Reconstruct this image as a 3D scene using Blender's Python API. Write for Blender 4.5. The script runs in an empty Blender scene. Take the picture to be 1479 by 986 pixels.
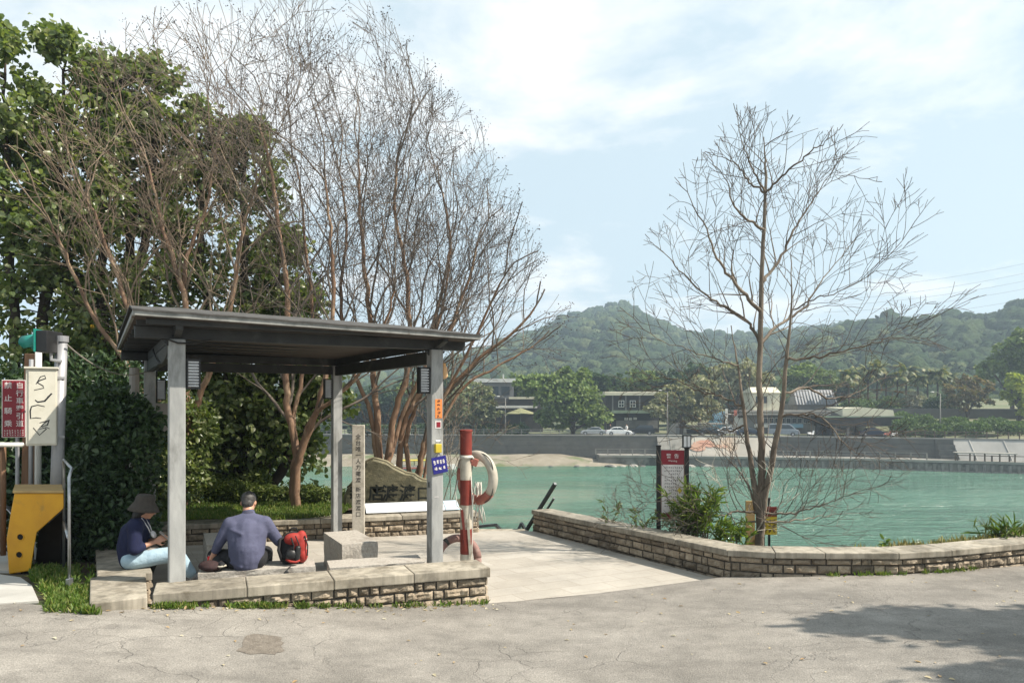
import bpy, bmesh, math, random
import numpy as np
from mathutils import Vector, Matrix, noise as mnoise

SC = bpy.context.scene
COL = SC.collection
rad = math.radians
FOC, HOR, CX, EYE = 1068.0, 585.0, 739.5, 2.1      # photo measures used to derive real positions


def at(px, py, Y):
    return Vector(((px - CX) / FOC * Y, Y, EYE + (HOR - py) / FOC * Y))


def zf(y):                     # paving falls gently towards the river
    return -0.02 * max(0.0, y - 8.0)


def rz(x, y):                  # height of the road / verge surface
    k = 0.31 if x < 0 else 0.18
    y = max(-3.0, min(y, 15.0))
    return 0.5 - 0.062 * y + k * (1 - math.exp(-(x / 3.0) ** 2))


# ---------------------------------------------------------------- text glyphs
def glyphs(s, off=0.0, cache={}):
    if (s, off) in cache:
        return cache[(s, off)]
    c = bpy.data.curves.new('t', 'FONT')
    c.body = s
    c.offset = off
    c.align_x = 'CENTER'
    c.resolution_u = 3
    o = bpy.data.objects.new('t', c)
    COL.objects.link(o)
    dg = bpy.context.evaluated_depsgraph_get()
    m = bpy.data.meshes.new_from_object(o.evaluated_get(dg))
    V = [v.co.copy() for v in m.vertices]
    Fc = [tuple(p.vertices) for p in m.polygons]
    cache[(s, off)] = (V, Fc)
    bpy.data.objects.remove(o)
    bpy.data.meshes.remove(m)
    bpy.data.curves.remove(c)
    return cache[(s, off)]


for _s in list('全台唯一人力擺渡新店口自行車牽引道禁止騎乘警告') + ['Warning']:
    glyphs(_s, .007)


# ---------------------------------------------------------------- mesh builder
class MB:
    def __init__(s):
        s.V = []
        s.F = []

    def add(s, V, F):
        n = len(s.V)
        s.V += [tuple(v) for v in V]
        s.F += [tuple(i + n for i in f) for f in F]

    def obox(s, o, ax, ay, az):            # parallelepiped from a corner
        o, ax, ay, az = Vector(o), Vector(ax), Vector(ay), Vector(az)
        V = [o, o + ax, o + ax + ay, o + ay]
        V += [v + az for v in V]
        s.add(V, [(0, 3, 2, 1), (4, 5, 6, 7), (0, 1, 5, 4), (1, 2, 6, 5), (2, 3, 7, 6), (3, 0, 4, 7)])

    def box(s, c, sz, rot=0.0, tilt=None):
        M = Matrix.Rotation(rot, 3, 'Z')
        if tilt:
            M = M @ Matrix.Rotation(tilt[0], 3, tilt[1])
        ax, ay, az = M @ Vector((sz[0], 0, 0)), M @ Vector((0, sz[1], 0)), M @ Vector((0, 0, sz[2]))
        s.obox(Vector(c) - (ax + ay + az) / 2, ax, ay, az)

    def beam(s, p, q, w, h, up=(0, 0, 1)):  # box bar between two points
        p, q = Vector(p), Vector(q)
        d = q - p
        side = d.cross(Vector(up)).normalized()
        u = side.cross(d).normalized()
        s.obox(p - side * w / 2 - u * h / 2, d, side * w, u * h)

    def tube(s, pts, r, n=8, cap=True, closed=False):
        pts = [Vector(p) for p in pts]
        m = len(pts)
        if not hasattr(r, '__len__'):
            r = [r] * m
        V = []
        prev = None
        for i, p in enumerate(pts):
            if closed:
                t = pts[(i + 1) % m] - pts[i - 1]
            else:
                t = pts[min(i + 1, m - 1)] - pts[max(i - 1, 0)]
            t.normalize()
            if prev is None:
                a = Vector((0, 0, 1)) if abs(t.z) < .9 else Vector((1, 0, 0))
                u = t.cross(a).normalized()
            else:
                u = (prev - t * prev.dot(t)).normalized()
            prev = u
            w = t.cross(u)
            for k in range(n):
                an = 2 * math.pi * k / n
                V.append(p + (u * math.cos(an) + w * math.sin(an)) * r[i])
        F = []
        for i in range(m if closed else m - 1):
            j = (i + 1) % m
            for k in range(n):
                k2 = (k + 1) % n
                F.append((i * n + k, i * n + k2, j * n + k2, j * n + k))
        if cap and not closed:
            F.append(tuple(range(n - 1, -1, -1)))
            F.append(tuple((m - 1) * n + k for k in range(n)))
        s.add(V, F)

    def lathe(s, prof, n=24, c=(0, 0, 0), M=None, cap=True):
        V = []
        for r, z in prof:
            for k in range(n):
                an = 2 * math.pi * k / n
                v = Vector((r * math.cos(an), r * math.sin(an), z))
                V.append((M @ v if M else v) + Vector(c))
        F = []
        for i in range(len(prof) - 1):
            for k in range(n):
                k2 = (k + 1) % n
                F.append((i * n + k, i * n + k2, (i + 1) * n + k2, (i + 1) * n + k))
        if cap:
            F.append(tuple(range(n - 1, -1, -1)))
            F.append(tuple((len(prof) - 1) * n + k for k in range(n)))
        s.add(V, F)

    def extr(s, poly, d):                    # polygon of 3D points extruded by vector d
        poly = [Vector(p) for p in poly]
        n = len(poly)
        d = Vector(d)
        F = [tuple(range(n - 1, -1, -1)), tuple(range(n, 2 * n))]
        F += [(i, (i + 1) % n, n + (i + 1) % n, n + i) for i in range(n)]
        s.add(poly + [p + d for p in poly], F)

    def capsule(s, p, r0, q, r1, n=12, rings=4):
        p, q = Vector(p), Vector(q)
        t = (q - p)
        L = t.length
        t = t / L if L > 1e-6 else Vector((0, 0, 1))
        pts, rr = [], []
        for i in range(rings + 1):
            a = math.pi / 2 * (1 - i / rings)
            pts.append(p - t * r0 * math.sin(a))
            rr.append(max(r0 * math.cos(a), 1e-3))
        for i in range(rings + 1):
            a = math.pi / 2 * i / rings
            pts.append(q + t * r1 * math.sin(a))
            rr.append(max(r1 * math.cos(a), 1e-3))
        s.tube(pts, rr, n)

    def ellipsoid(s, c, sz, n=16, m=10, M=None):
        prof = []
        for i in range(m + 1):
            a = -math.pi / 2 + math.pi * i / m
            prof.append((max(math.cos(a), 1e-3), math.sin(a)))
        S = Matrix.Diagonal(Vector(sz)).to_3x3()
        s.lathe(prof, n, c, (M @ S) if M else S)

    def text(s, body, size, o, x, up, lift=0.0, weight=0):
        V, F = glyphs(body, weight or .007)
        o, x, up = Vector(o), Vector(x).normalized(), Vector(up).normalized()
        nrm = x.cross(up) * lift
        s.add([o + x * v.x * size + up * v.y * size + nrm for v in V], F)

    def scribble(s, rng, o, x, up, w, h, lift):   # illegible small writing: a few strokes
        o, x, up = Vector(o), Vector(x).normalized(), Vector(up).normalized()
        n = x.cross(up) * lift
        for k in range(6):
            if rng.random() < .55:
                cx, cy, a, b = rng.uniform(.1, .5) * w, rng.uniform(0, .85) * h, rng.uniform(.35, .5) * w, .13 * h
            else:
                cx, cy, a, b = rng.uniform(.1, .75) * w, rng.uniform(0, .4) * h, .12 * w, rng.uniform(.4, .6) * h
            p = o + x * cx + up * cy + n * (1 + .12 * k)
            s.add([p, p + x * a, p + x * a + up * b, p + up * b], [(0, 1, 2, 3)])

    def build(s, name, mat=None, parent=None, smooth=False, bevel=0, seg=2, tree=None):
        me = bpy.data.meshes.new(name)
        me.from_pydata(s.V, [], s.F)
        return finish(me, name, mat, parent, smooth, bevel, seg)


def finish(me, name, mat, parent=None, smooth=False, bevel=0, seg=2):
    o = bpy.data.objects.new(name, me)
    COL.objects.link(o)
    if mat:
        me.materials.append(mat)
    if smooth:
        me.polygons.foreach_set('use_smooth', [True] * len(me.polygons))
    if parent:
        o.parent = parent
    if bevel:
        b = o.modifiers.new('edge', 'BEVEL')
        b.width = bevel
        b.segments = seg
        b.limit_method = 'ANGLE'
        b.angle_limit = rad(35)
    return o


def npmesh(name, V, polys, mat, parent=None, smooth=False):
    V = np.asarray(V, np.float32)
    me = bpy.data.meshes.new(name)
    me.vertices.add(len(V))
    me.vertices.foreach_set('co', V.ravel())
    polys = [np.asarray(p, np.int32) for p in polys if len(p)]
    li = np.concatenate([p.ravel() for p in polys])
    starts, off = [], 0
    for p in polys:
        starts.append(off + np.arange(len(p)) * p.shape[1])
        off += p.size
    st = np.concatenate(starts).astype(np.int32)
    me.loops.add(len(li))
    me.loops.foreach_set('vertex_index', li)
    me.polygons.add(len(st))
    me.polygons.foreach_set('loop_start', st)
    me.update(calc_edges=True)
    if smooth:
        me.polygons.foreach_set('use_smooth', np.ones(len(st), bool))
    return finish(me, name, mat, parent)


def tag(o, label, cat, group=None):
    o['label'] = label
    o['category'] = cat
    if group:
        o['group'] = group
    return o


def thing(name, label, cat, loc=(0, 0, 0), rotz=0.0, group=None):
    o = bpy.data.objects.new(name, None)
    COL.objects.link(o)
    o.empty_display_size = .1
    o.location = loc
    o.rotation_euler = (0, 0, rotz)
    return tag(o, label, cat, group)


def struct(o):
    o['kind'] = 'structure'
    return o


def stuff(o):
    o['kind'] = 'stuff'
    return o


def dup(root, loc, rotz, label, scale=1.0):
    r = root.copy()
    COL.objects.link(r)
    r.location = loc
    r.rotation_euler = (0, 0, rotz)
    r.scale = (scale,) * 3 if not hasattr(scale, '__len__') else scale
    r['label'] = label
    for ch in list(root.children):
        c = ch.copy()
        COL.objects.link(c)
        c.parent = r
        for g in list(ch.children):
            d = g.copy()
            COL.objects.link(d)
            d.parent = c
    return r


# ---------------------------------------------------------------- materials
def newmat(name):
    m = bpy.data.materials.new(name)
    m.use_nodes = True
    nt = m.node_tree
    return m, nt, nt.nodes['Principled BSDF'], nt.nodes['Material Output']


def nnode(nt, t, **kw):
    n = nt.nodes.new(t)
    for k, v in kw.items():
        if k in n.inputs:
            n.inputs[k].default_value = v
        else:
            setattr(n, k, v)
    return n


def coord(nt, kind='Object', scale=None, loc=None):
    tc = nt.nodes.new('ShaderNodeTexCoord')
    if scale is None and loc is None:
        return tc.outputs[kind]
    mp = nt.nodes.new('ShaderNodeMapping')
    if scale is not None:
        mp.inputs['Scale'].default_value = scale
    if loc is not None:
        mp.inputs['Location'].default_value = loc
    nt.links.new(tc.outputs[kind], mp.inputs['Vector'])
    return mp.outputs['Vector']


def nz(nt, vec, scale, detail=4.0, rough=.55, dist=0.0):
    n = nt.nodes.new('ShaderNodeTexNoise')
    n.inputs['Scale'].default_value = scale
    n.inputs['Detail'].default_value = detail
    n.inputs['Roughness'].default_value = rough
    n.inputs['Distortion'].default_value = dist
    nt.links.new(vec, n.inputs['Vector'])
    return n.outputs['Fac']


def ramp(nt, fac, stops):
    r = nt.nodes.new('ShaderNodeValToRGB')
    e = r.color_ramp.elements
    while len(e) < len(stops):
        e.new(.5)
    for i, (p, c) in enumerate(stops):
        e[i].position = p
        e[i].color = c if len(c) == 4 else (*c, 1)
    nt.links.new(fac, r.inputs['Fac'])
    return r.outputs['Color']


def g3(v):
    return (v, v, v)


def mixc(nt, fac, a, b, mode='MIX'):
    m = nt.nodes.new('ShaderNodeMix')
    m.data_type = 'RGBA'
    m.blend_type = mode
    for sock, v in ((m.inputs[0], fac), (m.inputs[6], a), (m.inputs[7], b)):
        if hasattr(v, 'is_linked'):
            nt.links.new(v, sock)
        elif isinstance(v, (int, float)):
            sock.default_value = v
        else:
            sock.default_value = (*v, 1) if len(v) == 3 else v
    return m.outputs[2]


def maths(nt, op, a, b=None):
    m = nt.nodes.new('ShaderNodeMath')
    m.operation = op
    for i, v in enumerate((a, b)):
        if v is None:
            continue
        if hasattr(v, 'is_linked'):
            nt.links.new(v, m.inputs[i])
        else:
            m.inputs[i].default_value = v
    return m.outputs[0]


def bumpn(nt, h, strength, dist=.01, nrm=None):
    b = nt.nodes.new('ShaderNodeBump')
    b.inputs['Strength'].default_value = strength
    b.inputs['Distance'].default_value = dist
    nt.links.new(h, b.inputs['Height'])
    if nrm:
        nt.links.new(nrm, b.inputs['Normal'])
    return b.outputs['Normal']


def island(nt):
    return nt.nodes.new('ShaderNodeNewGeometry').outputs['Random Per Island']


def M(name, c1, c2=None, scale=4.0, rough=.7, metal=0.0, bump=0.0, bscale=60.0, spec=.4,
      isl=0.0, stretch=None, lo=.35, hi=.65, c3=None, s3=1.0, lo3=.5, hi3=.62, detail=5.0, dist=.008):
    m, nt, b, out = newmat(name)
    vec = coord(nt, 'Object', stretch)
    b.inputs['Roughness'].default_value = rough
    b.inputs['Metallic'].default_value = metal
    b.inputs['Specular IOR Level'].default_value = spec
    if c2 is None:
        c2 = tuple(x * .8 for x in c1)
    f = ramp(nt, nz(nt, vec, scale, detail, .6), [(lo, g3(0)), (hi, g3(1))])
    c = mixc(nt, f, c1, c2)
    if c3 is not None:
        f3 = ramp(nt, nz(nt, vec, s3, 6, .65, .3), [(lo3, g3(0)), (hi3, g3(1))])
        c = mixc(nt, f3, c, c3)
    if isl:
        v = maths(nt, 'MULTIPLY_ADD', island(nt), 2 * isl)
        v.node.inputs[2].default_value = 1 - isl
        hsv = nt.nodes.new('ShaderNodeHueSaturation')
        nt.links.new(c, hsv.inputs['Color'])
        nt.links.new(v, hsv.inputs['Value'])
        c = hsv.outputs['Color']
    nt.links.new(c, b.inputs['Base Color'])
    if bump:
        nt.links.new(bumpn(nt, nz(nt, vec, bscale, 6, .6), bump, dist), b.inputs['Normal'])
    return m


def LEAF(name, c1, c2, c3=None, trans=.35, rough=.45, spec=.4, patch=.6):
    """foliage: per-leaf colour, clumps by noise, some light through the leaf"""
    m, nt, b, out = newmat(name)
    r = island(nt)
    cc = ramp(nt, r, [(0, c1), (.6, c2), (1, c3 or c2)])
    vec = coord(nt)
    f = ramp(nt, nz(nt, vec, patch, 2), [(.35, g3(.8)), (.65, g3(1.2))])
    cc = mixc(nt, 1.0, cc, f, 'MULTIPLY')
    nt.links.new(cc, b.inputs['Base Color'])
    b.inputs['Roughness'].default_value = rough
    b.inputs['Specular IOR Level'].default_value = spec
    tr = nt.nodes.new('ShaderNodeBsdfTranslucent')
    tc = mixc(nt, 1.0, cc, (1.25, 1.3, .6), 'MULTIPLY')
    nt.links.new(tc, tr.inputs['Color'])
    mx = nt.nodes.new('ShaderNodeMixShader')
    mx.inputs[0].default_value = trans
    nt.links.new(b.outputs[0], mx.inputs[1])
    nt.links.new(tr.outputs[0], mx.inputs[2])
    nt.links.new(mx.outputs[0], out.inputs['Surface'])
    return m


# ---------------------------------------------------------------- plants: skeletons and leaves
def tubes_np(lines, k=5):
    """(pts, radii) polylines -> one vertex/face pair, grouped by length for speed"""
    by = {}
    for p, r in lines:
        by.setdefault(len(p), []).append((p, r))
    Vs, Fs, off = [], [], 0
    for n, L in by.items():
        P = np.array([[tuple(q) for q in p] for p, _ in L], np.float64)
        Rr = np.array([r for _, r in L], np.float64)
        T = np.empty_like(P)
        T[:, 1:-1] = P[:, 2:] - P[:, :-2]
        T[:, 0] = P[:, 1] - P[:, 0]
        T[:, -1] = P[:, -1] - P[:, -2]
        T /= np.linalg.norm(T, axis=2, keepdims=True) + 1e-9
        tm = P[:, -1] - P[:, 0]
        ref = np.where((np.abs(tm[:, 2:3]) > .8 * np.linalg.norm(tm, axis=1, keepdims=True)), np.array([[1., 0, 0]]), np.array([[0, 0, 1.]]))
        U = np.cross(T, ref[:, None, :])
        U /= np.linalg.norm(U, axis=2, keepdims=True) + 1e-9
        W = np.cross(T, U)
        a = np.arange(k) * 2 * np.pi / k
        ring = P[:, :, None, :] + (U[:, :, None, :] * np.cos(a)[:, None] + W[:, :, None, :] * np.sin(a)[:, None]) * Rr[:, :, None, None]
        B = len(L)
        idx = np.arange(B * n * k).reshape(B, n, k) + off
        A = idx[:, :-1]
        Bq = idx[:, 1:]
        F = np.stack([A, np.roll(A, -1, 2), np.roll(Bq, -1, 2), Bq], -1).reshape(-1, 4)
        Vs.append(ring.reshape(-1, 3))
        Fs.append(F)
        off += B * n * k
    return np.concatenate(Vs), np.concatenate(Fs)


def leaves_np(nr, C, size, aspect=.6, droop=.3, up=.5, fold=.15, dirs=None, spread=1.0):
    """one folded four-point leaf per centre"""
    C = np.asarray(C, float)
    N = len(C)
    d = nr.normal(size=(N, 3)) * spread
    if dirs is not None:
        d += np.asarray(dirs)
    d[:, 2] -= droop
    d /= np.linalg.norm(d, axis=1, keepdims=True) + 1e-9
    nrm = nr.normal(size=(N, 3))
    nrm[:, 2] += up * 2
    nrm -= d * np.sum(nrm * d, 1, keepdims=True)
    nrm /= np.linalg.norm(nrm, axis=1, keepdims=True) + 1e-9
    s = np.cross(d, nrm)
    size = np.broadcast_to(np.asarray(size, float), (N,))[:, None]
    base = C
    w1, w2, f1, f2 = s * size * aspect * .44, s * size * aspect * .40, nrm * size * fold, nrm * size * fold * .7
    m1, m2 = C + d * size * .24, C + d * size * .64
    tip = C + d * size - nrm * size * .10
    V = np.stack([base, m1 + w1 + f1, m2 + w2 + f2, tip, m2 - w2 + f2, m1 - w1 + f1], 1).reshape(-1, 3)
    i = np.arange(N)[:, None] * 6
    F = np.concatenate([i + np.array([[0, 3, 2, 1]]), i + np.array([[0, 5, 4, 3]])], 0)
    return V, F


def rvec(rng):
    return Vector((rng.gauss(0, 1), rng.gauss(0, 1), rng.gauss(0, 1)))


def grow(rng, p, d, L, r, lev, cfg, acc, tips, inside=None):
    n = max(3, min(9, int(L / cfg['step'])))
    pts, rr = [p.copy()], [r]
    rmin = cfg['rmin']
    rend = max(rmin, r * cfg['taper'])
    trop = cfg['trop']
    alive = True
    for i in range(n):
        d = (d + rvec(rng) * cfg['wob'] + Vector((0, 0, trop))).normalized()
        p = p + d * (L / n)
        pts.append(p.copy())
        rr.append(r + (rend - r) * (i + 1) / n)
        if inside and not inside(p):
            alive = False
            break
        if i >= 1 and lev >= cfg['side_from'] and lev < cfg['max'] and rng.random() < cfg['side']:
            ax = d.orthogonal().normalized()
            ax.rotate(Matrix.Rotation(rng.uniform(0, 6.283), 3, d))
            nd = d.copy()
            nd.rotate(Matrix.Rotation(rad(rng.uniform(*cfg['sang'])), 3, ax))
            grow(rng, p.copy(), nd, L * rng.uniform(.45, .8), max(rmin, rr[-1] * .5), max(lev + 1, cfg['max'] - 1), cfg, acc, tips, inside)
    acc.append((pts, rr, lev))
    if alive and lev < cfg['max']:
        k = 3 if rng.random() < cfg['tri'] else 2
        ph = rng.uniform(0, 6.283)
        for j in range(k):
            ax = d.orthogonal().normalized()
            ax.rotate(Matrix.Rotation(ph + j * 6.283 / k + rng.uniform(-.4, .4), 3, d))
            nd = d.copy()
            nd.rotate(Matrix.Rotation(rad(rng.uniform(*cfg['ang'])), 3, ax))
            grow(rng, p.copy(), nd, L * rng.uniform(*cfg['len']), max(rmin, rend * rng.uniform(.62, .85)), lev + 1, cfg, acc, tips, inside)
    else:
        tips.append((p.copy(), d.copy()))
CLOUD_SEED = 6.2
SKY_WASH = .82
SKY_PALE = (4.2, 5.05, 5.4)
CLOUD_COL = (6.5, 6.55, 6.5)
EXPO = 0.86
HAZE_D = .00072

# ================================================================ materials
MT = {}
MT['stone'] = M('wall_stone', (.325, .268, .198), (.195, .155, .110), 7, .85, bump=.9, bscale=34, isl=.42, c3=(.10, .085, .065), s3=5, lo3=.55, hi3=.72, dist=.02)
MT['mortar'] = M('mortar', (.075, .065, .052), (.04, .035, .03), 20, .95, bump=.5)
MT['cap'] = M('cap_stone', (.375, .335, .27), (.29, .26, .205), 6, .82, bump=.35, bscale=110, isl=.12, c3=(.15, .128, .092), s3=2.6, lo3=.50, hi3=.68, dist=.006)
_nt = MT['cap'].node_tree
_b = _nt.nodes['Principled BSDF']
_src = _b.inputs['Base Color'].links[0].from_socket
_st = ramp(_nt, nz(_nt, coord(_nt, 'Object', (1, 1, .09)), 13, 4, .6), [(.38, g3(.58)), (.56, g3(1.05))])
_pt = ramp(_nt, nz(_nt, coord(_nt), 1.6, 5, .65), [(.38, g3(.72)), (.60, g3(1.08))])
_nt.links.new(mixc(_nt, 1.0, mixc(_nt, .7, _src, _st, 'MULTIPLY'), _pt, 'MULTIPLY'), _b.inputs['Base Color'])
MT['granite'] = M('granite', (.45, .42, .37), (.31, .28, .245), 40, .75, bump=.55, bscale=45, isl=.06, c3=(.22, .19, .16), s3=4, lo3=.55, hi3=.75, dist=.015)
MT['pillar'] = M('pillar_stone', (.52, .48, .41), (.42, .38, .32), 30, .75, bump=.2, bscale=90, c3=(.3, .27, .21), s3=2.5)
MT['rock'] = M('monument_rock', (.155, .140, .085), (.098, .088, .052), 3.2, .62, bump=.5, bscale=16, stretch=(1, 1, 1.4), c3=(.22, .19, .115), s3=6, dist=.02)
MT['rock_edge_lit'] = M('rock_edge_lit', (.24, .21, .135), (.17, .145, .09), 12, .8, bump=.5)
MT['carve'] = M('carved_letter', (.012, .014, .010), None, 20, .7)
MT['ink'] = M('ink', (.03, .028, .026), None, 20, .8)
MT['steel'] = M('galvanised_steel', (.37, .372, .36), (.25, .255, .25), 3.0, .6, metal=0, bump=.12, bscale=30, stretch=(3, 3, .8), c3=(.14, .14, .13), s3=1.7, lo3=.52, hi3=.70)
MT['darksteel'] = M('roof_steel', (.036, .037, .036), (.022, .023, .023), 6, .6, bump=.1, c3=(.075, .074, .07), s3=2.0, lo3=.58, hi3=.75)
MT['roofedge'] = M('roof_edge', (.30, .30, .28), (.17, .17, .16), 9, .6, metal=.2, c3=(.10, .06, .035), s3=4, lo3=.6, hi3=.72)
MT['rooftop'] = M('roof_sheet', (.085, .08, .075), (.05, .048, .045), 7, .7, bump=.3, bscale=20)
MT['soffit'] = M('soffit_board', (.075, .055, .045), (.04, .032, .028), 5, .8, stretch=(1, 9, 1))
MT['black'] = M('black_paint', (.012, .012, .013), (.02, .02, .02), 9, .45)
MT['railsteel'] = M('rail_steel', (.09, .10, .105), (.05, .055, .06), 10, .45, metal=.5)
MT['stainless'] = M('stainless', (.42, .43, .44), (.25, .26, .27), 6, .35, metal=.8)
MT['polesteel'] = M('pole_steel', (.36, .36, .37), (.26, .265, .275), 4, .5, metal=.4, c3=(.16, .12, .09), s3=3, lo3=.62, hi3=.75)
MT['white'] = M('white_paint', (.72, .71, .67), (.60, .59, .55), 6, .5, c3=(.42, .38, .3), s3=4, lo3=.6, hi3=.78)
MT['board'] = M('board_white', (.68, .68, .68), (.6, .6, .6), 5, .4)
MT['panel_white'] = M('panel_white', (.74, .76, .78), (.66, .69, .72), 3, .25, spec=.5)
MT['panel_blue'] = M('panel_blue', (.42, .56, .66), (.52, .62, .69), 4, .25, spec=.5)
MT['red'] = M('faded_red', (.20, .032, .020), (.15, .022, .016), 7, .55, c3=(.36, .10, .06), s3=9, lo3=.62, hi3=.75)
MT['cream'] = M('faded_white', (.52, .49, .41), (.40, .37, .30), 6, .6, c3=(.20, .15, .10), s3=5, lo3=.50, hi3=.68)
MT['ringcream'] = M('ring_cream', (.48, .44, .37), (.36, .33, .27), 7, .6, bump=.2, c3=(.28, .25, .2), s3=6, lo3=.58, hi3=.75)
MT['ringred'] = M('ring_red', (.34, .115, .085), (.26, .085, .065), 8, .6, c3=(.4, .2, .15), s3=5)
MT['ringpink'] = M('ring_pink', (.26, .155, .135), (.18, .10, .085), 6, .7, c3=(.33, .24, .21), s3=5)
MT['rope'] = M('rope', (.62, .6, .55), (.45, .43, .38), 60, .8)
MT['cord'] = M('dark_cord', (.05, .055, .05), None, 30, .7)
MT['yellow'] = M('yellow_paint', (.60, .30, .012), (.50, .235, .01), 3, .5, c3=(.28, .17, .04), s3=3.5, lo3=.6, hi3=.78)
MT['woodtop'] = M('weathered_ply', (.42, .29, .12), (.30, .2, .085), 4, .75, stretch=(1, 8, 1))
MT['hole'] = M('dark_opening', (.006, .006, .006), None, 9, .9)
MT['signred'] = M('sign_red', (.22, .012, .022), (.19, .01, .02), 5, .4)
MT['signwhite'] = M('sign_white', (.66, .62, .6), None, 9, .5)
MT['ivory'] = M('ivory_enamel', (.60, .575, .49), (.52, .495, .41), 5, .45, c3=(.35, .3, .2), s3=5, lo3=.6, hi3=.78)
MT['siggreen'] = M('signal_green', (.012, .20, .16), (.01, .16, .13), 5, .4)
MT['brownpost'] = M('brown_post', (.16, .085, .045), (.10, .055, .03), 6, .8, stretch=(6, 6, .6))
MT['blue'] = M('sign_blue', (.018, .018, .19), (.015, .015, .15), 5, .4)
MT['orange'] = M('sticker_orange', (.70, .22, .05), (.6, .2, .06), 9, .5)
MT['lampyellow'] = M('box_yellow', (.55, .43, .03), (.45, .34, .03), 9, .45)
MT['lens'] = M('amber_lens', (.6, .3, .1), (.6, .45, .3), 9, .3)
MT['louvre'] = M('louvre_white', (.55, .56, .57), (.45, .46, .47), 9, .5)
MT['greybox'] = M('grey_box', (.30, .27, .235), (.25, .225, .2), 6, .6)
MT['bark'] = M('crape_bark', (.25, .15, .09), (.145, .085, .055), 9, .75, bump=.6, bscale=22, stretch=(1, 1, .3), c3=(.36, .255, .165), s3=5, lo3=.5, hi3=.66, dist=.012)
MT['tantwig'] = M('tan_twig', (.25, .19, .13), (.16, .115, .08), 1.2, .85)
MT['darktwig'] = M('dark_twig', (.12, .098, .078), (.065, .053, .044), 1.2, .85)
MT['twig'] = M('twig_bark', (.165, .135, .108), (.085, .068, .055), 1.2, .85)
MT['seed'] = M('seed_husk', (.085, .062, .05), (.05, .04, .035), 8, .9, isl=.3)
MT['bark2'] = M('grey_bark', (.15, .118, .09), (.082, .065, .05), 9, .85, bump=.8, bscale=26, stretch=(1, 1, .35), c3=(.235, .195, .15), s3=2.2, lo3=.45, hi3=.6, dist=.02)
MT['bark3'] = M('dark_bark', (.07, .052, .038), (.045, .034, .026), 9, .9, bump=.6)
MT['leaf'] = LEAF('broad_leaf', (.095, .138, .040), (.155, .200, .066), (.28, .30, .14), .42, .33, .55)
MT['leafy'] = LEAF('yellow_leaf', (.42, .26, .02), (.5, .33, .03), None, .3)
MT['leafd'] = LEAF('dark_leaf', (.024, .050, .019), (.042, .080, .030), (.08, .125, .05), .3, .4, .45)
MT['leafs'] = LEAF('shrub_leaf', (.06, .10, .02), (.12, .16, .035), (.2, .23, .07), .35, .45)
MT['leafb'] = LEAF('bamboo_leaf', (.085, .15, .028), (.15, .22, .045), (.28, .32, .10), .45, .38)
MT['pale'] = LEAF('pale_leaf', (.34, .33, .26), (.24, .24, .17), (.42, .4, .33), .3, .6)
MT['grass'] = LEAF('grass_blade', (.07, .13, .02), (.12, .19, .03), (.26, .26, .09), .35, .5)
MT['drygrass'] = LEAF('dry_grass', (.22, .2, .09), (.3, .26, .12), (.14, .18, .05), .3, .6)
MT['litter'] = LEAF('fallen_leaf', (.30, .19, .09), (.40, .33, .20), (.5, .47, .36), .1, .7)
# people
MT['skin'] = M('skin', (.50, .27, .18), (.45, .23, .15), 12, .5, spec=.4)
MT['hair'] = M('black_hair', (.010, .009, .009), (.025, .022, .02), 60, .5)
MT['hairgrey'] = M('greying_hair', (.02, .018, .017), (.075, .07, .066), 40, .55)
MT['navy'] = M('navy_knit', (.008, .012, .05), (.006, .009, .036), 50, .85, bump=.3, bscale=200)
MT['slate'] = M('slate_jersey', (.085, .090, .150), (.066, .070, .118), 7, .85, bump=.35, bscale=9, dist=.03)
MT['slatedark'] = M('slate_sleeve', (.05, .052, .085), (.04, .042, .07), 9, .85)
MT['denim'] = M('pale_denim', (.36, .48, .55), (.27, .38, .46), 8, .85, bump=.5, bscale=14, dist=.03)
MT['blackcloth'] = M('black_cloth', (.010, .010, .012), (.016, .016, .018), 20, .85)
MT['hat'] = M('hat_felt', (.062, .052, .043), (.047, .040, .034), 30, .9)
MT['shoe'] = M('shoe', (.30, .31, .33), (.1, .1, .11), 20, .6)
MT['maroon'] = M('maroon_cloth', (.040, .018, .018), (.025, .012, .012), 20, .8)
MT['packred'] = M('pack_red', (.33, .030, .022), (.25, .024, .018), 12, .75)
MT['canred'] = M('can_red', (.52, .018, .018), None, 12, .25, metal=.3)
MT['phone'] = M('phone_glass', (.05, .055, .06), None, 12, .15)
MT['paper'] = M('paper_white', (.7, .68, .68), (.62, .6, .6), 12, .7)

# asphalt
m, nt, b, out = newmat('asphalt')
v = coord(nt)
big = ramp(nt, nz(nt, v, .45, 5, .6), [(.3, (.205, .188, .165)), (.7, (.268, .248, .220))])
spk = ramp(nt, nz(nt, v, 95, 3, .7), [(.32, g3(.62)), (.5, g3(1.0)), (.70, g3(1.42))])
c = mixc(nt, 1.0, big, spk, 'MULTIPLY')
med = ramp(nt, nz(nt, v, 3.2, 6, .65), [(.35, g3(.80)), (.62, g3(1.12))])
c = mixc(nt, 1.0, c, med, 'MULTIPLY')
dn = nt.nodes.new('ShaderNodeTexNoise'); dn.inputs['Scale'].default_value = 1.6; dn.inputs['Detail'].default_value = 5
nt.links.new(v, dn.inputs['Vector'])
vm = nt.nodes.new('ShaderNodeVectorMath'); vm.operation = 'MULTIPLY_ADD'
nt.links.new(dn.outputs['Color'], vm.inputs[0]); vm.inputs[1].default_value = (.9, .9, 0); nt.links.new(v, vm.inputs[2])
crk = []
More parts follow.
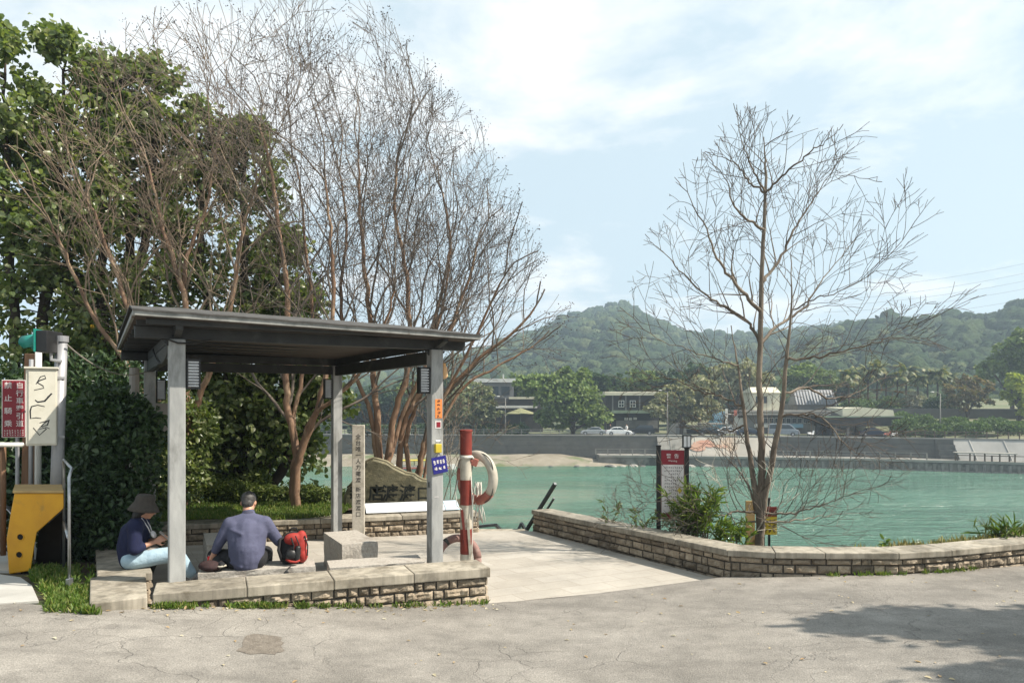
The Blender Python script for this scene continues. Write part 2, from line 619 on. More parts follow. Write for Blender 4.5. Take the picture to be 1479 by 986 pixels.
for s_, w_ in ((.9, .007), (2.3, .012)):
    vo = nt.nodes.new('ShaderNodeTexVoronoi'); vo.feature = 'DISTANCE_TO_EDGE'; vo.inputs['Scale'].default_value = s_
    nt.links.new(vm.outputs[0], vo.inputs['Vector'])
    crk.append(ramp(nt, vo.outputs['Distance'], [(0, g3(1)), (w_, g3(0))]))
wear = ramp(nt, nz(nt, coord(nt, 'Object', (.22, .9, 1), (3, 1, 0)), 1.1, 5, .6), [(.36, g3(.80)), (.58, g3(1.06))])
c = mixc(nt, 1.0, c, wear, 'MULTIPLY')
stain = ramp(nt, nz(nt, v, 1.15, 5, .7, .4), [(.60, g3(1)), (.70, g3(.72))])
c = mixc(nt, 1.0, c, stain, 'MULTIPLY')
mask = ramp(nt, nz(nt, v, .5, 3), [(.46, g3(0)), (.62, g3(1))])
mask2 = ramp(nt, nz(nt, coord(nt, 'Object', loc=(7, 3, 0)), .8, 3), [(.5, g3(0)), (.62, g3(1))])
ck = maths(nt, 'MAXIMUM', maths(nt, 'MULTIPLY', crk[0], mask), maths(nt, 'MULTIPLY', crk[1], mask2))
c = mixc(nt, maths(nt, 'MULTIPLY', ck, .42), c, (.07, .062, .054))
nt.links.new(c, b.inputs['Base Color'])
b.inputs['Roughness'].default_value = .88
b.inputs['Specular IOR Level'].default_value = .3
hb = maths(nt, 'SUBTRACT', nz(nt, v, 70, 4, .7), maths(nt, 'MULTIPLY', ck, .8))
nt.links.new(bumpn(nt, hb, .8, .012), b.inputs['Normal'])
MT['asphalt'] = m

# paving: pale slabs with joints
m, nt, b, out = newmat('paving')
v = coord(nt, 'Object')
bt = nt.nodes.new('ShaderNodeTexBrick')
nt.links.new(v, bt.inputs['Vector'])
bt.offset = .5
for k_, v_ in (('Scale', 1.0), ('Mortar Size', .007), ('Brick Width', .62), ('Row Height', .31), ('Mortar Smooth', .3), ('Bias', 0)):
    bt.inputs[k_].default_value = v_
bt.inputs['Color1'].default_value = (.375, .345, .30, 1)
bt.inputs['Color2'].default_value = (.335, .305, .26, 1)
bt.inputs['Mortar'].default_value = (.27, .24, .20, 1)
st = ramp(nt, nz(nt, v, 1.4, 6, .65), [(.3, g3(.82)), (.65, g3(1.1))])
c = mixc(nt, 1.0, bt.outputs['Color'], st, 'MULTIPLY')
sp = ramp(nt, nz(nt, v, 120, 3), [(.3, g3(.85)), (.7, g3(1.12))])
c = mixc(nt, 1.0, c, sp, 'MULTIPLY')
nt.links.new(c, b.inputs['Base Color'])
b.inputs['Roughness'].default_value = .85
nt.links.new(bumpn(nt, nz(nt, v, 90, 4), .25, .005), b.inputs['Normal'])
MT['paving'] = m
MT['concrete'] = M('concrete_pad', (.42, .41, .38), (.33, .32, .295), 2.5, .85, bump=.3, bscale=70)
MT['soil'] = M('soil', (.085, .062, .04), (.05, .042, .025), 5, .95, bump=.8, bscale=25, c3=(.055, .075, .022), s3=3, dist=.03)
MT['patch'] = M('road_patch', (.225, .195, .16), (.14, .118, .095), 18, .95, bump=1.0, bscale=60, dist=.02)
MT['sand'] = M('sand_bank', (.25, .22, .17), (.17, .145, .105), .35, .9, bump=.5, bscale=2, c3=(.10, .12, .05), s3=.16, lo3=.5, hi3=.6, dist=.2)
MT['farground'] = M('far_ground', (.10, .12, .055), (.16, .155, .09), .12, .95)
MT['hillsoil'] = M('hill_soil', (.03, .045, .02), (.04, .055, .025), .05, .95)

# river water
m, nt, b, out = newmat('river_water')
v = coord(nt)
deep = ramp(nt, nz(nt, coord(nt, 'Object', (.6, 1.6, 1)), .03, 3), [(.35, (.050, .128, .084)), (.65, (.085, .168, .120))])
nt.links.new(deep, b.inputs['Base Color'])
nt.links.new(ramp(nt, nz(nt, coord(nt, 'Object', (.5, 1.4, 1)), .05, 4), [(.42, g3(.06)), (.62, g3(.26))]), b.inputs['Roughness'])
b.inputs['Specular IOR Level'].default_value = .5
b.inputs['IOR'].default_value = 1.33
h1 = nz(nt, coord(nt, 'Object', (.55, 1.5, 1)), 1.1, 4, .6, .4)
h2 = nz(nt, coord(nt, 'Object', (.5, 1.2, 1)), .22, 4, .55)
hh = maths(nt, 'ADD', h1, maths(nt, 'MULTIPLY', h2, 2.2))
nt.links.new(bumpn(nt, hh, 1.0, .6), b.inputs['Normal'])
MT['water'] = m

# ================================================================ ground
A_ = Vector((.8704, .4924, 0))      # pavilion axes: along its front, and back towards the river
B_ = Vector((-.4924, .8704, 0))
P1 = Vector((-3.22, 7.1, 0))
P2 = P1 + A_ * 2.69
P4 = P1 + B_ * 3.92
P3 = P2 + B_ * 3.92
for p_ in (P1, P2, P3, P4):
    p_.z = zf(p_.y)

WALL_R = [(.36, 12.85), (2.6, 8.9), (3.1, 8.72), (3.66, 8.66), (4.5, 8.63), (5.2, 8.78), (6.4, 9.22), (8.0, 10.1), (10.5, 11.9)]
EDGE = [(-14, 6.35), (-5.4, 6.75), (-4.15, 6.45), (-3.55, 6.28), (-3.23, 6.58), (-.24, 7.79), (2.55, 8.88)] + WALL_R[2:] + [(14, 14.2)]


def edge_y(x):
    for (x0, y0), (x1, y1) in zip(EDGE, EDGE[1:]):
        if x0 <= x <= x1:
            return y0 + (y1 - y0) * (x - x0) / (x1 - x0)
    return EDGE[0][1] if x < EDGE[0][0] else EDGE[-1][1]


def sheet(name, xs, yf0, yf1, ny, zfun, mat):
    V, F = [], []
    for x in xs:
        y0, y1 = yf0(x), yf1(x)
        for j in range(ny + 1):
            y = y0 + (y1 - y0) * j / ny
            V.append((x, y, zfun(x, y)))
    n = ny + 1
    for i in range(len(xs) - 1):
        for j in range(ny):
            F.append((i * n + j, (i + 1) * n + j, (i + 1) * n + j + 1, i * n + j + 1))
    mb = MB()
    mb.add(V, F)
    return struct(mb.build(name, mat, smooth=True))


xs_r = sorted(set([x for x, _ in EDGE if -14 <= x <= 14] + [-14 + i * .5 for i in range(57)]))
sheet('road', xs_r, lambda x: -12.0, edge_y, 40, lambda x, y: rz(x, y), MT['asphalt'])


def wall_y(x):
    pts = [(-.2, 13.6)] + WALL_R
    for (x0, y0), (x1, y1) in zip(pts, pts[1:]):
        if x0 <= x <= x1:
            return y0 + (y1 - y0) * (x - x0) / (x1 - x0)
    return pts[-1][1] if x > 0 else 13.6


def ground_z(x, y):
    z = rz(x, y) - .02
    q = Vector((x, y, 0)) - P1
    if q.dot(A_) > -.42 and q.dot(B_) > -.12 and x < 3 and y < 13:
        return -.32
    if x > -4.2:
        z -= .12 * max(0, min(1, (y - 7) / 2))
    y0 = 15 if x < -1.3 else 13.2 if x < .6 else max(9.6, wall_y(x) + .7)
    if y > y0:
        z = rz(x, y0) - .14 - (y - y0) * .6
    return max(z, -9.2)


sheet('ground', [-120, -60, -30, -20, -14, -12, -10, -8, -7] + [-6.4 + i * .2 for i in range(50)] + [4 + i for i in range(11)] + [20, 30, 60, 120], lambda x: -14.0, lambda x: 34.0, 240, ground_z, MT['soil'])
mb = MB()
mb.add([(-700, 17, -7.5), (900, 17, -7.5), (900, 140, -7.5), (-700, 140, -7.5)], [(0, 1, 2, 3)])
struct(mb.build('river', MT['water']))

# platform paving inside the walls, as one sloping sheet
PAVE = [(-3.23, 6.56), (-.24, 7.77), (2.58, 8.88), (.37, 12.84), (-.5, 12.86), (-5.4, 11.35), (-4.95, 10.4), (-3.6, 7.0)]
mb = MB()
V = []
for x, y in PAVE:
    V.append((x, y, zf(y) + .012))
mb.add(V, [tuple(range(len(V)))])
# split at y = 8 so that the fall starts there
me_b = bmesh.new()
for q in V:
    me_b.verts.new(q)
me_b.faces.new(me_b.verts)
bmesh.ops.bisect_plane(me_b, geom=me_b.verts[:] + me_b.edges[:] + me_b.faces[:], plane_co=(0, 8, 0), plane_no=(0, 1, 0))
for q in me_b.verts:
    q.co.z = zf(q.co.y) + .012
me = bpy.data.meshes.new('paving')
me_b.to_mesh(me)
me_b.free()
pv = finish(me, 'paving', MT['paving'])
# turn the object frame so the slab joints follow the walls
Rm = Matrix.Rotation(math.atan2(A_.y, A_.x), 4, 'Z')
me.transform(Rm.inverted())
pv.rotation_euler = (0, 0, math.atan2(A_.y, A_.x))
struct(pv)
# front skirt of the paving towards the river: landing steps going down
mb = MB()
for k in range(9):
    z1 = -.10 - k * .17
    o = Vector((.34, 12.88, 0)) + Vector((-.12, .32, 0)) * k
    o.z = z1 - .17
    mb.obox(o, (-.95, .0, 0), (-.12, .34, 0), (0, 0, .165))
struct(mb.build('landing_steps', MT['cap'], bevel=.008))

# concrete pad at the far left, soft edged apron
mb = MB()
pts = [at(-260, 850, 8.0), at(0, 832, 7.75), at(30, 836, 7.6), at(46, 850, 7.2), at(56, 884, 6.55), at(0, 893, 6.4), at(-260, 905, 6.3)]
pts = [Vector((p.x, p.y, rz(p.x, p.y) + .016)) for p in pts]
mb.extr([p - Vector((0, 0, .03)) for p in pts], (0, 0, .03))
struct(mb.build('concrete_apron', MT['concrete'], bevel=.006))
mb = MB()
pts = [at(-260, 829, 8.2), at(30, 829, 8.0), at(-2, 760, 10.6), at(-260, 760, 10.6)]
pts = [Vector((p.x, p.y, rz(p.x, p.y) + .012)) for p in pts]
mb.extr([p - Vector((0, 0, .03)) for p in pts], (0, 0, .03))
struct(mb.build('footpath', MT['concrete']))

# brown worn patch in the road
rg = random.Random(3)
mb = MB()
o = Vector((-1.93, 5.72, 0))
ring = []
for k in range(28):
    a = k * 6.283 / 28
    q_ = rg.uniform(.8, 1.15)
    sx, sy = .165 * q_ * (abs(math.cos(a)) ** .6) * math.copysign(1, math.cos(a)), .27 * (abs(math.sin(a)) ** .6) * math.copysign(1, math.sin(a))
    x, y = o.x + sx * rg.uniform(.85, 1.1) - sy * .25, o.y + sy * rg.uniform(.85, 1.1)
    ring.append((x, y, rz(x, y) + .003))
mb.add(ring + [(o.x, o.y, rz(o.x, o.y) + .005)], [(k, (k + 1) % 28, 28) for k in range(28)])
struct(mb.build('road_patch', MT['patch']))

# lawn behind the back wall and planting bed behind the right wall
sheet('lawn', [-9 + i * .45 for i in range(19)], lambda x: max(11.55 + (x + 5.3) * .298 + .35, 11.0), lambda x: 15.6, 8,
      lambda x, y: .29 + .03 * math.sin(x * 2 + y) - max(0, y - 14.4) * .5, MT['soil'])


sheet('planting_bed', [.5 + i * .35 for i in range(30)], lambda x: wall_y(x) + .12, lambda x: wall_y(x) + 2.6, 6,
      lambda x, y: .19 - max(0, y - wall_y(x) - .62) * .55 + .02 * math.sin(5 * x), MT['soil'])

# ================================================================ rubble stone walls
def stone_wall(name, label, path, thick, zb, zt, cap_t, cap_over, seed, side=1, rows=4, group=None, capsplit=1.1, left_ext=0, right_ext=0, buried=.25):
    """path: plan polyline of the FACE seen from the road; the wall is built to its left or right (side)"""
    rg = random.Random(seed)
    pts = [Vector((x, y, 0)) for x, y in path]
    segs = []
    s = 0.0
    for a, b_ in zip(pts, pts[1:]):
        L = (b_ - a).length
        segs.append((a, b_, L, s))
        s += L
    total = s
    nrm = []
    for a, b_, L, s0 in segs:
        t = (b_ - a) / L
        nrm.append(Vector((-t.y, t.x, 0)) * side)

    def vn(i):                   # mitred normal at vertex
        if i == 0:
            return nrm[0]
        if i == len(pts) - 1:
            return nrm[-1]
        n = (nrm[i - 1] + nrm[i]).normalized()
        return n / max(.3, n.dot(nrm[i]))

    def pos(sv, off):            # point at length s, offset inwards
        for i, (a, b_, L, s0) in enumerate(segs):
            if sv <= s0 + L + 1e-6 or i == len(segs) - 1:
                f = (sv - s0) / L
                n0, n1 = vn(i), vn(i + 1)
                return (a + n0 * off) * (1 - f) + (b_ + n1 * off) * f
    root = thing(name, label, 'wall', (0, 0, 0), 0, group)
    # mortar core
    core = MB()
    N = max(4, int(total / .25))
    prof = []
    for i in range(N + 1):
        sv = .02 + (total - .04) * i / N
        prof.append((pos(sv, .022), pos(sv, thick - .022)))
    V = []
    for p, q in prof:
        zt_ = zt((p.x + q.x) / 2, (p.y + q.y) / 2)
        zb_ = zb(p.x, p.y) - buried
        V += [(p.x, p.y, zb_), (p.x, p.y, zt_ - cap_t), (q.x, q.y, zt_ - cap_t), (q.x, q.y, zb_)]
    F = []
    for i in range(N):
        a, c = i * 4, (i + 1) * 4
        F += [(a, c, c + 1, a + 1), (a + 1, c + 1, c + 2, a + 2), (a + 2, c + 2, c + 3, a + 3)]
    F += [(0, 1, 2, 3), (N * 4 + 3, N * 4 + 2, N * 4 + 1, N * 4)]
    core.add(V, F)
    core.build('mortar', MT['mortar'], root)
    # stones in courses, hung from the cap down
    st = MB()
    hc = []
    zz = 0.0
    tot_h = .55
    while zz < tot_h:
        h = rg.uniform(.075, .115)
        hc.append((zz, h))
        zz += h
    corner_s = [s0 for _, _, _, s0 in segs][1:] + [total]
    for (dz, h) in hc:
        sv = 0.0
        while sv < total - .01:
            L = rg.choice([.10, .15, .2, .24, .28, .33]) * rg.uniform(.85, 1.15)
            e = min(sv + L, total)
            if total - e < .08:
                e = total
            g = rg.uniform(.006, .011)
            mid = pos((sv + e) / 2, 0)
            topz = zt(mid.x, mid.y) - cap_t - dz
            botz = topz - h
            if topz > zb(mid.x, mid.y) - .03:
                nx, nzr = max(2, int((e - sv) / .024)), 4
                bul = rg.uniform(.0, .018)
                for face in (0, 1):
                    V, F = [], []
                    ph = rg.uniform(0, 50)
                    for i in range(nx + 1):
                        for j in range(nzr + 1):
                            u, w_ = i / nx, j / nzr
                            edge = min(u, 1 - u) * (e - sv)
                            ev = min(w_, 1 - w_) * h
                            k = min(1, min(edge, ev) / .014)
                            sv_ = sv + g + (e - sv - 2 * g) * u
                            zz_ = botz + g + (h - 2 * g) * w_
                            o_ = .014 * (1 - k) - k * (bul + .030 * mnoise.noise(Vector((sv_ * 13 + ph, zz_ * 15, ph))) + .014 * mnoise.noise(Vector((sv_ * 38 + ph, zz_ * 38, ph))))
                            p = pos(sv_, o_ if face == 0 else thick - o_)
                            V.append((p.x, p.y, zz_))
                    for i in range(nx):
                        for j in range(nzr):
                            a = i * (nzr + 1) + j
                            q = (a, a + nzr + 1, a + nzr + 2, a + 1)
                            F.append(q if (face == 0) == (side > 0) else q[::-1])
                    st.add(V, F)
                    # returns into the joint
                    bd = [i * (nzr + 1) for i in range(nx + 1)] + [nx * (nzr + 1) + j for j in range(1, nzr + 1)] + \
                         [i * (nzr + 1) + nzr for i in range(nx - 1, -1, -1)] + [j for j in range(nzr - 1, 0, -1)]
                    Vb = [V[q] for q in bd]
                    inn = []
                    for q in bd:
                        i, j = divmod(q, nzr + 1)
                        sv_ = sv + g + (e - sv - 2 * g) * i / nx
                        p = pos(sv_, .05 if face == 0 else thick - .05)
                        inn.append((p.x, p.y, V[q][2]))
                    n_ = len(bd)
                    st.add(Vb + inn, [(k, n_ + k, n_ + (k + 1) % n_, (k + 1) % n_) for k in range(n_)])
            sv = e
    # end faces
    for sv, sg in ((0.0, -1), (total, 1)):
        t = (segs[0][1] - segs[0][0]).normalized() if sv == 0 else (segs[-1][1] - segs[-1][0]).normalized()
        for (dz, h) in hc:
            off = .0
            while off < thick - .02:
                w_ = min(rg.uniform(.12, .26), thick - off)
                p, q = pos(sv, off + .006), pos(sv, off + w_ - .006)
                zt_ = zt(p.x, p.y) - cap_t - dz - .007
                zb_ = zt_ - h + .014
                if zt_ > zb(p.x, p.y) - .03:
                    d = t * sg * rg.uniform(.008, .025)
                    V = [Vector((p.x, p.y, zb_)), Vector((q.x, q.y, zb_)), Vector((q.x, q.y, zt_)), Vector((p.x, p.y, zt_))]
                    cV = sum(V, Vector()) / 4
                    V2 = [cV + (x - cV) * .82 + d for x in V]
                    st.add([x + t * sg * -.012 for x in V] + V2, [(4, 5, 6, 7)] + [(k, (k + 1) % 4, 4 + (k + 1) % 4, 4 + k) for k in range(4)])
                off += w_
    so_ = st.build('stone_facing', MT['stone'], root)
    # cap slabs with fine joints
    cp = MB()
    cuts = [0 - left_ext]
    sv = 0
    for c in corner_s:
        n = max(1, round((c - max(cuts[-1], 0)) / capsplit))
        s0 = cuts[-1]
        for k in range(1, n + 1):
            cuts.append(s0 + (c - s0) * k / n)
    cuts[-1] = total + right_ext
    for c0, c1 in zip(cuts, cuts[1:]):
        V = []
        dzj = rg.uniform(-.003, .003)
        for sv_ in (c0 + .003, c1 - .003):
            for off in (-cap_over, thick + cap_over):
                p = pos(sv_, off)
                zt_ = zt(p.x, p.y) + dzj
                V += [(p.x, p.y, zt_ - cap_t), (p.x, p.y, zt_)]
        F = [(0, 1, 3, 2), (4, 6, 7, 5), (0, 4, 5, 1), (2, 3, 7, 6), (1, 5, 7, 3), (0, 2, 6, 4)]
        if side < 0:
            F = [f[::-1] for f in F]
        cp.add(V, F)
    cp.build('cap', MT['cap'], root, bevel=.010)
    return root


FW = [(-3.21, 6.60), (-.26, 7.79)]
zt_front = lambda x, y: .425 - .035 * (x + 3.2) / 3
zb_front = lambda x, y: rz(x, y)
stone_wall('low_stone_wall', 'low stone wall in front of the shelter, half sunk into the road at one end', FW, .40, zb_front, zt_front, .10, .025, 11, capsplit=.78, right_ext=.03)
zt_l = lambda x, y: .40
LWp = [(-3.68, 7.52), (-5.55, 10.78)]
stone_wall('low_stone_wall', 'low side wall of the shelter on which the woman in the hat sits', [LWp[0], LWp[1]], .45, lambda x, y: zf(y), zt_l, .085, .02, 12, side=1, capsplit=1.2)
BW = [(-5.62, 11.22), (-.58, 12.72)]
stone_wall('low_stone_wall', 'low stone wall behind the shelter with the carved rock and info panel on it', BW, .42, lambda x, y: zf(y), lambda x, y: .265, .075, .03, 13, capsplit=1.3)
stone_wall('low_stone_wall', 'long low stone wall from the landing steps curving away along the right road edge', WALL_R, .34, lambda x, y: min(zf(y), .2) if x < 2.6 else rz(x, y), lambda x, y: (zf(y) + .385) if x < 2.6 else .37 + .02 * min(1, (x - 2.6) / 3), .075, .03, 14, capsplit=.95, side=1)

# corner block: big smooth slab at the road corner
mb = MB()
c4 = [Vector((-3.60, 6.30, 0)), Vector((-3.215, 6.52, 0)), Vector((-3.70, 7.47, 0)), Vector((-4.13, 7.24, 0))]
mb.extr([p + Vector((0, 0, .10)) for p in c4], (0, 0, .315))
o = mb.build('stone_slab', MT['cap'], None, bevel=.012)
tag(o, 'thick smooth stone slab at the road corner, beside the grass and the shelter wall', 'stone slab')

# ================================================================ pavilion
PAV = thing('shelter', 'grey steel waiting shelter with flat dark roof on four square posts', 'shelter', P1, math.atan2(A_.y, A_.x))
LX, LY = 2.69, 3.92
cw = .145
POST = [(0, 0), (LX, 0), (LX, LY), (0, LY)]
for i, (x, y) in enumerate(POST):
    mb = MB()
    z0 = zf(P1.y + y * .87) - .02
    mb.box((x, y, (2.73 + z0) / 2), (cw, cw, 2.73 - z0))
    post = mb.build('post', MT['steel'], PAV, bevel=.008)
    b2 = MB()
    b2.box((x, y, z0 + .035), (.24, .24, .03))
    b2.build('base_plate', MT['steel'], post, bevel=.003)
# beams: lower ones along the depth, upper ones along the front
for x in (0, LX):
    mb = MB()
    mb.box((x, LY / 2, 2.645), (.09, LY - cw - .006, .15))
    mb.build('side_beam', MT['darksteel'], PAV, bevel=.004)
for y in (0, LY):
    mb = MB()
    mb.box((LX / 2, y, 2.785), (LX + .72, .10, .11))
    mb.build('cross_beam', MT['darksteel'], PAV, bevel=.004)
mb = MB()
mb.box((LX / 2, LY, 2.655), (LX - cw - .01, .08, .13))
mb.build('cross_beam', MT['darksteel'], PAV, bevel=.004)
# fascia strip above the beam, set back a little, and rafters below the deck
x0, x1, y0, y1 = -.38, LX + .37, -.40, LY + .42
for y in (y0 + .12, y1 - .12):
    mb = MB()
    mb.box(((x0 + x1) / 2, y, 2.862), (x1 - x0 - .2, .06, .05))
    mb.build('fascia', MT['darksteel'], PAV, bevel=.003)
for k in range(9):
    mb = MB()
    yy = y0 + .32 + k * (y1 - y0 - .64) / 8
    mb.box(((x0 + x1) / 2, yy, 2.868), (x1 - x0 - .06, .05, .045))
    mb.build('rafter', MT['darksteel'], PAV)
for x in (0, LX):
    mb = MB()
    V = [(x, y0 + .1, 2.80), (x, -.05, 2.74), (x, LY + .05, 2.74), (x, y1 - .1, 2.80), (x, y1 - .1, 2.842), (x, y0 + .1, 2.842)]
    mb.extr([Vector(v) - Vector((.03, 0, 0)) for v in V], (.06, 0, 0))
    mb.build('side_rafter', MT['darksteel'], PAV)
for i, (x, y) in enumerate(POST):     # gusset brackets at the post heads
    for sx in (-1, 1):
        mb = MB()
        V = [(x + sx * cw / 2, y - .012, 2.722), (x + sx * (cw / 2 + .06), y - .012, 2.722), (x + sx * cw / 2, y - .012, 2.665)]
        mb.extr(V, (0, .024, 0))
        mb.build('bracket', MT['darksteel'], PAV)
# roof: deck, light edge trim, shallow hipped sheet on top
roof = MB()
zt0 = 2.905
roof.box(((x0 + x1) / 2, (y0 + y1) / 2, zt0 - .009), (x1 - x0 - .02, y1 - y0 - .02, .018))
RF = roof.build('roof', MT['soffit'], PAV)
RF.rotation_euler = (0, rad(1.15), 0)
RF.location = (-.058, 0, 0)
tr = MB()
cs = [(x0, y0), (x1, y0), (x1, y1), (x0, y1)]
for (xa, ya), (xb, yb) in zip(cs, cs[1:] + cs[:1]):
    tr.beam((xa, ya, zt0 + .012), (xb, yb, zt0 + .012), .03, .05)
tr.build('edge_trim', MT['roofedge'], RF, bevel=.004)
top = MB()
rg = random.Random(5)
nx, ny = 22, 22
V = []
for i in range(nx + 1):
    for j in range(ny + 1):
        u, v_ = i / nx, j / ny
        x, y = x0 - .02 + (x1 - x0 + .04) * u, y0 - .03 + (y1 - y0 + .06) * v_
        hip = min(1, min(v_, 1 - v_) / .42, min(u + .12, 1.02 - u) / .42)
        z = zt0 + .030 + .22 * math.sin(max(0, hip) * math.pi / 2) * (1 if hip < 1 else 1) + rg.uniform(-.004, .004)
        V.append((x, y, z))
F = [(i * (ny + 1) + j, (i + 1) * (ny + 1) + j, (i + 1) * (ny + 1) + j + 1, i * (ny + 1) + j + 1) for i in range(nx) for j in range(ny)]
top.add(V, F)
# close underneath down to the trim
o = top.build('roof_sheet', MT['rooftop'], RF)
sm = o.modifiers.new('thick', 'SOLIDIFY')
sm.thickness = .014
sm.offset = 1

inv = lambda p: Vector(((p - P1).dot(A_), (p - P1).dot(B_), p.z))   # world -> shelter frame


def louvre(i, lx, ly, face, zc, h, label):
    """slatted lamp box bolted to a post; face: direction it looks to in shelter axes"""
    root = thing('wall_lamp', label, 'lamp', P1 + A_ * lx + B_ * ly + Vector((0, 0, zc)), math.atan2(A_.y, A_.x) + rad(90), 'slatted lamps on the shelter posts')
    fr = MB()
    w, d = .125, .09
    fr.box((0, 0, h / 2 - .008), (d, w, .016)); fr.box((0, 0, -h / 2 + .008), (d, w, .016))
    for s in (-1, 1):
        fr.box((0, s * (w / 2 - .007), 0), (d, .014, h - .034))
    fr.build('frame', MT['black'], root)
    inn = MB()
    inn.box((0, 0, 0), (.03, w - .034, h - .04))
    inn.build('diffuser', MT['louvre'], root)
    sl = MB()
    n = 9
    for k in range(n):
        z = -h / 2 + .03 + (h - .06) * k / (n - 1)
        sl.box((0, 0, z), (d + .006, w - .032, .013), 0)
    sl.build('slats', MT['louvre'], root)
    return root


louvre(0, cw / 2 + .072, -.01, 0, 2.40, .29, 'slatted lamp box on the nearest shelter post')
louvre(1, LX - cw / 2 - .072, -.01, 0, 2.38, .30, 'slatted lamp box on the shelter post that carries the stickers')
louvre(2, LX - cw / 2 - .072, LY - .01, 0, 2.36, .32, 'slatted lamp box on the post behind the stone pillar')
louvre(3, cw / 2 + .072, LY - .01, 0, 2.32, .30, 'slatted lamp box above the grey junction box')

# stickers, lock box, plate and beacon on the sticker post
fp = P2 + B_ * (-cw / 2)
def stick(name, px, py, w, h, mat, seed, rows=0, lift=.002, label=None):
    p = at(px, py, fp.y)
    t = (p - P2).dot(A_)
    c = Vector((LX + max(-cw / 2 + w / 2, min(cw / 2 - w / 2, t)), -cw / 2 - lift / 2 - .001, p.z))
    mb = MB()
    mb.box(c, (w, lift, h))
    o = mb.build(name, mat, PAV)
    if label:
        o['label'] = label
    if rows:
        rg = random.Random(seed)
        tx = MB()
        for r in range(rows):
            q = c + Vector((-w * .33, -lift / 2 - .0006, h / 2 - h * (r + .9) / rows))
            tx.scribble(rg, q, (1, 0, 0), (0, 0, 1), w * .66, h / rows * .75, .0006)
        tx.build('lettering', MT['ink'], o)
    return o


stick('sticker', 634, 590, .085, .215, MT['orange'], 4, 5, label='tall orange sticker with dark characters')
stick('sticker', 633, 613, .075, .085, MT['signwhite'], 5, 0)
stick('sticker', 633.5, 613, .05, .06, MT['signred'], 6, 0, lift=.004)
stick('patch_plate', 630, 717, .05, .006, MT['signwhite'], 8, 0)
bc = MB()
bc.capsule((LX + cw / 2 + .03, -.03, 2.52), .035, (LX + cw / 2 + .03, -.03, 2.44), .042, 12)
bc.box((LX + cw / 2 + .02, -.03, 2.56), (.04, .05, .04))
o = bc.build('beacon', MT['lens'], PAV, smooth=True)
# yellow lock box on the post
lk = thing('lock_box', 'small yellow box hanging on the shelter post under the stickers', 'box', P2 + A_ * 0.0 + B_ * (-cw / 2 - .026) + Vector((0, 0, at(620, 646, 8.33).z)), math.atan2(A_.y, A_.x))
mb = MB(); mb.box((-.005, 0, 0), (.075, .05, .10)); mb.build('case', MT['lampyellow'], lk, bevel=.006)
mb = MB(); mb.tube([(-.03, 0, .05), (-.03, 0, .085), (.02, 0, .085), (.02, 0, .05)], .005, 6); mb.build('shackle', MT['stainless'], lk)
# blue notice plate hung on cord
bp = P2 + B_ * (-cw / 2 - .015) + A_ * .02
sg = thing('notice_plate', 'small blue notice with white characters hanging crooked on the shelter post', 'sign', Vector((bp.x, bp.y, at(0, 671, bp.y).z)), math.atan2(A_.y, A_.x))
mb = MB(); mb.box((0, 0, 0), (.18, .008, .19), 0, (rad(-9), 'Y')); mb.build('plate', MT['blue'], sg, bevel=.002)
rg = random.Random(21)
mb = MB()
ct, sn = math.cos(rad(9)), math.sin(rad(9))
ux, uz = Vector((ct, 0, sn)), Vector((-sn, 0, ct))
for r_, (n_, hh, y_) in enumerate([(4, .05, .01), (3, .04, -.055)]):
    for k in range(n_):
        w_ = .15 / n_
        mb.scribble(rg, ux * (-.075 + k * w_) + uz * y_ + Vector((0, -.0052, 0)), ux, uz, w_ * .9, hh, .0008)
        mb.scribble(rg, ux * (-.075 + k * w_) + uz * y_ + Vector((0, -.0054, 0)), ux, uz, w_ * .9, hh, .0008)
mb.build('lettering', MT['signwhite'], sg)
mb = MB(); mb.tube([ux * -.06 + uz * .09, Vector((0, .01, .16)), ux * .06 + uz * .09], .003, 5); mb.build('cord', MT['rope'], sg)
# junction box + conduit on the far left post, cables at the near post head
mb = MB()
mb.box((.17, LY - .02, 1.93), (.23, .10, .40))
o = mb.build('junction_box', MT['greybox'], PAV, bevel=.006)
mb = MB()
mb.tube([(cw / 2 + .015, LY - .03, 2.7), (cw / 2 + .015, LY - .03, 2.13), (.1, LY - .03, 2.1)], .012, 6)
mb.build('conduit', MT['black'], PAV)
mb = MB()
for k, (q, sag) in enumerate([((.0, LY, 2.62), .12), ((-.05, LY * .55, 2.78), .22)]):
    a0 = Vector((-.02, -.06, 2.76))
    b0 = Vector(q)
    pts = [a0.lerp(b0, t / 12) - Vector((.02, 0, sag * 4 * (t / 12) * (1 - t / 12))) for t in range(13)]
    mb.tube(pts, .011, 6)
mb.tube([(-.08, -.085, 2.72), (.0, -.1, 2.69), (.12, -.095, 2.69), (.3, -.07, 2.735)], .009, 6)
mb.build('cable', MT['black'], PAV)
mb = MB()
for zz in (1.2,):
    mb.box((LX - cw / 2 - .004, -.01, zz), (.008, .05, .06))
mb.build('clip', MT['stainless'], PAV)

# cable from the signal mast to the shelter
mb = MB()
a0, b0 = Vector((-5.16, 8.58, 2.80)), P4 + Vector((0, -.1, 2.62))
mb.tube([a0.lerp(b0, t / 14) - Vector((0, 0, .16 * 4 * t / 14 * (1 - t / 14))) for t in range(15)], .008, 6)
tag(mb.build('cable', MT['greybox']), 'thin overhead cable from the signal mast to the shelter', 'cable')
# slim grey mast beside the far left shelter post
mb = MB()
q = at(194, 600, 10.3)
mb.tube([(q.x, q.y, rz(q.x, q.y) - .05), (q.x, q.y, 2.62)], .065, 10)
tag(mb.build('post', MT['greybox']), 'slim weathered grey post standing behind the far left shelter post', 'post')

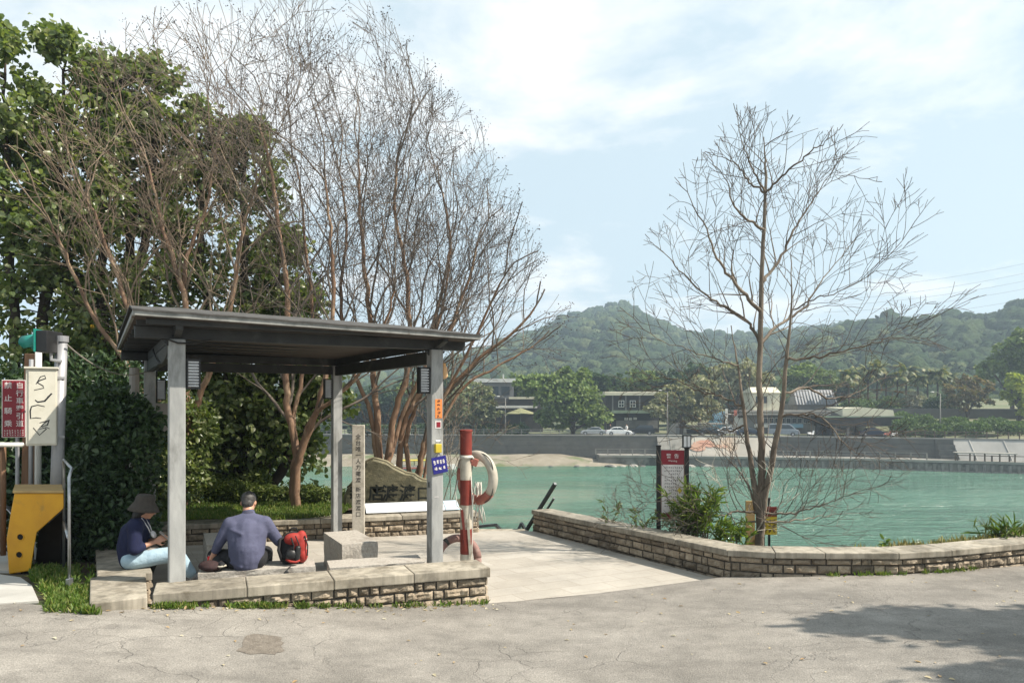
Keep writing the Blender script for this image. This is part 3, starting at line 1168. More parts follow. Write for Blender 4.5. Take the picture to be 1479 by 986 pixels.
# ================================================================ seats
def block(name, label, corners, ztop, zbot, seed, group='stone seats in the shelter', rough=.012):
    """stone block: smooth top, rock-faced sides"""
    rg = random.Random(seed)
    c = [Vector((x, y, 0)) for x, y in corners]
    bm = bmesh.new()
    lo = [bm.verts.new((p.x, p.y, zbot)) for p in c]
    hi = [bm.verts.new((p.x, p.y, ztop)) for p in c]
    bm.faces.new(hi)
    bm.faces.new(lo[::-1])
    for i in range(4):
        j = (i + 1) % 4
        bm.faces.new((lo[i], lo[j], hi[j], hi[i]))
    bmesh.ops.subdivide_edges(bm, edges=bm.edges[:], cuts=9, use_grid_fill=True)
    ctr = sum(c, Vector()) / 4
    for v in bm.verts:
        if v.co.z < ztop - .02:
            d = Vector((v.co.x - ctr.x, v.co.y - ctr.y, 0)).normalized()
            v.co += d * (rough * 2 * mnoise.noise(v.co * 11 + Vector((seed, 0, 0))))
        else:
            v.co.z += .003 * mnoise.noise(v.co * 6)
    bmesh.ops.recalc_face_normals(bm, faces=bm.faces[:])
    me = bpy.data.meshes.new(name)
    bm.to_mesh(me)
    bm.free()
    o = finish(me, name, MT['granite'])
    return tag(o, label, 'stone seat', group)


def quadpts(x, y, ux, uy, w, d):      # corner, direction, lengths
    u = Vector((ux, uy)).normalized()
    n = Vector((-u.y, u.x))
    p = Vector((x, y))
    return [tuple(p), tuple(p + u * w), tuple(p + u * w + n * d), tuple(p + n * d)]


block('stone_bench', 'long low stone bench slab that the man sits on', quadpts(-3.20, 7.53, 1.12, .36, 1.16, .42), .385, .0, 1)
block('stone_bench', 'low empty stone bench slab between the man and the sticker post', quadpts(-1.93, 7.84, .95, .32, 1.02, .40), .375, .0, 2)
block('stone_block', 'tall empty stone block seat near the inscribed pillar', quadpts(-2.06, 8.97, .43, .22, .44, .98), .41, -.03, 3)
block('stone_block', 'dark sided stone block seat in front of the seated man', quadpts(-3.60, 8.72, .43, .2, .44, .9), .45, -.03, 4)

# ================================================================ inscribed pillar
pl = thing('stone_pillar', 'slender pale stone pillar with a vertical line of dark characters', 'stone pillar', (-2.455, 11.83, zf(11.83)), rad(8))
mb = MB()
mb.box((0, 0, .93), (.19, .17, 1.86))
mb.build('shaft', MT['pillar'], pl, bevel=.006)
mb = MB()
s = '全台唯一人力擺渡'
z = 1.72
for ch in s:
    mb.text(ch, .088, (0, -.0865, z - .075), (1, 0, 0), (0, 0, 1))
    z -= .098
z -= .055
for ch in '新店渡渡口':
    mb.text(ch, .088, (0, -.0865, z - .075), (1, 0, 0), (0, 0, 1))
    z -= .098
mb.build('inscription', MT['ink'], pl)

# ================================================================ carved rock
mr = thing('monument_rock', 'carved olive stone monument with a sloping ridge and big dark characters', 'monument', (0, 0, 0))
outl = [(492, 752), (493, 735), (495, 718), (501, 704), (508, 697), (518, 682), (528, 666), (537, 661), (545, 662.5), (557, 666), (567, 673), (577, 678),
        (585, 682), (597, 684), (604, 689), (610, 692), (618, 693), (626, 697), (632, 706), (635, 724), (636, 752)]
YR = 13.0
front = [at(px, py, YR) for px, py in outl]
cen = at(575, 728, YR)
bm = bmesh.new()
ringsR = []
for s_, dy in ((.93, -.02), (1.0, .05), (1.0, .22), (.9, .32)):
    ringsR.append([bm.verts.new((cen.x + (p.x - cen.x) * s_, YR + dy, cen.z + (p.z - cen.z) * s_ if p.z > cen.z else p.z)) for p in front])
n_ = len(front)
for ra, rb in zip(ringsR, ringsR[1:]):
    for i in range(n_ - 1):
        bm.faces.new((ra[i], rb[i], rb[i + 1], ra[i + 1]))
f1 = bm.faces.new(ringsR[0])
bm.faces.new(ringsR[-1][::-1])
bmesh.ops.recalc_face_normals(bm, faces=bm.faces[:])
me = bpy.data.meshes.new('rock')
bm.to_mesh(me)
bm.free()
finish(me, 'rock', MT['rock'], mr)
mb = MB()
for ch, px in (('新', 517), ('店', 543.5), ('渡', 563.5), ('渡', 588.5), ('口', 612)):
    p = at(px, 720.5, YR - .03)
    mb.text(ch, .30 if ch != '口' else .27, p, (1, 0, 0), (0, 0, 1), 0, .018)
inn = mb.build('carved_characters', MT['carve'], mr)
# thin rim along the ridge, painted paler than the rock to look lit
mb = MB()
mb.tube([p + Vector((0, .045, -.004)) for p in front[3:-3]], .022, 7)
mb.build('ridge_rim', MT['rock_edge_lit'], mr, smooth=True)

# sloping info panel on the wall in front of the rock
ip = thing('info_panel', 'long white sloping information panel lying on the wall before the carved rock', 'information panel', (0, 0, 0))
u = Vector((BW[1][0] - BW[0][0], BW[1][1] - BW[0][1], 0)).normalized()
nn = Vector((-u.y, u.x, 0))
p0 = at(529, 745, 12.42); p0.z = .268
wl = 1.36
slope = Vector((0, 0, .125)) + nn * .28
def panel(a, b_, mat, name):
    mb = MB()
    o_ = p0 + u * a + Vector((0, 0, .012))
    mb.obox(o_, u * (b_ - a), slope, slope.cross(u).normalized() * -.014)
    return mb.build(name, mat, ip, bevel=.003)
panel(0, wl - .01, MT['panel_white'], 'white_panel')
panel(wl, wl + .25, MT['panel_blue'], 'blue_panel')
for t_ in (.03, wl / 2, wl + .2):
    mb = MB()
    b0 = p0 + u * t_
    mb.extr([b0, b0 + nn * .28, b0 + nn * .28 + Vector((0, 0, .115))], u * .03)
    mb.build('support', MT['greybox'], ip)

# ================================================================ lifebuoy post
bo = thing('lifebuoy_post', 'fat round mooring post with flaking red and white bands', 'post', (-.555, 8.93, zf(8.93)))
bands = [(0, .13, 'red'), (.13, .42, 'cream'), (.42, .50, 'red')]
ztop = at(0, 620, 8.93).z - zf(8.93)
zz = [at(0, y, 8.93).z - zf(8.93) for y in (836, 803, 766, 728.5, 693, 656.5, 620)]
cols = ['red', 'cream', 'red', 'cream', 'red', 'cream', 'red']
edges = [-.05] + [at(0, y, 8.93).z - zf(8.93) for y in (799, 763, 728.5, 692.5, 656.5)] + [ztop]
cl = ['cream', 'red', 'cream', 'red', 'cream', 'red']
for i in range(6):
    mb = MB()
    r = .071 + (.0008 if i % 2 else 0)
    prof = [(r, edges[i]), (r, edges[i + 1])]
    if i == 5:
        prof = [(r, edges[i]), (r, edges[i + 1] - .03), (r + .006, edges[i + 1] - .028), (r + .006, edges[i + 1] - .006), (r - .004, edges[i + 1])]
    mb.lathe(prof, 28)
    o = mb.build('band', MT[cl[i]], bo, smooth=True)
    md = o.modifiers.new('edge', 'EDGE_SPLIT'); md.split_angle = rad(40)
mb = MB()
mb.lathe([(.078, 1.48), (.08, 1.485), (.08, 1.505), (.078, 1.51)], 24)
mb.tube([(-.06, -.06, 1.5), (.02, -.085, 1.49), (.075, -.05, 1.5), (.09, -.02, 1.47)], .016, 7)
mb.build('rope_lashing', MT['rope'], bo, smooth=True)
mb = MB()
mb.box((.095, -.01, 1.435), (.10, .05, .09), 0, (rad(20), 'Y'))
mb.box((.03, -.04, 1.45), (.10, .02, .03))
mb.build('hook', MT['ringred'], bo, bevel=.008)
# peeling splinters and strip on the post
mb = MB()
mb.box((-.02, -.078, .62), (.028, .012, .5), 0, (rad(-6), 'Y'))
mb.build('strip', MT['red'], bo)
mb = MB()
mb.box((.04, -.074, .55), (.03, .01, .42), 0, (rad(-4), 'Y'))
mb.box((.05, -.066, .30), (.03, .02, .3), 0, (rad(4), 'Y'))
mb.build('torn_paint', MT['cream'], bo)


def ring_buoy(name, label, c, R_, r_, yaw, tiltv, secs, group, oval=1.0):
    root = thing(name, label, 'lifebuoy', c, 0, group)
    Mx = Matrix.Rotation(yaw, 3, 'Z') @ Matrix.Rotation(tiltv, 3, 'X')
    for k, (a0, a1, mat) in enumerate(secs):
        n = max(4, int((a1 - a0) / 8))
        pts = []
        for i in range(n + 1):
            a = rad(a0 + (a1 - a0) * i / n)
            pts.append(Mx @ Vector((math.cos(a) * R_, 0, math.sin(a) * R_)))
        mb = MB()
        mb.tube(pts, r_ if mat != 'ringred' else r_ * 1.015, 16)
        mb.build('ring_section', MT[mat], root, smooth=True)
    return root, Mx


rb, Mx = ring_buoy('lifebuoy', 'round cream and red lifebuoy hanging on the banded post', (-.36 - .07, 9.06, at(0, 690, 9.0).z), .275, .058, rad(-42), 0,
                   [(-38, 158, 'ringcream'), (158, 322, 'ringred')], 'lifebuoys at the post')
mb = MB()
pts = []
for i in range(40):
    a = rad(-60 + 300 * i / 39)
    k = 1.02 + .22 * abs(math.sin(2 * a))
    pts.append(Mx @ Vector((math.cos(a) * .275 * k, -.03, math.sin(a) * .275 * k)))
mb.tube(pts, .006, 5)
mb.tube([Mx @ Vector((.03, -.07, .25)), Mx @ Vector((-.05, -.07, .0)), Mx @ Vector((.02, -.07, -.2))], .006, 5)
mb.build('grab_rope', MT['cord'], rb, smooth=True)
rb2, Mx2 = ring_buoy('lifebuoy', 'faded pinkish lifebuoy leaning low against the foot of the banded post', (-.665, 9.08, .205), .262, .05, rad(25), rad(-8),
                     [(0, 118, 'ringpink'), (118, 126, 'cord'), (126, 360, 'ringpink')], 'lifebuoys at the post')
# bundle of white rope hanging behind the post
rg = random.Random(31)
mb = MB()
for k in range(11):
    x = -.42 + rg.uniform(-.02, .05)
    y = 9.02 + rg.uniform(-.03, .05)
    pts = [Vector((x + rg.uniform(-.02, .02) + (.012 * k - .05) * t, y, 1.16 - t * rg.uniform(.46, .5))) for t in (0, .25, .5, .75, 1)]
    mb.tube(pts, .006, 5)
tag(mb.build('rope_bundle', MT['rope'], smooth=True), 'loose bundle of white rope strands hanging below the upper lifebuoy', 'rope')
mb = MB()
mb.tube([(-.49, 8.88, 1.25), (-.47, 8.86, .8), (-.48, 8.87, .4), (-.475, 8.87, .03)], .006, 5)
mb.tube([(-.65, 8.9, 1.2), (-.68, 8.88, 1.05), (-.66, 8.87, .9), (-.6, 8.85, .85)], .006, 5)
tag(mb.build('rope', MT['rope'], smooth=True), 'thin pale rope hanging down beside the banded post', 'rope')

# ================================================================ stair handrails
def rail(name, label, segs, w=.05, h=.05, mat='railsteel', cat='handrail'):
    root = thing(name, label, cat, segs[0][0])
    o0 = Vector(segs[0][0])
    for p, q, nm, ww in segs:
        mb = MB()
        mb.beam(Vector(p) - o0, Vector(q) - o0, ww, ww)
        mb.build(nm, MT[mat], root, bevel=.003)
    return root


a1, a2 = at(802, 698, 13.0), at(763, 767, 13.5)
b1 = at(799, 742, 13.0)
a3 = a2 + (a2 - a1) * 1.4 + Vector((0, .9, 0))
rail('handrail', 'dark steel stair handrail dropping from the end of the long wall', [
    (a1, a3, 'top_rail', .055), (a1, Vector((a1.x, a1.y, -.15)), 'post', .07),
    (a1 + Vector((-.02, .03, -.26)), a3 + Vector((-.0, .03, -.26)), 'lower_rail', .03),
    (a1.lerp(a2, .35), a1.lerp(a2, .35) + Vector((0, 0, -.6)), 'baluster', .03), (a1.lerp(a2, .7), a1.lerp(a2, .7) + Vector((0, 0, -.6)), 'baluster', .03)])
c1, c2, c3 = at(753, 755, 13.9), at(744, 775, 13.9), at(765, 776, 14.1)
rail('handrail', 'short dark angled stair rail in the middle of the landing steps', [
    (c2, c1, 'top_rail', .05), (c1, c3, 'top_rail', .05), (at(752, 768, 13.9), at(758, 764, 13.9), 'brace', .03)])
d1, d2, d3 = at(690, 760, 13.3), at(716, 757.5, 13.3), at(729, 771, 13.9)
rail('handrail', 'flat dark stair rail just behind the banded post', [
    (d1, d2, 'top_rail', .05), (d2, d3, 'top_rail', .05), (d2, d2 + Vector((0, 0, -.3)), 'post', .04), (d1, d1 + Vector((0, 0, -.3)), 'post', .04)])
e1, e2 = at(278, 670, 14.0), at(416, 713, 15.2)
rail('handrail', 'dark sloping handrail seen behind the lawn shrubs', [(e1, e2, 'top_rail', .06), (e1, e1 + Vector((0, 0, -.8)), 'post', .05), (e2, e2 + Vector((0, 0, -.8)), 'post', .05)], mat='black')

# ================================================================ notice board by the right wall
nb = thing('notice_board', 'notice board with red header and white text sheet between two black posts', 'notice board', (2.13, 10.75, .2), rad(-8))
w_ = .40
for sx, zt_ in ((0, 1.30), (1, 1.27)):
    mb = MB()
    mb.box((sx * w_, 0, zt_ / 2 - .1), (.062, .062, zt_ + .2))
    p = mb.build('post', MT['black'], nb, bevel=.004)
    c_ = MB(); c_.box((sx * w_, 0, zt_ + .012), (.074, .074, .02)); c_.build('post_cap', MT['black'], p)
mb = MB()
mb.box((w_ / 2, .005, .75), (w_ - .07, .03, 1.0)); mb.build('frame', MT['signred'], nb)
mb = MB()
mb.box((w_ / 2, -.0135, .69), (w_ - .085, .004, .70)); mb.build('text_sheet', MT['signwhite'], nb)
mb = MB()
for ch, x in (('警', -.055), ('告', .055)):
    mb.text(ch, .07, (w_ / 2 + x, -.0125, 1.14), (1, 0, 0), (0, 0, 1))
mb.text('Warning', .035, (w_ / 2, -.0125, 1.085), (1, 0, 0), (0, 0, 1))
mb.build('heading', MT['signwhite'], nb)
rg = random.Random(44)
mb = MB()
for r in range(13):
    n = rg.randint(6, 9)
    for k in range(n):
        if r in (2, 7) and k < 2:
            continue
        mb.scribble(rg, (w_ / 2 - .12 + k * .029, -.0157, .985 - r * .047), (1, 0, 0), (0, 0, 1), .026, .030, .0007)
mb.build('lettering', MT['ink'], nb)
mb = MB()
mb.extr([(w_ - .10, -.0165, .62), (w_ - .065, -.0165, .67), (w_ - .10, -.0165, .72), (w_ - .135, -.0165, .67)], (0, -.002, 0))
mb.build('warning_diamond', MT['lampyellow'], nb)
mb = MB()
mb.box((w_, 0, 1.378), (.11, .11, .16)); lp = mb.build('lantern', MT['board'], nb, bevel=.004)
mb = MB()
for sx in (-1, 0, 1):
    for sy in (-1, 1):
        mb.box((w_ + sx * .052, sy * .0565, 1.378), (.010, .006, .17))
        mb.box((w_ + sy * .0565, sx * .052, 1.378), (.006, .010, .17))
mb.box((w_, 0, 1.465), (.126, .126, .014)); mb.box((w_, 0, 1.294), (.126, .126, .014))
mb.build('lantern_frame', MT['black'], lp)

# weathered signs at the foot of the bare tree
sb = thing('warning_sign', 'faded red and yellow sign panel behind the bare tree trunk', 'sign', (3.70, 10.62, .12), rad(-5))
mb = MB(); mb.box((0, 0, .255), (.20, .02, .26)); mb.build('yellow_plate', MT['lampyellow'], sb)
mb = MB(); mb.box((0, 0, .455), (.20, .022, .138)); mb.build('red_plate', MT['red'], sb)
mb = MB()
rg = random.Random(8)
for r in range(3):
    for k in range(3):
        mb.scribble(rg, (-.085 + k * .06, -.0105, .30 - r * .075), (1, 0, 0), (0, 0, 1), .05, .055, .0008)
for k in range(2):
    mb.scribble(rg, (-.07 + k * .075, -.0115, .425), (1, 0, 0), (0, 0, 1), .06, .07, .0008)
mb.build('lettering', MT['maroon'], sb)
mb = MB(); mb.box((0, .03, .1), (.03, .03, 1.1)); mb.build('stake', MT['black'], sb)
mb = MB(); mb.box((0, 0, .06), (.13, .03, .96))
o = mb.build('wooden_board', MT['woodtop'], None, bevel=.003)
o.location = (3.42, 10.62, .19); tag(o, 'weathered brown board standing beside the bare tree trunk', 'board')
mb = MB(); mb.box((0, 0, .05), (.022, .022, 1.14))
o = mb.build('stake', MT['black'], None); o.location = (3.63, 10.66, .29); tag(o, 'thin black stake beside the bare tree trunk', 'stake')

# ================================================================ left edge: signals, signs, cabinet
# yellow cabinet-like barrier
yb = thing('yellow_barrier', 'yellow hollow street barrier with round holes and a cut away side, on the pavement edge', 'barrier', (0, 0, 0))
YF = 7.95
prof = [(21, 712), (92, 712), (92, 734), (53, 769), (49.5, 790), (44, 824), (13, 829), (9.5, 778), (16, 738)]
fr = [at(px, py, YF) for px, py in prof]
mb = MB()
mb.extr(fr, (-.40, .62, 0))
mb.build('shell', MT['yellow'], yb, bevel=.012)
tp = at(21, 712, YF)
mb = MB()
mb.obox(tp + Vector((-.01, -.015, .002)), (at(92, 712, YF) - tp) + Vector((.02, 0, 0)), (-.415, .65, 0), (0, 0, .028))
mb.build('top_board', MT['woodtop'], yb, bevel=.005)
for px, py, nm in ((29.6, 775, 'hole'), (28, 800.5, 'hole')):
    p = at(px, py, YF)
    mb = MB()
    Mx = Matrix.Rotation(rad(90), 3, 'X')
    mb.lathe([(.031, 0), (.031, .004)], 20, p + Vector((0, .002, 0)), Mx)
    h = mb.build('hole', MT['hole'], yb)
    mb = MB()
    mb.tube([p + Vector((.036 * math.cos(a), -.003, .036 * math.sin(a))) for a in [k * .3142 for k in range(20)]], .005, 6, closed=True)
    mb.build('hole_rim', MT['yellow'], h, smooth=True)
# black sheet painted in for the shaded void under the barrier's slant
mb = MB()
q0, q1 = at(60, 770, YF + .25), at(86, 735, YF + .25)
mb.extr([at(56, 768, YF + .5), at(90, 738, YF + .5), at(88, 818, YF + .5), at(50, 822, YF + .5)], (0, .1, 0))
mb.build('back_or_shade_plate', MT['black'], yb)

# steel mast with signal head
pm = thing('signal_mast', 'grey steel mast leaning slightly, carrying a green traffic signal and a white cabinet', 'mast', (-5.62, 8.62, rz(-5.6, 8.6)))
b0 = Vector((-5.44 + .0, 8.62, rz(-5.4, 8.6) - .1)); t0 = at(89, 490, 8.62)
b0.x = at(78, 730, 8.62).x
o0 = Vector(pm.location)
mb = MB()
mb.tube([b0 - o0, t0 - o0], [.072, .062], 18)
ps = mb.build('pole', MT['polesteel'], pm, smooth=True)
mb = MB()
mb.tube([t0 - o0 - (t0 - b0).normalized() * .03, t0 - o0 + (t0 - b0).normalized() * .04], .074, 18)
mb.build('pole_cap', MT['polesteel'], ps)
sg = thing('traffic_signal', 'green hooded traffic signal head on the steel mast above the white cabinet', 'traffic signal', at(70, 494, 8.50))
mb = MB(); mb.box((.0, .02, -.0), (.13, .30, .25)); mb.build('housing', MT['black'], sg, bevel=.01)
mb = MB(); mb.box((-.075, .0, .01), (.02, .30, .26)); mb.build('back_or_shade_plate', MT['siggreen'], sg, bevel=.008)
mb = MB()
V, F = [], []
n = 18
for i, xx in enumerate((-.085, -.18, -.285)):
    for k in range(n + 1):
        a = rad(-35 + 250 * k / n)
        r = .098 - .004 * i
        V.append((xx + (.09 if i == 2 else 0) * max(0, -math.sin(a)) , r * math.cos(a), r * math.sin(a) - .012 * i))
for i in range(2):
    for k in range(n):
        F.append((i * (n + 1) + k, i * (n + 1) + k + 1, (i + 1) * (n + 1) + k + 1, (i + 1) * (n + 1) + k))
mb.add(V, F)
o = mb.build('hood', MT['siggreen'], sg, smooth=True)
sm = o.modifiers.new('t', 'SOLIDIFY'); sm.thickness = .006
mb = MB(); mb.lathe([(.10, 0), (.07, .02), (.01, .03)], 20, (-.085, 0, 0), Matrix.Rotation(rad(-90), 3, 'Y')); mb.build('lens', MT['hole'], sg, smooth=True)
mb = MB(); mb.tube([(.02, .02, -.1), (.02, .02, -.2), (.12, .05, -.22)], .02, 8); mb.build('mount', MT['polesteel'], sg)

# white cabinet with spray tag
cb = thing('control_cabinet', 'cream metal signal cabinet with black sprayed scrawl, strapped to the mast', 'cabinet', at(60, 588, 8.42), rad(28))
wC, hC = .30, .87
mb = MB(); mb.box((0, .03, 0), (wC, .11, hC)); mb.build('case', MT['ivory'], cb, bevel=.008)
mb = MB(); mb.box((.01, -.032, -.005), (wC - .035, .012, hC - .05)); dr = mb.build('door', MT['ivory'], cb, bevel=.004)
mb = MB(); mb.box((0, .02, hC / 2 + .012), (wC + .03, .15, .022)); mb.build('lid', MT['ivory'], cb, bevel=.004)
mb = MB()
def stroke(pts, w):
    mb.tube([Vector((x * .17, -.0405, z * .42)) for x, z in pts], [w * (.6 + .4 * math.sin(3.14 * i / (len(pts) - 1))) for i in range(len(pts))], 5)
stroke([(-.3, .62), (-.05, .82), (.2, .86), (.25, .78), (-.1, .72), (-.2, .66), (.1, .58), (.15, .52), (-.4, .46)], .007)
stroke([(-.35, .2), (-.2, .14), (.2, .17), (.6, .38), (.35, .28)], .010)
stroke([(.2, .02), (-.2, .06), (-.55, .02), (-.62, -.1), (-.6, -.3), (-.3, -.28), (0, -.3)], .008)
stroke([(-.1, -.42), (.25, -.38), (.45, -.34), (.35, -.48), (.0, -.52), (.3, -.58), (-.1, -.75), (-.45, -.55)], .008)
stroke([(.45, -.34), (.1, -.46), (-.2, -.6), (.3, -.54), (.48, -.58)], .006)
for v in range(len(mb.V)):
    x, y, z = mb.V[v]
    mb.V[v] = (x, -.0385 - max(0, (-.0385 - y)) * .12, z)
mb.build('scrawl', MT['black'], dr)
mb = MB(); mb.box((.17, .08, -.34), (.10, .03, .03)); mb.box((.17, .08, .34), (.10, .03, .03)); mb.build('bracket', MT['polesteel'], cb)

# red bicycle sign
rs = thing('bicycle_sign', 'tall red sign with two columns of white characters about bicycles', 'sign', at(20, 590, 8.75), rad(26))
wS, hS = .238, .68
mb = MB(); mb.box((0, 0, 0), (wS, .012, hS)); mb.build('rim', MT['signwhite'], rs, bevel=.004)
mb = MB(); mb.box((0, -.0045, 0), (wS - .016, .008, hS - .016)); pn = mb.build('face', MT['signred'], rs)
mb = MB()
for i, ch in enumerate('自行車牽引道'):
    mb.text(ch, .080, (.06, -.0095, .245 - i * .09), (1, 0, 0), (0, 0, 1), 0, .008)
for i, ch in enumerate('禁止騎乘'):
    mb.text(ch, .082, (-.055, -.0095, .245 - i * .15), (1, 0, 0), (0, 0, 1), 0, .008)
rg = random.Random(2)
for r in range(3):
    for k in range(8):
        mb.scribble(rg, (-.10 + k * .026, -.0095, -.268 - r * .026), (1, 0, 0), (0, 0, 1), .022, .02, .0005)
mb.build('lettering', MT['signwhite'], rs)
mb = MB(); mb.tube([(.03, .04, -1.2), (.03, .04, .3)], .022, 10); mb.build('post', MT['polesteel'], rs)

q = at(40, 500, 9.2)
mb = MB(); mb.box((0, 0, 1.23), (.16, .09, 2.75))
o = mb.build('post', MT['brownpost'], None, bevel=.006); o.location = (q.x, q.y, rz(q.x, q.y) - .1); o.rotation_euler = (0, rad(1.5), 0)
tag(o, 'square brown weathered post behind the white cabinet', 'post')
for px, Y, h, lab in ((54.5, 9.05, 2.72, 'slender white pole right behind the white cabinet'), (44, 8.9, 2.45, 'thin grey pole between the red sign and white cabinet')):
    q = at(px, 500, Y)
    mb = MB(); mb.tube([(0, 0, 0), (.01, 0, h)], .036 if px > 50 else .024, 12)
    o = mb.build('post', MT['white' if px > 50 else 'polesteel'], None, smooth=True); o.location = (q.x, q.y, rz(q.x, q.y) - .05)
    tag(o, lab, 'pole')
# pale rail under the red sign
fb = thing('barrier_rail', 'pale horizontal rail on a dark post under the red sign', 'railing', at(4, 642, 8.3))
mb = MB(); mb.tube([(-1.2, 0, 0), (.225, 0, 0)], .026, 10); mb.build('rail', MT['white'], fb, smooth=True)
mb = MB(); mb.tube([(-.03, .05, -1.25), (-.03, .05, .02)], .03, 10); mb.build('post', MT['brownpost'], fb, smooth=True)
# inverted-U stainless hoop seen edge on
hp = thing('steel_hoop', 'narrow stainless steel hoop standing in the grass beside the yellow barrier', 'bollard hoop', (at(98.5, 800, 7.1).x, 7.1, rz(-4.3, 7.1)))
mb = MB()
mb.tube([(.012, 0, -.1), (.008, 0, 1.08), (.0, .06, 1.16), (-.05, .10, 1.18), (-.60, .92, 1.18), (-.64, .98, 1.14), (-.66, 1.02, 1.05), (-.66, 1.02, -.1)], .014, 10)
mb.build('tube', MT['stainless'], hp, smooth=True)
mb = MB(); mb.tube([(.0, .0, .5), (-.66, 1.02, .5)], .015, 8); mb.build('cross_bar', MT['stainless'], hp, smooth=True)
mb = MB(); mb.box((.012, 0, .03), (.035, .07, .16)); mb.build('foot', MT['stainless'], hp, bevel=.004)
# bicycle parked mostly out of the frame
bk = thing('bicycle', 'dark bicycle parked behind the yellow barrier with its front wheel showing', 'bicycle', (at(-12, 724, 9.2).x, 9.2, rz(-6.4, 9.2) + .34))
def circ(c, r, n=32, plane='XZ'):
    return [Vector(c) + Vector((r * math.cos(6.2832 * k / n), 0, r * math.sin(6.2832 * k / n))) for k in range(n)]
for cx_ in (0, -1.02):
    mb = MB(); mb.tube(circ((cx_, 0, 0), .325), .019, 8, closed=True); wh = mb.build('tyre', MT['black'], bk, smooth=True)
    mb = MB(); mb.tube(circ((cx_, 0, 0), .30), .010, 6, closed=True)
    mb.build('rim', MT['stainless'], wh)
    mb = MB()
    for k in range(14):
        a = 6.2832 * k / 14
        mb.tube([(cx_, 0, 0), (cx_ + .3 * math.cos(a), 0, .3 * math.sin(a))], .002, 4)
    mb.build('spokes', MT['stainless'], wh)
mb = MB()
for p, q in (((0, 0, 0), (-.17, 0, .5)), ((-.17, 0, .45), (-.55, 0, -.03)), ((-.55, 0, -.03), (-.68, 0, .5)), ((-.17, 0, .5), (-.66, 0, .45)), ((-.55, 0, -.03), (-1.02, 0, 0)), ((-.66, 0, .42), (-1.02, 0, 0))):
    mb.tube([p, q], .017, 8)
mb.build('frame', MT['railsteel'], bk, smooth=True)
mb = MB(); mb.tube([(-.17, 0, .5), (-.19, 0, .62), (-.14, .0, .64)], .014, 8); mb.tube([(-.1, -.25, .66), (-.15, 0, .64), (-.1, .25, .66)], .013, 8); mb.build('handlebar', MT['black'], bk, smooth=True)
mb = MB(); mb.ellipsoid((-.70, 0, .54), (.13, .07, .035)); mb.build('saddle', MT['black'], bk, smooth=True)

# ================================================================ people
def remesh(mb, name, mat, parent, vox=.011, it=5, fac=.5):
    o = mb.build(name, mat, parent, smooth=True)
    r = o.modifiers.new('r', 'REMESH')
    r.mode = 'VOXEL'
    r.voxel_size = vox
    r.use_smooth_shade = True
    s = o.modifiers.new('s', 'SMOOTH')
    s.iterations = it
    s.factor = fac
    return o


def chain(mb, pts, rr, n=14):
    for (p, r0), (q, r1) in zip(zip(pts, rr), list(zip(pts, rr))[1:]):
        mb.capsule(p, r0, q, r1, n)


def hand(mb, wrist, d, nrm, s=1.0, curl=.6, side=1):
    """palm with four fingers and a thumb; d: finger direction, nrm: back of the hand"""
    d, nrm = Vector(d).normalized(), Vector(nrm)
    nrm = (nrm - d * nrm.dot(d)).normalized()
    x = d.cross(nrm) * side
    w = Vector(wrist)
    for k in range(4):
        off = (k - 1.5) * .020 * s
        b0_ = w + d * .02 * s + x * off * .6
        k0 = w + d * .085 * s + x * off
        mb.capsule(b0_, .017 * s, k0, .0125 * s, 8, 3)
        L = (.040, .046, .043, .034)[k] * s
        p, dd = k0, d.copy()
        for j in range(3):
            dd = (dd - nrm * math.tan(curl * .75)).normalized()
            q = p + dd * L * (1, .62, .5)[j]
            mb.capsule(p, (.0105 - .001 * j) * s, q, (.0095 - .001 * j) * s, 8, 3)
            p = q
    t0_ = w + d * .03 * s - x * .028 * s
    t1_ = t0_ + (d * .6 - x * .8 - nrm * .3).normalized() * .045 * s
    t2_ = t1_ + (d * .9 - x * .1 - nrm * .5).normalized() * .035 * s
    chain(mb, [t0_, t1_, t2_], [.014 * s, .012 * s, .009 * s], 8)


def head(mb, c, M_, s=1.0):
    """skull, jaw, nose, ears, brows; M_ turns the head (x right, y forward, z up)"""
    def P_(x, y, z):
        return Vector(c) + M_ @ Vector((x, y, z)) * s
    def E(cc, sz):
        mb.ellipsoid(P_(*cc), [q * s for q in sz], 18, 12, M_)
    E((0, -.005, .03), (.074, .092, .088))
    E((0, .03, -.04), (.056, .062, .070))
    E((0, .062, -.085), (.026, .022, .022))
    mb.capsule(P_(0, .088, .012), .010 * s, P_(0, .106, -.028), .015 * s, 8)
    E((0, .088, -.058), (.024, .010, .010))
    for sx in (-1, 1):
        E((sx * .074, -.008, -.005), (.010, .020, .032))
        E((sx * .030, .080, .022), (.022, .012, .008))
        E((sx * .042, .062, -.02), (.022, .022, .022))


# ---- the man, seen from behind
MZ = .385
man = thing('person', 'man with greying hair in a slate blue long-sleeved top sitting with his back turned', 'person', (-2.80, 7.80, 0), rad(14))
pel, che, nek, hd = Vector((0, 0, MZ + .10)), Vector((0, .07, MZ + .36)), Vector((.005, .15, MZ + .545)), Vector((.0, .21, MZ + .66))
shL, shR = Vector((-.175, .10, MZ + .455)), Vector((.175, .10, MZ + .455))
elL, wrL = Vector((-.285, .10, MZ + .26)), Vector((-.365, .13, MZ + .085))
elR, wrR = Vector((.315, .15, MZ + .24)), Vector((.34, .36, MZ + .16))
hpL, hpR = Vector((-.10, .03, MZ + .09)), Vector((.10, .03, MZ + .09))
knL, anL = Vector((-.36, .30, MZ + .09)), Vector((-.26, .02, MZ + .06))
knR, anR = Vector((.16, .44, MZ + .07)), Vector((.15, .46, .08))
Mh = Matrix.Rotation(rad(-8), 3, 'Z') @ Matrix.Rotation(rad(-22), 3, 'X')
mb = MB()
chain(mb, [pel, che, nek], [.13, .13, .06])
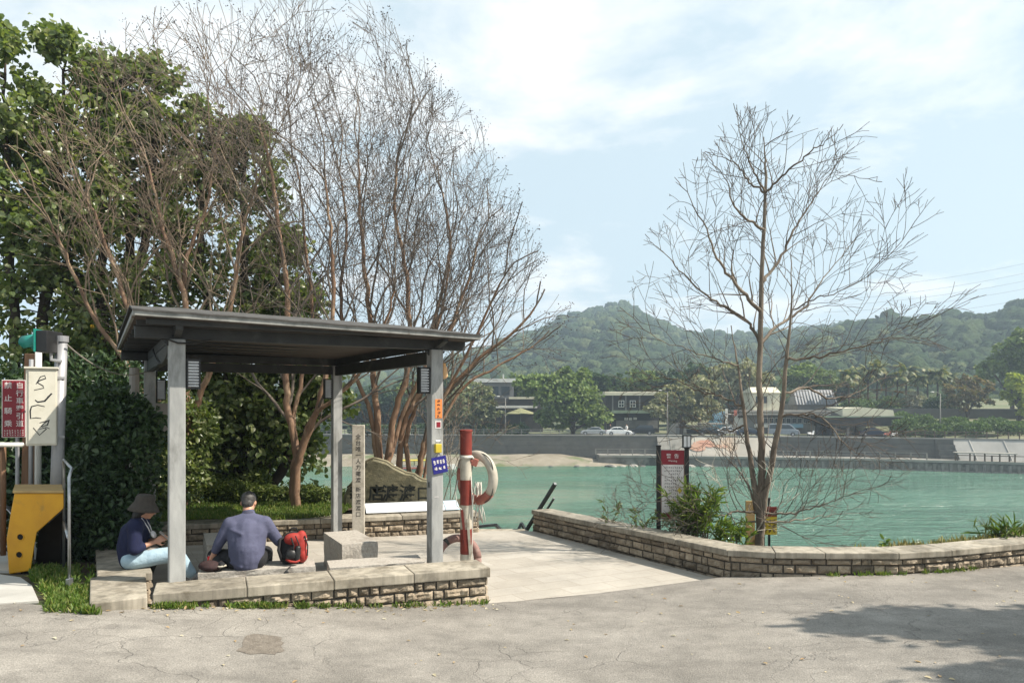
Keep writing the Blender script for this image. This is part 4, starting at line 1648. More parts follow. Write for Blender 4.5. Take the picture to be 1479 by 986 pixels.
chain(mb, [nek - Vector((0, .03, .05)), hd + Vector((0, -.02, -.03))], [.062, .056])
head(mb, hd, Mh)
for a_, e_, w_ in ((shL, elL, wrL), (shR, elR, wrR)):
    chain(mb, [a_, e_, w_], [.052, .038, .026])
for h_, k_, an_ in ((hpL, knL, anL), (hpR, knR, anR)):
    chain(mb, [h_, k_, an_], [.08, .055, .038])
hand(mb, wrL, (-.25, .1, -.85), (-.5, -.5, .1), 1.0, .25, 1)
hand(mb, wrR, (.1, .9, -.3), (.1, .2, 1), 1.0, .5, -1)
remesh(mb, 'body', MT['skin'], man, .009, 3)
mb = MB()      # jersey with folds
chain(mb, [pel + Vector((0, -.005, -.02)), pel + Vector((0, -.01, .10)), che], [.152, .150, .158])
for sx in (-1, 1):
    chain(mb, [pel + Vector((sx * .06, -.01, 0)), che + Vector((sx * .085, -.01, .0)), (shL if sx < 0 else shR) + Vector((sx * -.035, -.01, -.02))], [.115, .120, .082])
chain(mb, [shL, nek - Vector((0, .03, .05)), shR], [.072, .080, .072])
chain(mb, [nek - Vector((0, .02, .06)), nek + Vector((0, .005, .01))], [.082, .067])
for a_, e_, f_ in ((shL, elL, .45), (shR, elR, .55)):
    w_ = wrL if a_ is shL else wrR
    chain(mb, [a_, e_, e_.lerp(w_, f_)], [.078, .056, .046])
rg = random.Random(4)
for k in range(7):   # drape folds across the small of the back
    z = MZ + .04 + k * .055
    sx = 1 if k % 2 else -1
    mb.capsule(Vector((sx * .04, -.135 + .06 * k / 7, z)), .022, Vector((sx * .15, -.07 + .06 * k / 7, z + .04)), .016, 8)
remesh(mb, 'jersey', MT['slate'], man, .011, 4)
mb = MB()
chain(mb, [nek + Vector((0, -.008, -.012)), nek + Vector((0, .010, .016))], [.072, .065])
remesh(mb, 'collar', MT['slatedark'], man, .010, 2)
mb = MB()
chain(mb, [hpL, knL, anL + Vector((-.01, .02, 0))], [.105, .076, .055])
chain(mb, [hpR, knR, anR], [.105, .078, .058])
chain(mb, [hpL + Vector((0, -.03, -.01)), hpR + Vector((0, -.03, -.01))], [.10, .10])
for v in range(len(mb.V)):
    x, y, z = mb.V[v]
    if z < MZ + .004 and y < .25:
        mb.V[v] = (x, y, MZ + .004)
remesh(mb, 'trousers', MT['blackcloth'], man, .012, 3)
mb = MB()      # hair cap
mb.ellipsoid(hd + Mh @ Vector((0, -.017, .040)), (.081, .090, .085), 18, 12, Mh)
mb.ellipsoid(hd + Mh @ Vector((0, -.045, -.012)), (.066, .056, .060), 18, 12, Mh)
o = remesh(mb, 'hair', MT['hairgrey'], man, .009, 2)
mb = MB()
for an_, d_ in ((anL, Vector((.03, -.13, -.0))), (anR, Vector((.02, .16, -.03)))):
    mb.capsule(an_ + Vector((0, 0, -.015)), .042, an_ + d_, .036, 12)
remesh(mb, 'shoes', MT['blackcloth'], man, .010, 2)
mb = MB()
mb.tube([anL + Vector((-.052, .03, -.012)), anL + Vector((-.042, -.06, -.012)), anL + Vector((.02, -.176, -.004)), anL + Vector((.07, -.13, .0))], .011, 6)
mb.build('shoe_sole', MT['cream'], man, smooth=True)
mb = MB()      # spectacle arms
for sx in (-1, 1):
    mb.tube([hd + Mh @ Vector((sx * .079, .0, .022)), hd + Mh @ Vector((sx * .074, .085, .018))], .0025, 5)
mb.build('spectacles', MT['black'], man)

# ---- the woman with the hat
WZ = .40
wo = thing('person', 'woman in a grey bucket hat, navy jumper and pale jeans looking at her phone', 'person', (-3.99, 7.78, 0), rad(-76))
pel, che, nek, hd = Vector((0, 0, WZ + .10)), Vector((0, .03, WZ + .35)), Vector((0, .075, WZ + .50)), Vector((0, .125, WZ + .61))
shL, shR = Vector((-.145, .06, WZ + .44)), Vector((.145, .06, WZ + .44))
elL, wrL = Vector((-.19, .06, WZ + .22)), Vector((-.045, .225, WZ + .27))
elR, wrR = Vector((.19, .06, WZ + .22)), Vector((.055, .215, WZ + .26))
hpL, hpR = Vector((-.085, .03, WZ + .085)), Vector((.085, .03, WZ + .085))
knL, anL = Vector((-.09, .42, WZ + .08)), Vector((-.08, .43, .09))
knR, anR = Vector((.04, .43, WZ + .13)), Vector((-.03, .56, .30))
Mh = Matrix.Rotation(rad(-16), 3, 'X')
mb = MB()
chain(mb, [pel, che, nek], [.115, .11, .05])
chain(mb, [nek - Vector((0, .03, .05)), hd + Vector((0, -.02, -.03))], [.052, .048])
head(mb, hd, Mh, .93)
for a_, e_, w_ in ((shL, elL, wrL), (shR, elR, wrR)):
    chain(mb, [a_, e_, w_], [.045, .036, .024])
for h_, k_, an_ in ((hpL, knL, anL), (hpR, knR, anR)):
    chain(mb, [h_, k_, an_], [.075, .05, .034])
hand(mb, wrL, (.25, .8, .35), (-.8, -.1, .4), .92, .55, 1)
hand(mb, wrR, (-.25, .8, .35), (.8, -.1, .4), .92, .55, -1)
remesh(mb, 'body', MT['skin'], wo, .009, 3)
mb = MB()
chain(mb, [pel, pel + Vector((0, -.01, .12)), che + Vector((0, -.02, 0))], [.140, .148, .138])
chain(mb, [che + Vector((0, -.03, .02)), nek + Vector((0, -.04, -.05))], [.125, .085])
chain(mb, [shL + Vector((.02, -.01, 0)), shR + Vector((-.02, -.01, 0))], [.085, .085])
chain(mb, [nek - Vector((0, .03, .05)), nek + Vector((0, -.004, .0))], [.075, .062])
for a_, e_, w_ in ((shL, elL, wrL), (shR, elR, wrR)):
    chain(mb, [a_, e_, e_.lerp(w_, .30)], [.078, .066, .058])
remesh(mb, 'jumper', MT['navy'], wo, .011, 4)
mb = MB()
chain(mb, [hpL, knL, anL], [.100, .074, .062])
chain(mb, [hpR, knR, anR], [.100, .078, .062])
chain(mb, [hpL + Vector((0, -.03, 0)), hpR + Vector((0, -.03, 0))], [.098, .098])
remesh(mb, 'jeans', MT['denim'], wo, .012, 3)
mb = MB()
mb.capsule(anL + Vector((0, 0, -.04)), .04, anL + Vector((0, .15, -.055)), .034, 12)
mb.capsule(anR + Vector((0, .01, -.04)), .04, anR + Vector((-.005, .155, -.02)), .034, 12)
remesh(mb, 'shoes', MT['shoe'], wo, .010, 2)
mb = MB()
mb.ellipsoid(hd + Mh @ Vector((0, -.03, .01)), (.086, .082, .095), 18, 12, Mh)
mb.ellipsoid(hd + Mh @ Vector((0, -.055, -.075)), (.078, .055, .085), 18, 12, Mh)
remesh(mb, 'hair', MT['hair'], wo, .010, 3)
mb = MB()
Mhat = Mh @ Matrix.Rotation(rad(8), 3, 'X')
mb.lathe([(.158, -.040), (.14, -.008), (.115, .030), (.102, .045), (.093, .10), (.078, .128), (.03, .137), (.001, .138)], 36, hd + Mh @ Vector((0, -.02, .015)), Mhat, cap=False)
o = mb.build('bucket_hat', MT['hat'], wo, smooth=True)
sm = o.modifiers.new('t', 'SOLIDIFY'); sm.thickness = .006
# things she wears and holds
mb = MB()
for sx in (-1, 1):
    mb.tube([nek + Vector((sx * .055, .02, .02)), nek + Vector((sx * .05, .08, -.08)), nek + Vector((sx * .03, .11, -.16))], .006, 6)
mb.build('strap', MT['paper'], wo, smooth=True)
mb = MB()
mb.ellipsoid(nek + Vector((0, .125, -.165)), (.065, .022, .042), 14, 8, Matrix.Rotation(rad(25), 3, 'X'))
mb.build('face_mask', MT['paper'], wo, smooth=True)
Mw = Matrix.Rotation(rad(-76), 3, 'Z')
base = Vector((-3.99, 7.78, 0))
ph = thing('phone', 'slim phone held up in both hands by the woman in the hat', 'phone', base + Mw @ Vector((.005, .315, WZ + .315)), rad(-76))
mb = MB(); mb.box((0, 0, 0), (.072, .010, .145), 0, (rad(48), 'X')); mb.build('case', MT['greybox'], ph, bevel=.004)
mb = MB(); mb.box((0, -.0055, .004), (.066, .002, .135), 0, (rad(48), 'X')); mb.build('screen', MT['phone'], ph)
bg_ = thing('handbag', 'small pale grey bag lying on the lap of the woman in the hat', 'bag', base + Mw @ Vector((.0, .17, WZ + .185)), rad(-60))
mb = MB(); mb.ellipsoid((0, 0, 0), (.10, .085, .035), 18, 10); mb.build('pouch', MT['greybox'], bg_, smooth=True)
mb = MB(); mb.tube([(-.09, 0, .01), (-.04, -.04, .05), (.04, -.04, .05), (.09, 0, .01)], .007, 6); mb.build('handle', MT['greybox'], bg_, smooth=True)

# ---- belongings on the bench
bz = .387
bp = thing('backpack', 'red and black backpack standing on the bench beside the man', 'backpack', (-2.375, 8.02, bz), rad(20))
bp.scale = (.9, .9, .9)
mb = MB()
mb.ellipsoid((0, .03, .19), (.155, .10, .195), 20, 14)
mb.box((0, .03, .06), (.25, .16, .11))
remesh(mb, 'main_pack', MT['blackcloth'], bp, .011, 4)
mb = MB()
mb.ellipsoid((.075, -.025, .215), (.085, .075, .185), 20, 14, Matrix.Rotation(rad(10), 3, 'Y'))
mb.ellipsoid((.0, -.04, .30), (.11, .06, .075), 20, 14)
mb.ellipsoid((.105, -.01, .10), (.07, .085, .10), 16, 10)
remesh(mb, 'red_shell', MT['packred'], bp, .010, 3)
mb = MB()
mb.tube([(.02, -.125, .35), (.06, -.125, .25), (.075, -.118, .14), (.05, -.11, .05)], .008, 6)
mb.tube([(.13, -.085, .34), (.165, -.08, .22), (.16, -.085, .10)], .008, 6)
mb.tube([(-.03, -.11, .33), (.0, -.128, .24), (-.02, -.12, .1)], .010, 6)
mb.build('strap', MT['blackcloth'], bp, smooth=True)
mb = MB()
mb.ellipsoid((-.025, -.105, .12), (.075, .05, .075), 16, 10)
mb.capsule((.035, -.12, .06), .036, (.05, -.115, .20), .034, 12)
mb.build('side_pocket', MT['black'], bp, smooth=True)
mb = MB(); mb.tube([(-.085, -.115, .075), (-.04, -.152, .055), (.02, -.158, .045), (.07, -.14, .06)], .014, 6); mb.build('pocket_hem', MT['packred'], bp, smooth=True)
mb = MB(); mb.tube([(-.06, .06, .33), (-.15, -.02, .30), (-.17, -.06, .18), (-.13, -.08, .05)], .018, 8); mb.build('shoulder_strap', MT['blackcloth'], bp, smooth=True)
mb = MB(); mb.tube([(-.04, .03, .37), (-.02, .03, .42), (.04, .03, .42), (.06, .03, .37)], .009, 6); mb.build('top_handle', MT['blackcloth'], bp, smooth=True)
mb = MB(); mb.box((.14, -.075, .30), (.035, .008, .012), .6); mb.build('logo_tab', MT['cream'], bp)
cn = thing('drink_can', 'small red drink can standing on the bench by the man', 'can', (-3.205, 7.86, .386))
mb = MB(); mb.lathe([(.026, 0), (.033, .008), (.033, .102), (.027, .115), (.025, .117)], 24); mb.build('can_body', MT['canred'], cn, smooth=True)
mb = MB(); mb.lathe([(.026, .1165), (.026, .119), (.022, .119), (.021, .1165)], 24); mb.build('lid', MT['stainless'], cn)
mb = MB()
mb.ellipsoid((0, 0, .06), (.125, .085, .062), 20, 12)
mb.ellipsoid((.03, -.02, .045), (.12, .09, .05), 20, 12)
o = remesh(mb, 'cap', MT['maroon'], None, .010, 3)
o.scale = (.85, .85, .9)
o.location = (-3.14, 7.66, .386); o.rotation_euler = (0, 0, rad(10))
tag(o, 'soft dark maroon cap lying on the bench end in front of the can', 'cap')
kk = thing('key_pouch', 'small black pouch hanging over the front edge of the bench', 'pouch', (-2.375, 7.752, .36), rad(18))
mb = MB(); mb.ellipsoid((0, -.035, -.035), (.028, .014, .06), 14, 8, Matrix.Rotation(rad(18), 3, 'Y')); mb.build('pouch', MT['black'], kk, smooth=True)
mb = MB(); mb.tube([(.02, -.03, .02), (.03, .0, .035), (.05, .05, .034)], .006, 6); mb.build('loop', MT['black'], kk, smooth=True)

# ================================================================ bare crape myrtles
def px_line(pts, Y0, dy=0.0):
    n = len(pts)
    return [at(px, py, Y0 + dy * i / (n - 1)) for i, (px, py) in enumerate(pts)]


def smooth_line(P, per=5, rng=None, jit=0.0):
    out = []
    n = len(P)
    for i in range(n - 1):
        p0, p1, p2, p3 = P[max(i - 1, 0)], P[i], P[i + 1], P[min(i + 2, n - 1)]
        for k in range(per):
            t = k / per
            q = .5 * ((2 * p1) + (p2 - p0) * t + (2 * p0 - 5 * p1 + 4 * p2 - p3) * t * t + (3 * p1 - p0 - 3 * p2 + p3) * t ** 3)
            if rng and (i or k):
                q = q + rvec(rng) * jit
            out.append(q)
    out.append(P[-1])
    return out


ENV = [(-400, 380), (0, 300), (60, 200), (120, 110), (170, 55), (230, 18), (300, -12), (450, -12), (540, 4), (610, 80), (690, 172), (740, 255), (772, 330), (785, 395), (825, 420), (832, 490), (834, 900)]
ENVX = [((a - CX) / FOC * 13, EYE + (HOR - b_) / FOC * 13) for a, b_ in ENV]


def inside_env(p):
    if p.x > ENVX[-1][0]:
        return False
    for (x0, z0), (x1, z1) in zip(ENVX, ENVX[1:]):
        if x0 <= p.x <= x1:
            return p.z < z0 + (z1 - z0) * (p.x - x0) / max(1e-6, x1 - x0) - .38 * (p.y - 13.4) ** 2
    return p.z < 7


def bare_tree(name, label, group, stems, Y0, seed, r0, cfg, mats, inside, side_from=.32, shoot_lev=2, shoot_L=1.3, end_lev=1, gap=.42, seeds=0, updir=.55, outb=0.0, per=5, tipr=.016):
    rg = random.Random(seed)
    base = px_line(stems[0][0], Y0)[0]
    root = thing(name, label, 'tree', base, 0, group)
    trunk, acc, tips = [], [], []
    for si, (pts, dy, k) in enumerate(stems):
        P = smooth_line(px_line(pts, Y0, dy), per, rg, .012)
        n = len(P)
        rr = [max(tipr, r0 * k * (1 - i / (n - 1)) ** .85 + tipr * (i / (n - 1))) for i in range(n)]
        rr[0] *= 1.25
        trunk.append((P, rr))
        lastd = 0
        for i in range(1, n):
            lastd += (P[i] - P[i - 1]).length
            if i / n > side_from and lastd > gap * rg.uniform(.6, 1.3) and i < n - 2:
                lastd = 0
                t = (P[i + 1] - P[i - 1]).normalized()
                az = rg.uniform(0, 6.283)
                out = Vector((math.cos(az), math.sin(az) * .7, 0))
                d = (t * .8 + out * .75 + Vector((0, 0, updir))).normalized()
                grow(rg, P[i], d, shoot_L * rg.uniform(.7, 1.15), rr[i] * .55, shoot_lev, cfg, acc, tips, inside)
        d = (P[-1] - P[-3]).normalized()
        for q in range(2):
            grow(rg, P[-1], (d + rvec(rg) * .25).normalized(), shoot_L * rg.uniform(.9, 1.2), rr[-1], end_lev, cfg, acc, tips, inside)
    loc = [([p - base for p in P], r) for P, r in trunk]
    V, F = tubes_np(loc, 10)
    tk = npmesh('trunk', V, [F], mats[0], root, True)
    big = [([p - base for p in P], r) for P, r, lv in acc if r[0] > .011]
    small = [([p - base for p in P], r) for P, r, lv in acc if r[0] <= .011]
    if big:
        V, F = tubes_np(big, 5)
        npmesh('limbs', V, [F], mats[1], root, True)
    V, F = tubes_np(small, 3)
    npmesh('twigs', V, [F], mats[2], root, True)
    if seeds:
        nr = np.random.default_rng(seed)
        C = np.array([tuple(p - base) for p, d in tips])
        C = C[nr.random(len(C)) < seeds]
        C = np.repeat(C, 6, 0) + nr.normal(size=(len(C) * 6, 3)) * .045
        V, F = leaves_np(nr, C, nr.uniform(.018, .034, len(C)), .8, 0, 0)
        npmesh('seed_heads', V, [F], mats[3], root)
    print(name, len(acc), len(tips), flush=True)
    return root


CM = dict(step=.15, wob=.115, trop=.025, taper=.62, rmin=.0036, side_from=2, side=.24, sang=(18, 42), max=6, tri=.18, ang=(13, 33), len=(.66, .9))
mats = (MT['bark'], MT['twig'], MT['twig'], MT['seed'])
grp = 'bare crape myrtles behind the shelter'
bare_tree('crape_myrtle', 'bare many-stemmed tree behind the left half of the shelter roof', grp, [
    ([(262, 744), (262, 640), (266, 540), (268, 441), (252, 380), (232, 318), (215, 240)], .2, 1.0),
    ([(264, 742), (285, 590), (306, 529), (336, 429), (345, 360), (359, 298)], -.5, .85),
    ([(262, 742), (245, 640), (215, 530), (177, 420), (150, 345), (126, 289)], -.3, .8),
    ([(266, 742), (272, 600), (268, 441), (270, 370), (298, 298), (310, 220)], .5, .8),
    ([(262, 742), (200, 560), (135, 457), (100, 380), (75, 326)], -.6, .6)], 12.9, 101, .075, dict(CM, max=5, side=.25, rmin=.0048), (MT['bark'], MT['tantwig'], MT['tantwig'], MT['seed']), inside_env, seeds=.2)
bare_tree('crape_myrtle', 'bare tree with a forked orange trunk seen through the middle of the shelter', grp, [
    ([(427, 742), (424, 690), (428, 650), (418, 600), (414, 540), (415, 430), (402, 330), (392, 250), (375, 180)], .3, 1.0),
    ([(428, 742), (428, 690), (436, 650), (455, 600), (470, 545), (480, 450), (478, 350), (470, 260)], -.3, .9),
    ([(428, 690), (426, 650), (424, 600), (440, 530), (452, 450), (440, 350), (430, 250)], .7, .6),
    ([(430, 660), (450, 605), (500, 560), (545, 500), (570, 420)], -.6, .5)], 13.1, 102, .085, CM, mats, inside_env, seeds=.5)
bare_tree('crape_myrtle', 'bare tree with twin trunks right behind the inscribed pillar', grp, [
    ([(548, 748), (546, 640), (542, 560), (536, 480), (528, 400), (520, 310), (518, 220)], .3, .95),
    ([(549, 748), (560, 660), (570, 600), (588, 540), (592, 470), (584, 380), (570, 300), (575, 220)], -.3, .9),
    ([(549, 700), (535, 600), (505, 520), (492, 430), (500, 340), (490, 250)], .5, .6),
    ([(552, 700), (575, 620), (612, 530), (640, 440), (650, 360)], .8, .6)], 13.9, 103, .080, CM, mats, inside_env, seeds=.5)
bare_tree('crape_myrtle', 'bare tree leaning out towards the water behind the carved rock', grp, [
    ([(596, 748), (580, 690), (578, 640), (592, 590), (612, 555), (640, 495), (672, 420), (690, 350)], .2, .95),
    ([(606, 748), (605, 690), (613, 640), (636, 580), (690, 520), (740, 482), (775, 440)], -.2, .85),
    ([(598, 748), (588, 640), (600, 590), (618, 530), (630, 450), (650, 360), (640, 280)], .6, .7),
    ([(608, 720), (625, 640), (668, 560), (720, 530), (770, 500)], .5, .45),
    ([(600, 690), (640, 580), (690, 480), (728, 400)], -.5, .5)], 14.2, 104, .075, CM, mats, inside_env, seeds=.6)

# ================================================================ the bare tree beyond the right wall
RT = dict(step=.11, wob=.12, trop=.01, taper=.6, rmin=.0034, side_from=2, side=.32, sang=(28, 52), max=5, tri=.12, ang=(16, 36), len=(.62, .85))
ZW = 10.5
stems = [
    ([(1096, 838), (1097, 792), (1098, 740), (1100, 690), (1100, 640), (1097, 560), (1099, 450), (1102, 350), (1106, 265), (1104, 225), (1103, 198)], 0, 1.0),
    ([(1101, 740), (1112, 680), (1127, 600), (1136, 520), (1143, 450), (1142, 370)], -.35, .72),
    ([(1096, 740), (1084, 668), (1075, 600), (1066, 530), (1056, 470)], .4, .62)]
lats = [
    ([(1142, 450), (1175, 432), (1210, 422), (1262, 390), (1315, 330)], -.6, .30), ([(1143, 370), (1150, 330), (1170, 290), (1215, 255), (1266, 262)], .5, .28),
    ([(1133, 520), (1175, 516), (1224, 506), (1270, 492), (1318, 470)], -.9, .30), ([(1106, 403), (1128, 370), (1154, 318), (1180, 280), (1212, 230)], .4, .25),
    ([(1107, 277), (1135, 250), (1168, 222), (1192, 205), (1212, 188)], -.3, .22), ([(1105, 277), (1082, 262), (1063, 237), (1045, 228), (1026, 222)], .4, .22),
    ([(1106, 277), (1090, 250), (1075, 215), (1062, 160)], -.4, .18), ([(1104, 330), (1085, 320), (1062, 300), (1048, 262), (1030, 235)], -.5, .22),
    ([(1099, 452), (1072, 420), (1040, 380), (1015, 320), (981, 264)], -.5, .30), ([(1099, 505), (1077, 462), (1040, 440), (1000, 410), (965, 372), (938, 345)], .6, .26),
    ([(1068, 536), (1040, 520), (1000, 508), (950, 488), (903, 450)], -.7, .28), ([(1072, 585), (1040, 572), (1010, 566), (975, 548), (940, 546)], .6, .22),
    ([(1140, 420), (1120, 380), (1098, 330), (1085, 290)], .5, .2), ([(1100, 500), (1125, 470), (1165, 440), (1190, 400), (1235, 345)], .8, .26),
    ([(1126, 600), (1160, 598), (1190, 605), (1225, 645), (1240, 655)], -.7, .2), ([(1128, 570), (1165, 560), (1200, 575), (1240, 566), (1280, 540)], .7, .2),
    ([(1092, 745), (1065, 738), (1045, 745), (1010, 742), (968, 722)], -.5, .2), ([(1094, 748), (1075, 690), (1058, 670), (1032, 640)], .4, .18),
    ([(1104, 745), (1130, 742), (1165, 735), (1200, 725), (1232, 712)], -.5, .2), ([(1104, 748), (1140, 752), (1180, 746), (1215, 742)], .5, .16),
    ([(1092, 750), (1060, 756), (1025, 752), (985, 748)], .2, .15), ([(1075, 610), (1055, 622), (1035, 618), (1000, 600)], .8, .16),
    ([(1098, 770), (1104, 740), (1110, 755), (1150, 755)], -.6, .12)]


RTE = [((a - CX) / FOC * ZW, EYE + (HOR - b_) / FOC * ZW) for a, b_ in [(880, 470), (900, 440), (938, 338), (975, 250), (1020, 222), (1055, 172), (1103, 162), (1150, 205), (1210, 192), (1268, 262), (1318, 330), (1325, 480), (1326, 800)]]


def inside_rt(p):
    for (x0, z0), (x1, z1) in zip(RTE, RTE[1:]):
        if x0 <= p.x <= x1:
            return p.z < z0 + (z1 - z0) * (p.x - x0) / max(1e-6, x1 - x0) - .30 * (p.y - ZW) ** 2
    return False


def right_tree():
    rg = random.Random(55)
    base = at(1096, 838, ZW)
    root = thing('bare_tree', 'leafless young tree with three upright limbs beyond the wall by the water', 'tree', base)
    trunk, acc, tips = [], [], []
    r0 = .072
    for pts, dy, k in stems:
        P = smooth_line(px_line(pts, ZW, dy), 5, rg, .006)
        n = len(P)
        trunk.append((P, [max(.007, r0 * k * (1 - i / (n - 1)) ** .8) for i in range(n)]))
        for i in range(int(n * .3), n - 2, 2):
            if rg.random() < .45:
                t = (P[i + 1] - P[i - 1]).normalized()
                az = rg.uniform(0, 6.283)
                d = (t * .6 + Vector((math.cos(az), math.sin(az), .25))).normalized()
                grow(rg, P[i], d, rg.uniform(.4, .7), .009, 3, RT, acc, tips, inside_rt)
    for pts, dy, k in lats:
        Y1 = ZW
        P0 = px_line(pts, Y1, dy)
        q, r_at = min(((p, r_) for T, R_ in trunk for p, r_ in zip(T, R_)), key=lambda pr_: (pr_[0].x / pr_[0].y - P0[0].x / P0[0].y) ** 2 + ((pr_[0].z - EYE) / pr_[0].y - (P0[0].z - EYE) / P0[0].y) ** 2)
        P0 = [p * (q.y / Y1) + Vector((0, 0, EYE * (1 - q.y / Y1))) for p in P0]    # start on the limb it grows from
        P0[0] = q.copy()
        P = smooth_line(P0, 6, rg, .010)
        n = len(P)
        rr = [max(.005, min(r0 * k * 1.4, r_at * .85) * (1 - i / (n - 1)) ** .8) for i in range(n)]
        acc.append((P, rr, 1))
        lastd, sgn = 0, 1
        for i in range(2, n):
            lastd += (P[i] - P[i - 1]).length
            if lastd > .11:
                lastd = 0
                sgn = -sgn
                t = (P[min(i + 1, n - 1)] - P[i - 1]).normalized()
                s_ = t.cross(Vector((0, 1, 0))).normalized() * sgn
                if s_.z < 0 and rg.random() < .45:
                    s_ = -s_
                d = (t * .95 + s_ * .62 + rvec(rg) * .22 + Vector((0, 0, .18))).normalized()
                grow(rg, P[i], d, rg.uniform(.28, .62) * (1.15 - .5 * i / n), max(.005, rr[i] * .5), 3, RT, acc, tips, inside_rt)
        grow(rg, P[-1], (P[-1] - P[-3]).normalized(), .3, .006, 3, RT, acc, tips, inside_rt)
    V, F = tubes_np([([p - base for p in P], r) for P, r in trunk], 12)
    npmesh('trunk', V, [F], MT['bark2'], root, True)
    V, F = tubes_np([([p - base for p in P], r) for P, r, l in acc if r[0] > .009], 6)
    npmesh('limbs', V, [F], MT['bark2'], root, True)
    V, F = tubes_np([([p - base for p in P], r) for P, r, l in acc if r[0] <= .009], 3)
    npmesh('twigs', V, [F], MT['darktwig'], root, True)
    print('right tree', len(acc))


right_tree()


# ================================================================ leafy trees
def leafy_tree(name, label, base, leaders, seed, leafmat, n_leaf, size, wide, group=None, trunk_r=.13, cat='tree', up=.3, yellow=0, spike=1.0, t0=.12):
    """leaders: list of world polylines; side sprays along each carry the leaves"""
    rg = random.Random(seed)
    nr = np.random.default_rng(seed)
    base = Vector(base)
    root = thing(name, label, cat, base, 0, group)
    tr, acc, tips = [], [], []
    cfg = dict(step=.22, wob=.16, trop=.05, taper=.6, rmin=.006, side_from=0, side=.35, sang=(25, 55), max=3, tri=.3, ang=(18, 42), len=(.6, .85))
    for P in leaders:
        P = smooth_line([Vector(p) for p in P], 6, rg, .03)
        n = len(P)
        tr.append((P, [max(.012, trunk_r * (1 - i / (n - 1)) ** .8) for i in range(n)]))
        for i in range(int(n * t0), n):
            for q in range(2):
                f = i / (n - 1)
                az = rg.uniform(0, 6.283)
                d = Vector((math.cos(az), math.sin(az), rg.uniform(-.1, .8))).normalized()
                L = wide * (1 - f) ** .6 * rg.uniform(.35, .75) + .16 * spike
                grow(rg, P[i], d, L * .6, .018, 1, cfg, acc, tips)
    V, F = tubes_np([([p - base for p in P], r) for P, r in tr], 9)
    npmesh('trunk', V, [F], MT['bark3'], root, True)
    br = [([p - base for p in P], r) for P, r, l in acc]
    V, F = tubes_np(br, 4)
    npmesh('branches', V, [F], MT['bark3'], root, True)
    pts = []
    for P, r, l in acc:
        if l >= 2:
            pts += P[1:]
    C = np.array([tuple(p - base) for p in pts])
    idx = nr.integers(0, len(C), n_leaf)
    C = C[idx] + nr.normal(size=(n_leaf, 3)) * size * .75
    V, F = leaves_np(nr, C, nr.uniform(.7, 1.25, n_leaf) * size, .78, .45, up, .12)
    npmesh('crown', V, [F], leafmat, root)
    if yellow:
        k = nr.integers(0, len(C), yellow)
        V, F = leaves_np(nr, C[k] + nr.normal(size=(yellow, 3)) * .05, np.full(yellow, size * .8), .8, .3, up)
        npmesh('yellow_leaves', V, [F], MT['leafy'], root)
    print(label, len(acc), flush=True)
    return root


def L_(pts, Y, dy=0):
    return px_line(pts, Y, dy)


gt = 'leafy trees behind the shelter'
leafy_tree('broadleaf_tree', 'tall green broadleaf tree at the far left with two pointed tops', at(25, 745, 14.2), [
    L_([(25, 745), (22, 560), (15, 350), (10, 190), (6, 52)], 14.2), L_([(30, 745), (60, 500), (85, 300), (92, 170), (97, 58)], 14.2, .4),
    L_([(20, 745), (-40, 480), (-60, 250), (-40, 130)], 14.2, .3)], 201, MT['leaf'], 17000, .135, 2.3, gt, yellow=25)
leafy_tree('broadleaf_tree', 'green broadleaf tree with a ragged stepped top behind the bare limbs', at(165, 745, 14.8), [
    L_([(165, 745), (150, 500), (148, 300), (145, 190), (145, 95)], 14.8), L_([(165, 745), (190, 480), (215, 300), (226, 190), (226, 102)], 14.8, .5),
    L_([(165, 745), (180, 560), (110, 400), (95, 300)], 14.8, -.8), L_([(165, 745), (185, 420), (186, 250), (184, 150)], 14.8, .6)], 202, MT['leaf'], 17000, .132, 2.0, gt, yellow=20)
leafy_tree('broadleaf_tree', 'lower green broadleaf tree whose crown slopes down above the shelter roof', at(335, 745, 15.6), [
    L_([(335, 745), (310, 520), (290, 350), (285, 240), (290, 165)], 15.6), L_([(335, 745), (350, 500), (352, 350), (352, 250), (355, 185)], 15.6, .4),
    L_([(335, 745), (380, 560), (400, 430), (408, 340)], 15.6, .3), L_([(335, 745), (400, 600), (430, 500), (440, 420)], 15.6, .3)], 203, MT['leaf'], 16000, .132, 1.7, gt, yellow=22)
leafy_tree('broadleaf_tree', 'small leafy tree seen between the shelter posts above the lawn', at(372, 742, 15.0), [
    L_([(372, 742), (362, 660), (340, 590), (320, 520)], 15.0, -.4), L_([(372, 742), (385, 660), (400, 590), (410, 520)], 15.0), L_([(372, 742), (420, 650), (450, 580), (470, 500)], 15.0, .2),
    L_([(372, 742), (340, 690), (300, 640), (285, 560)], 15.0, .1)], 204, MT['leaf'], 12000, .135, 1.3, gt, t0=.3, yellow=10)


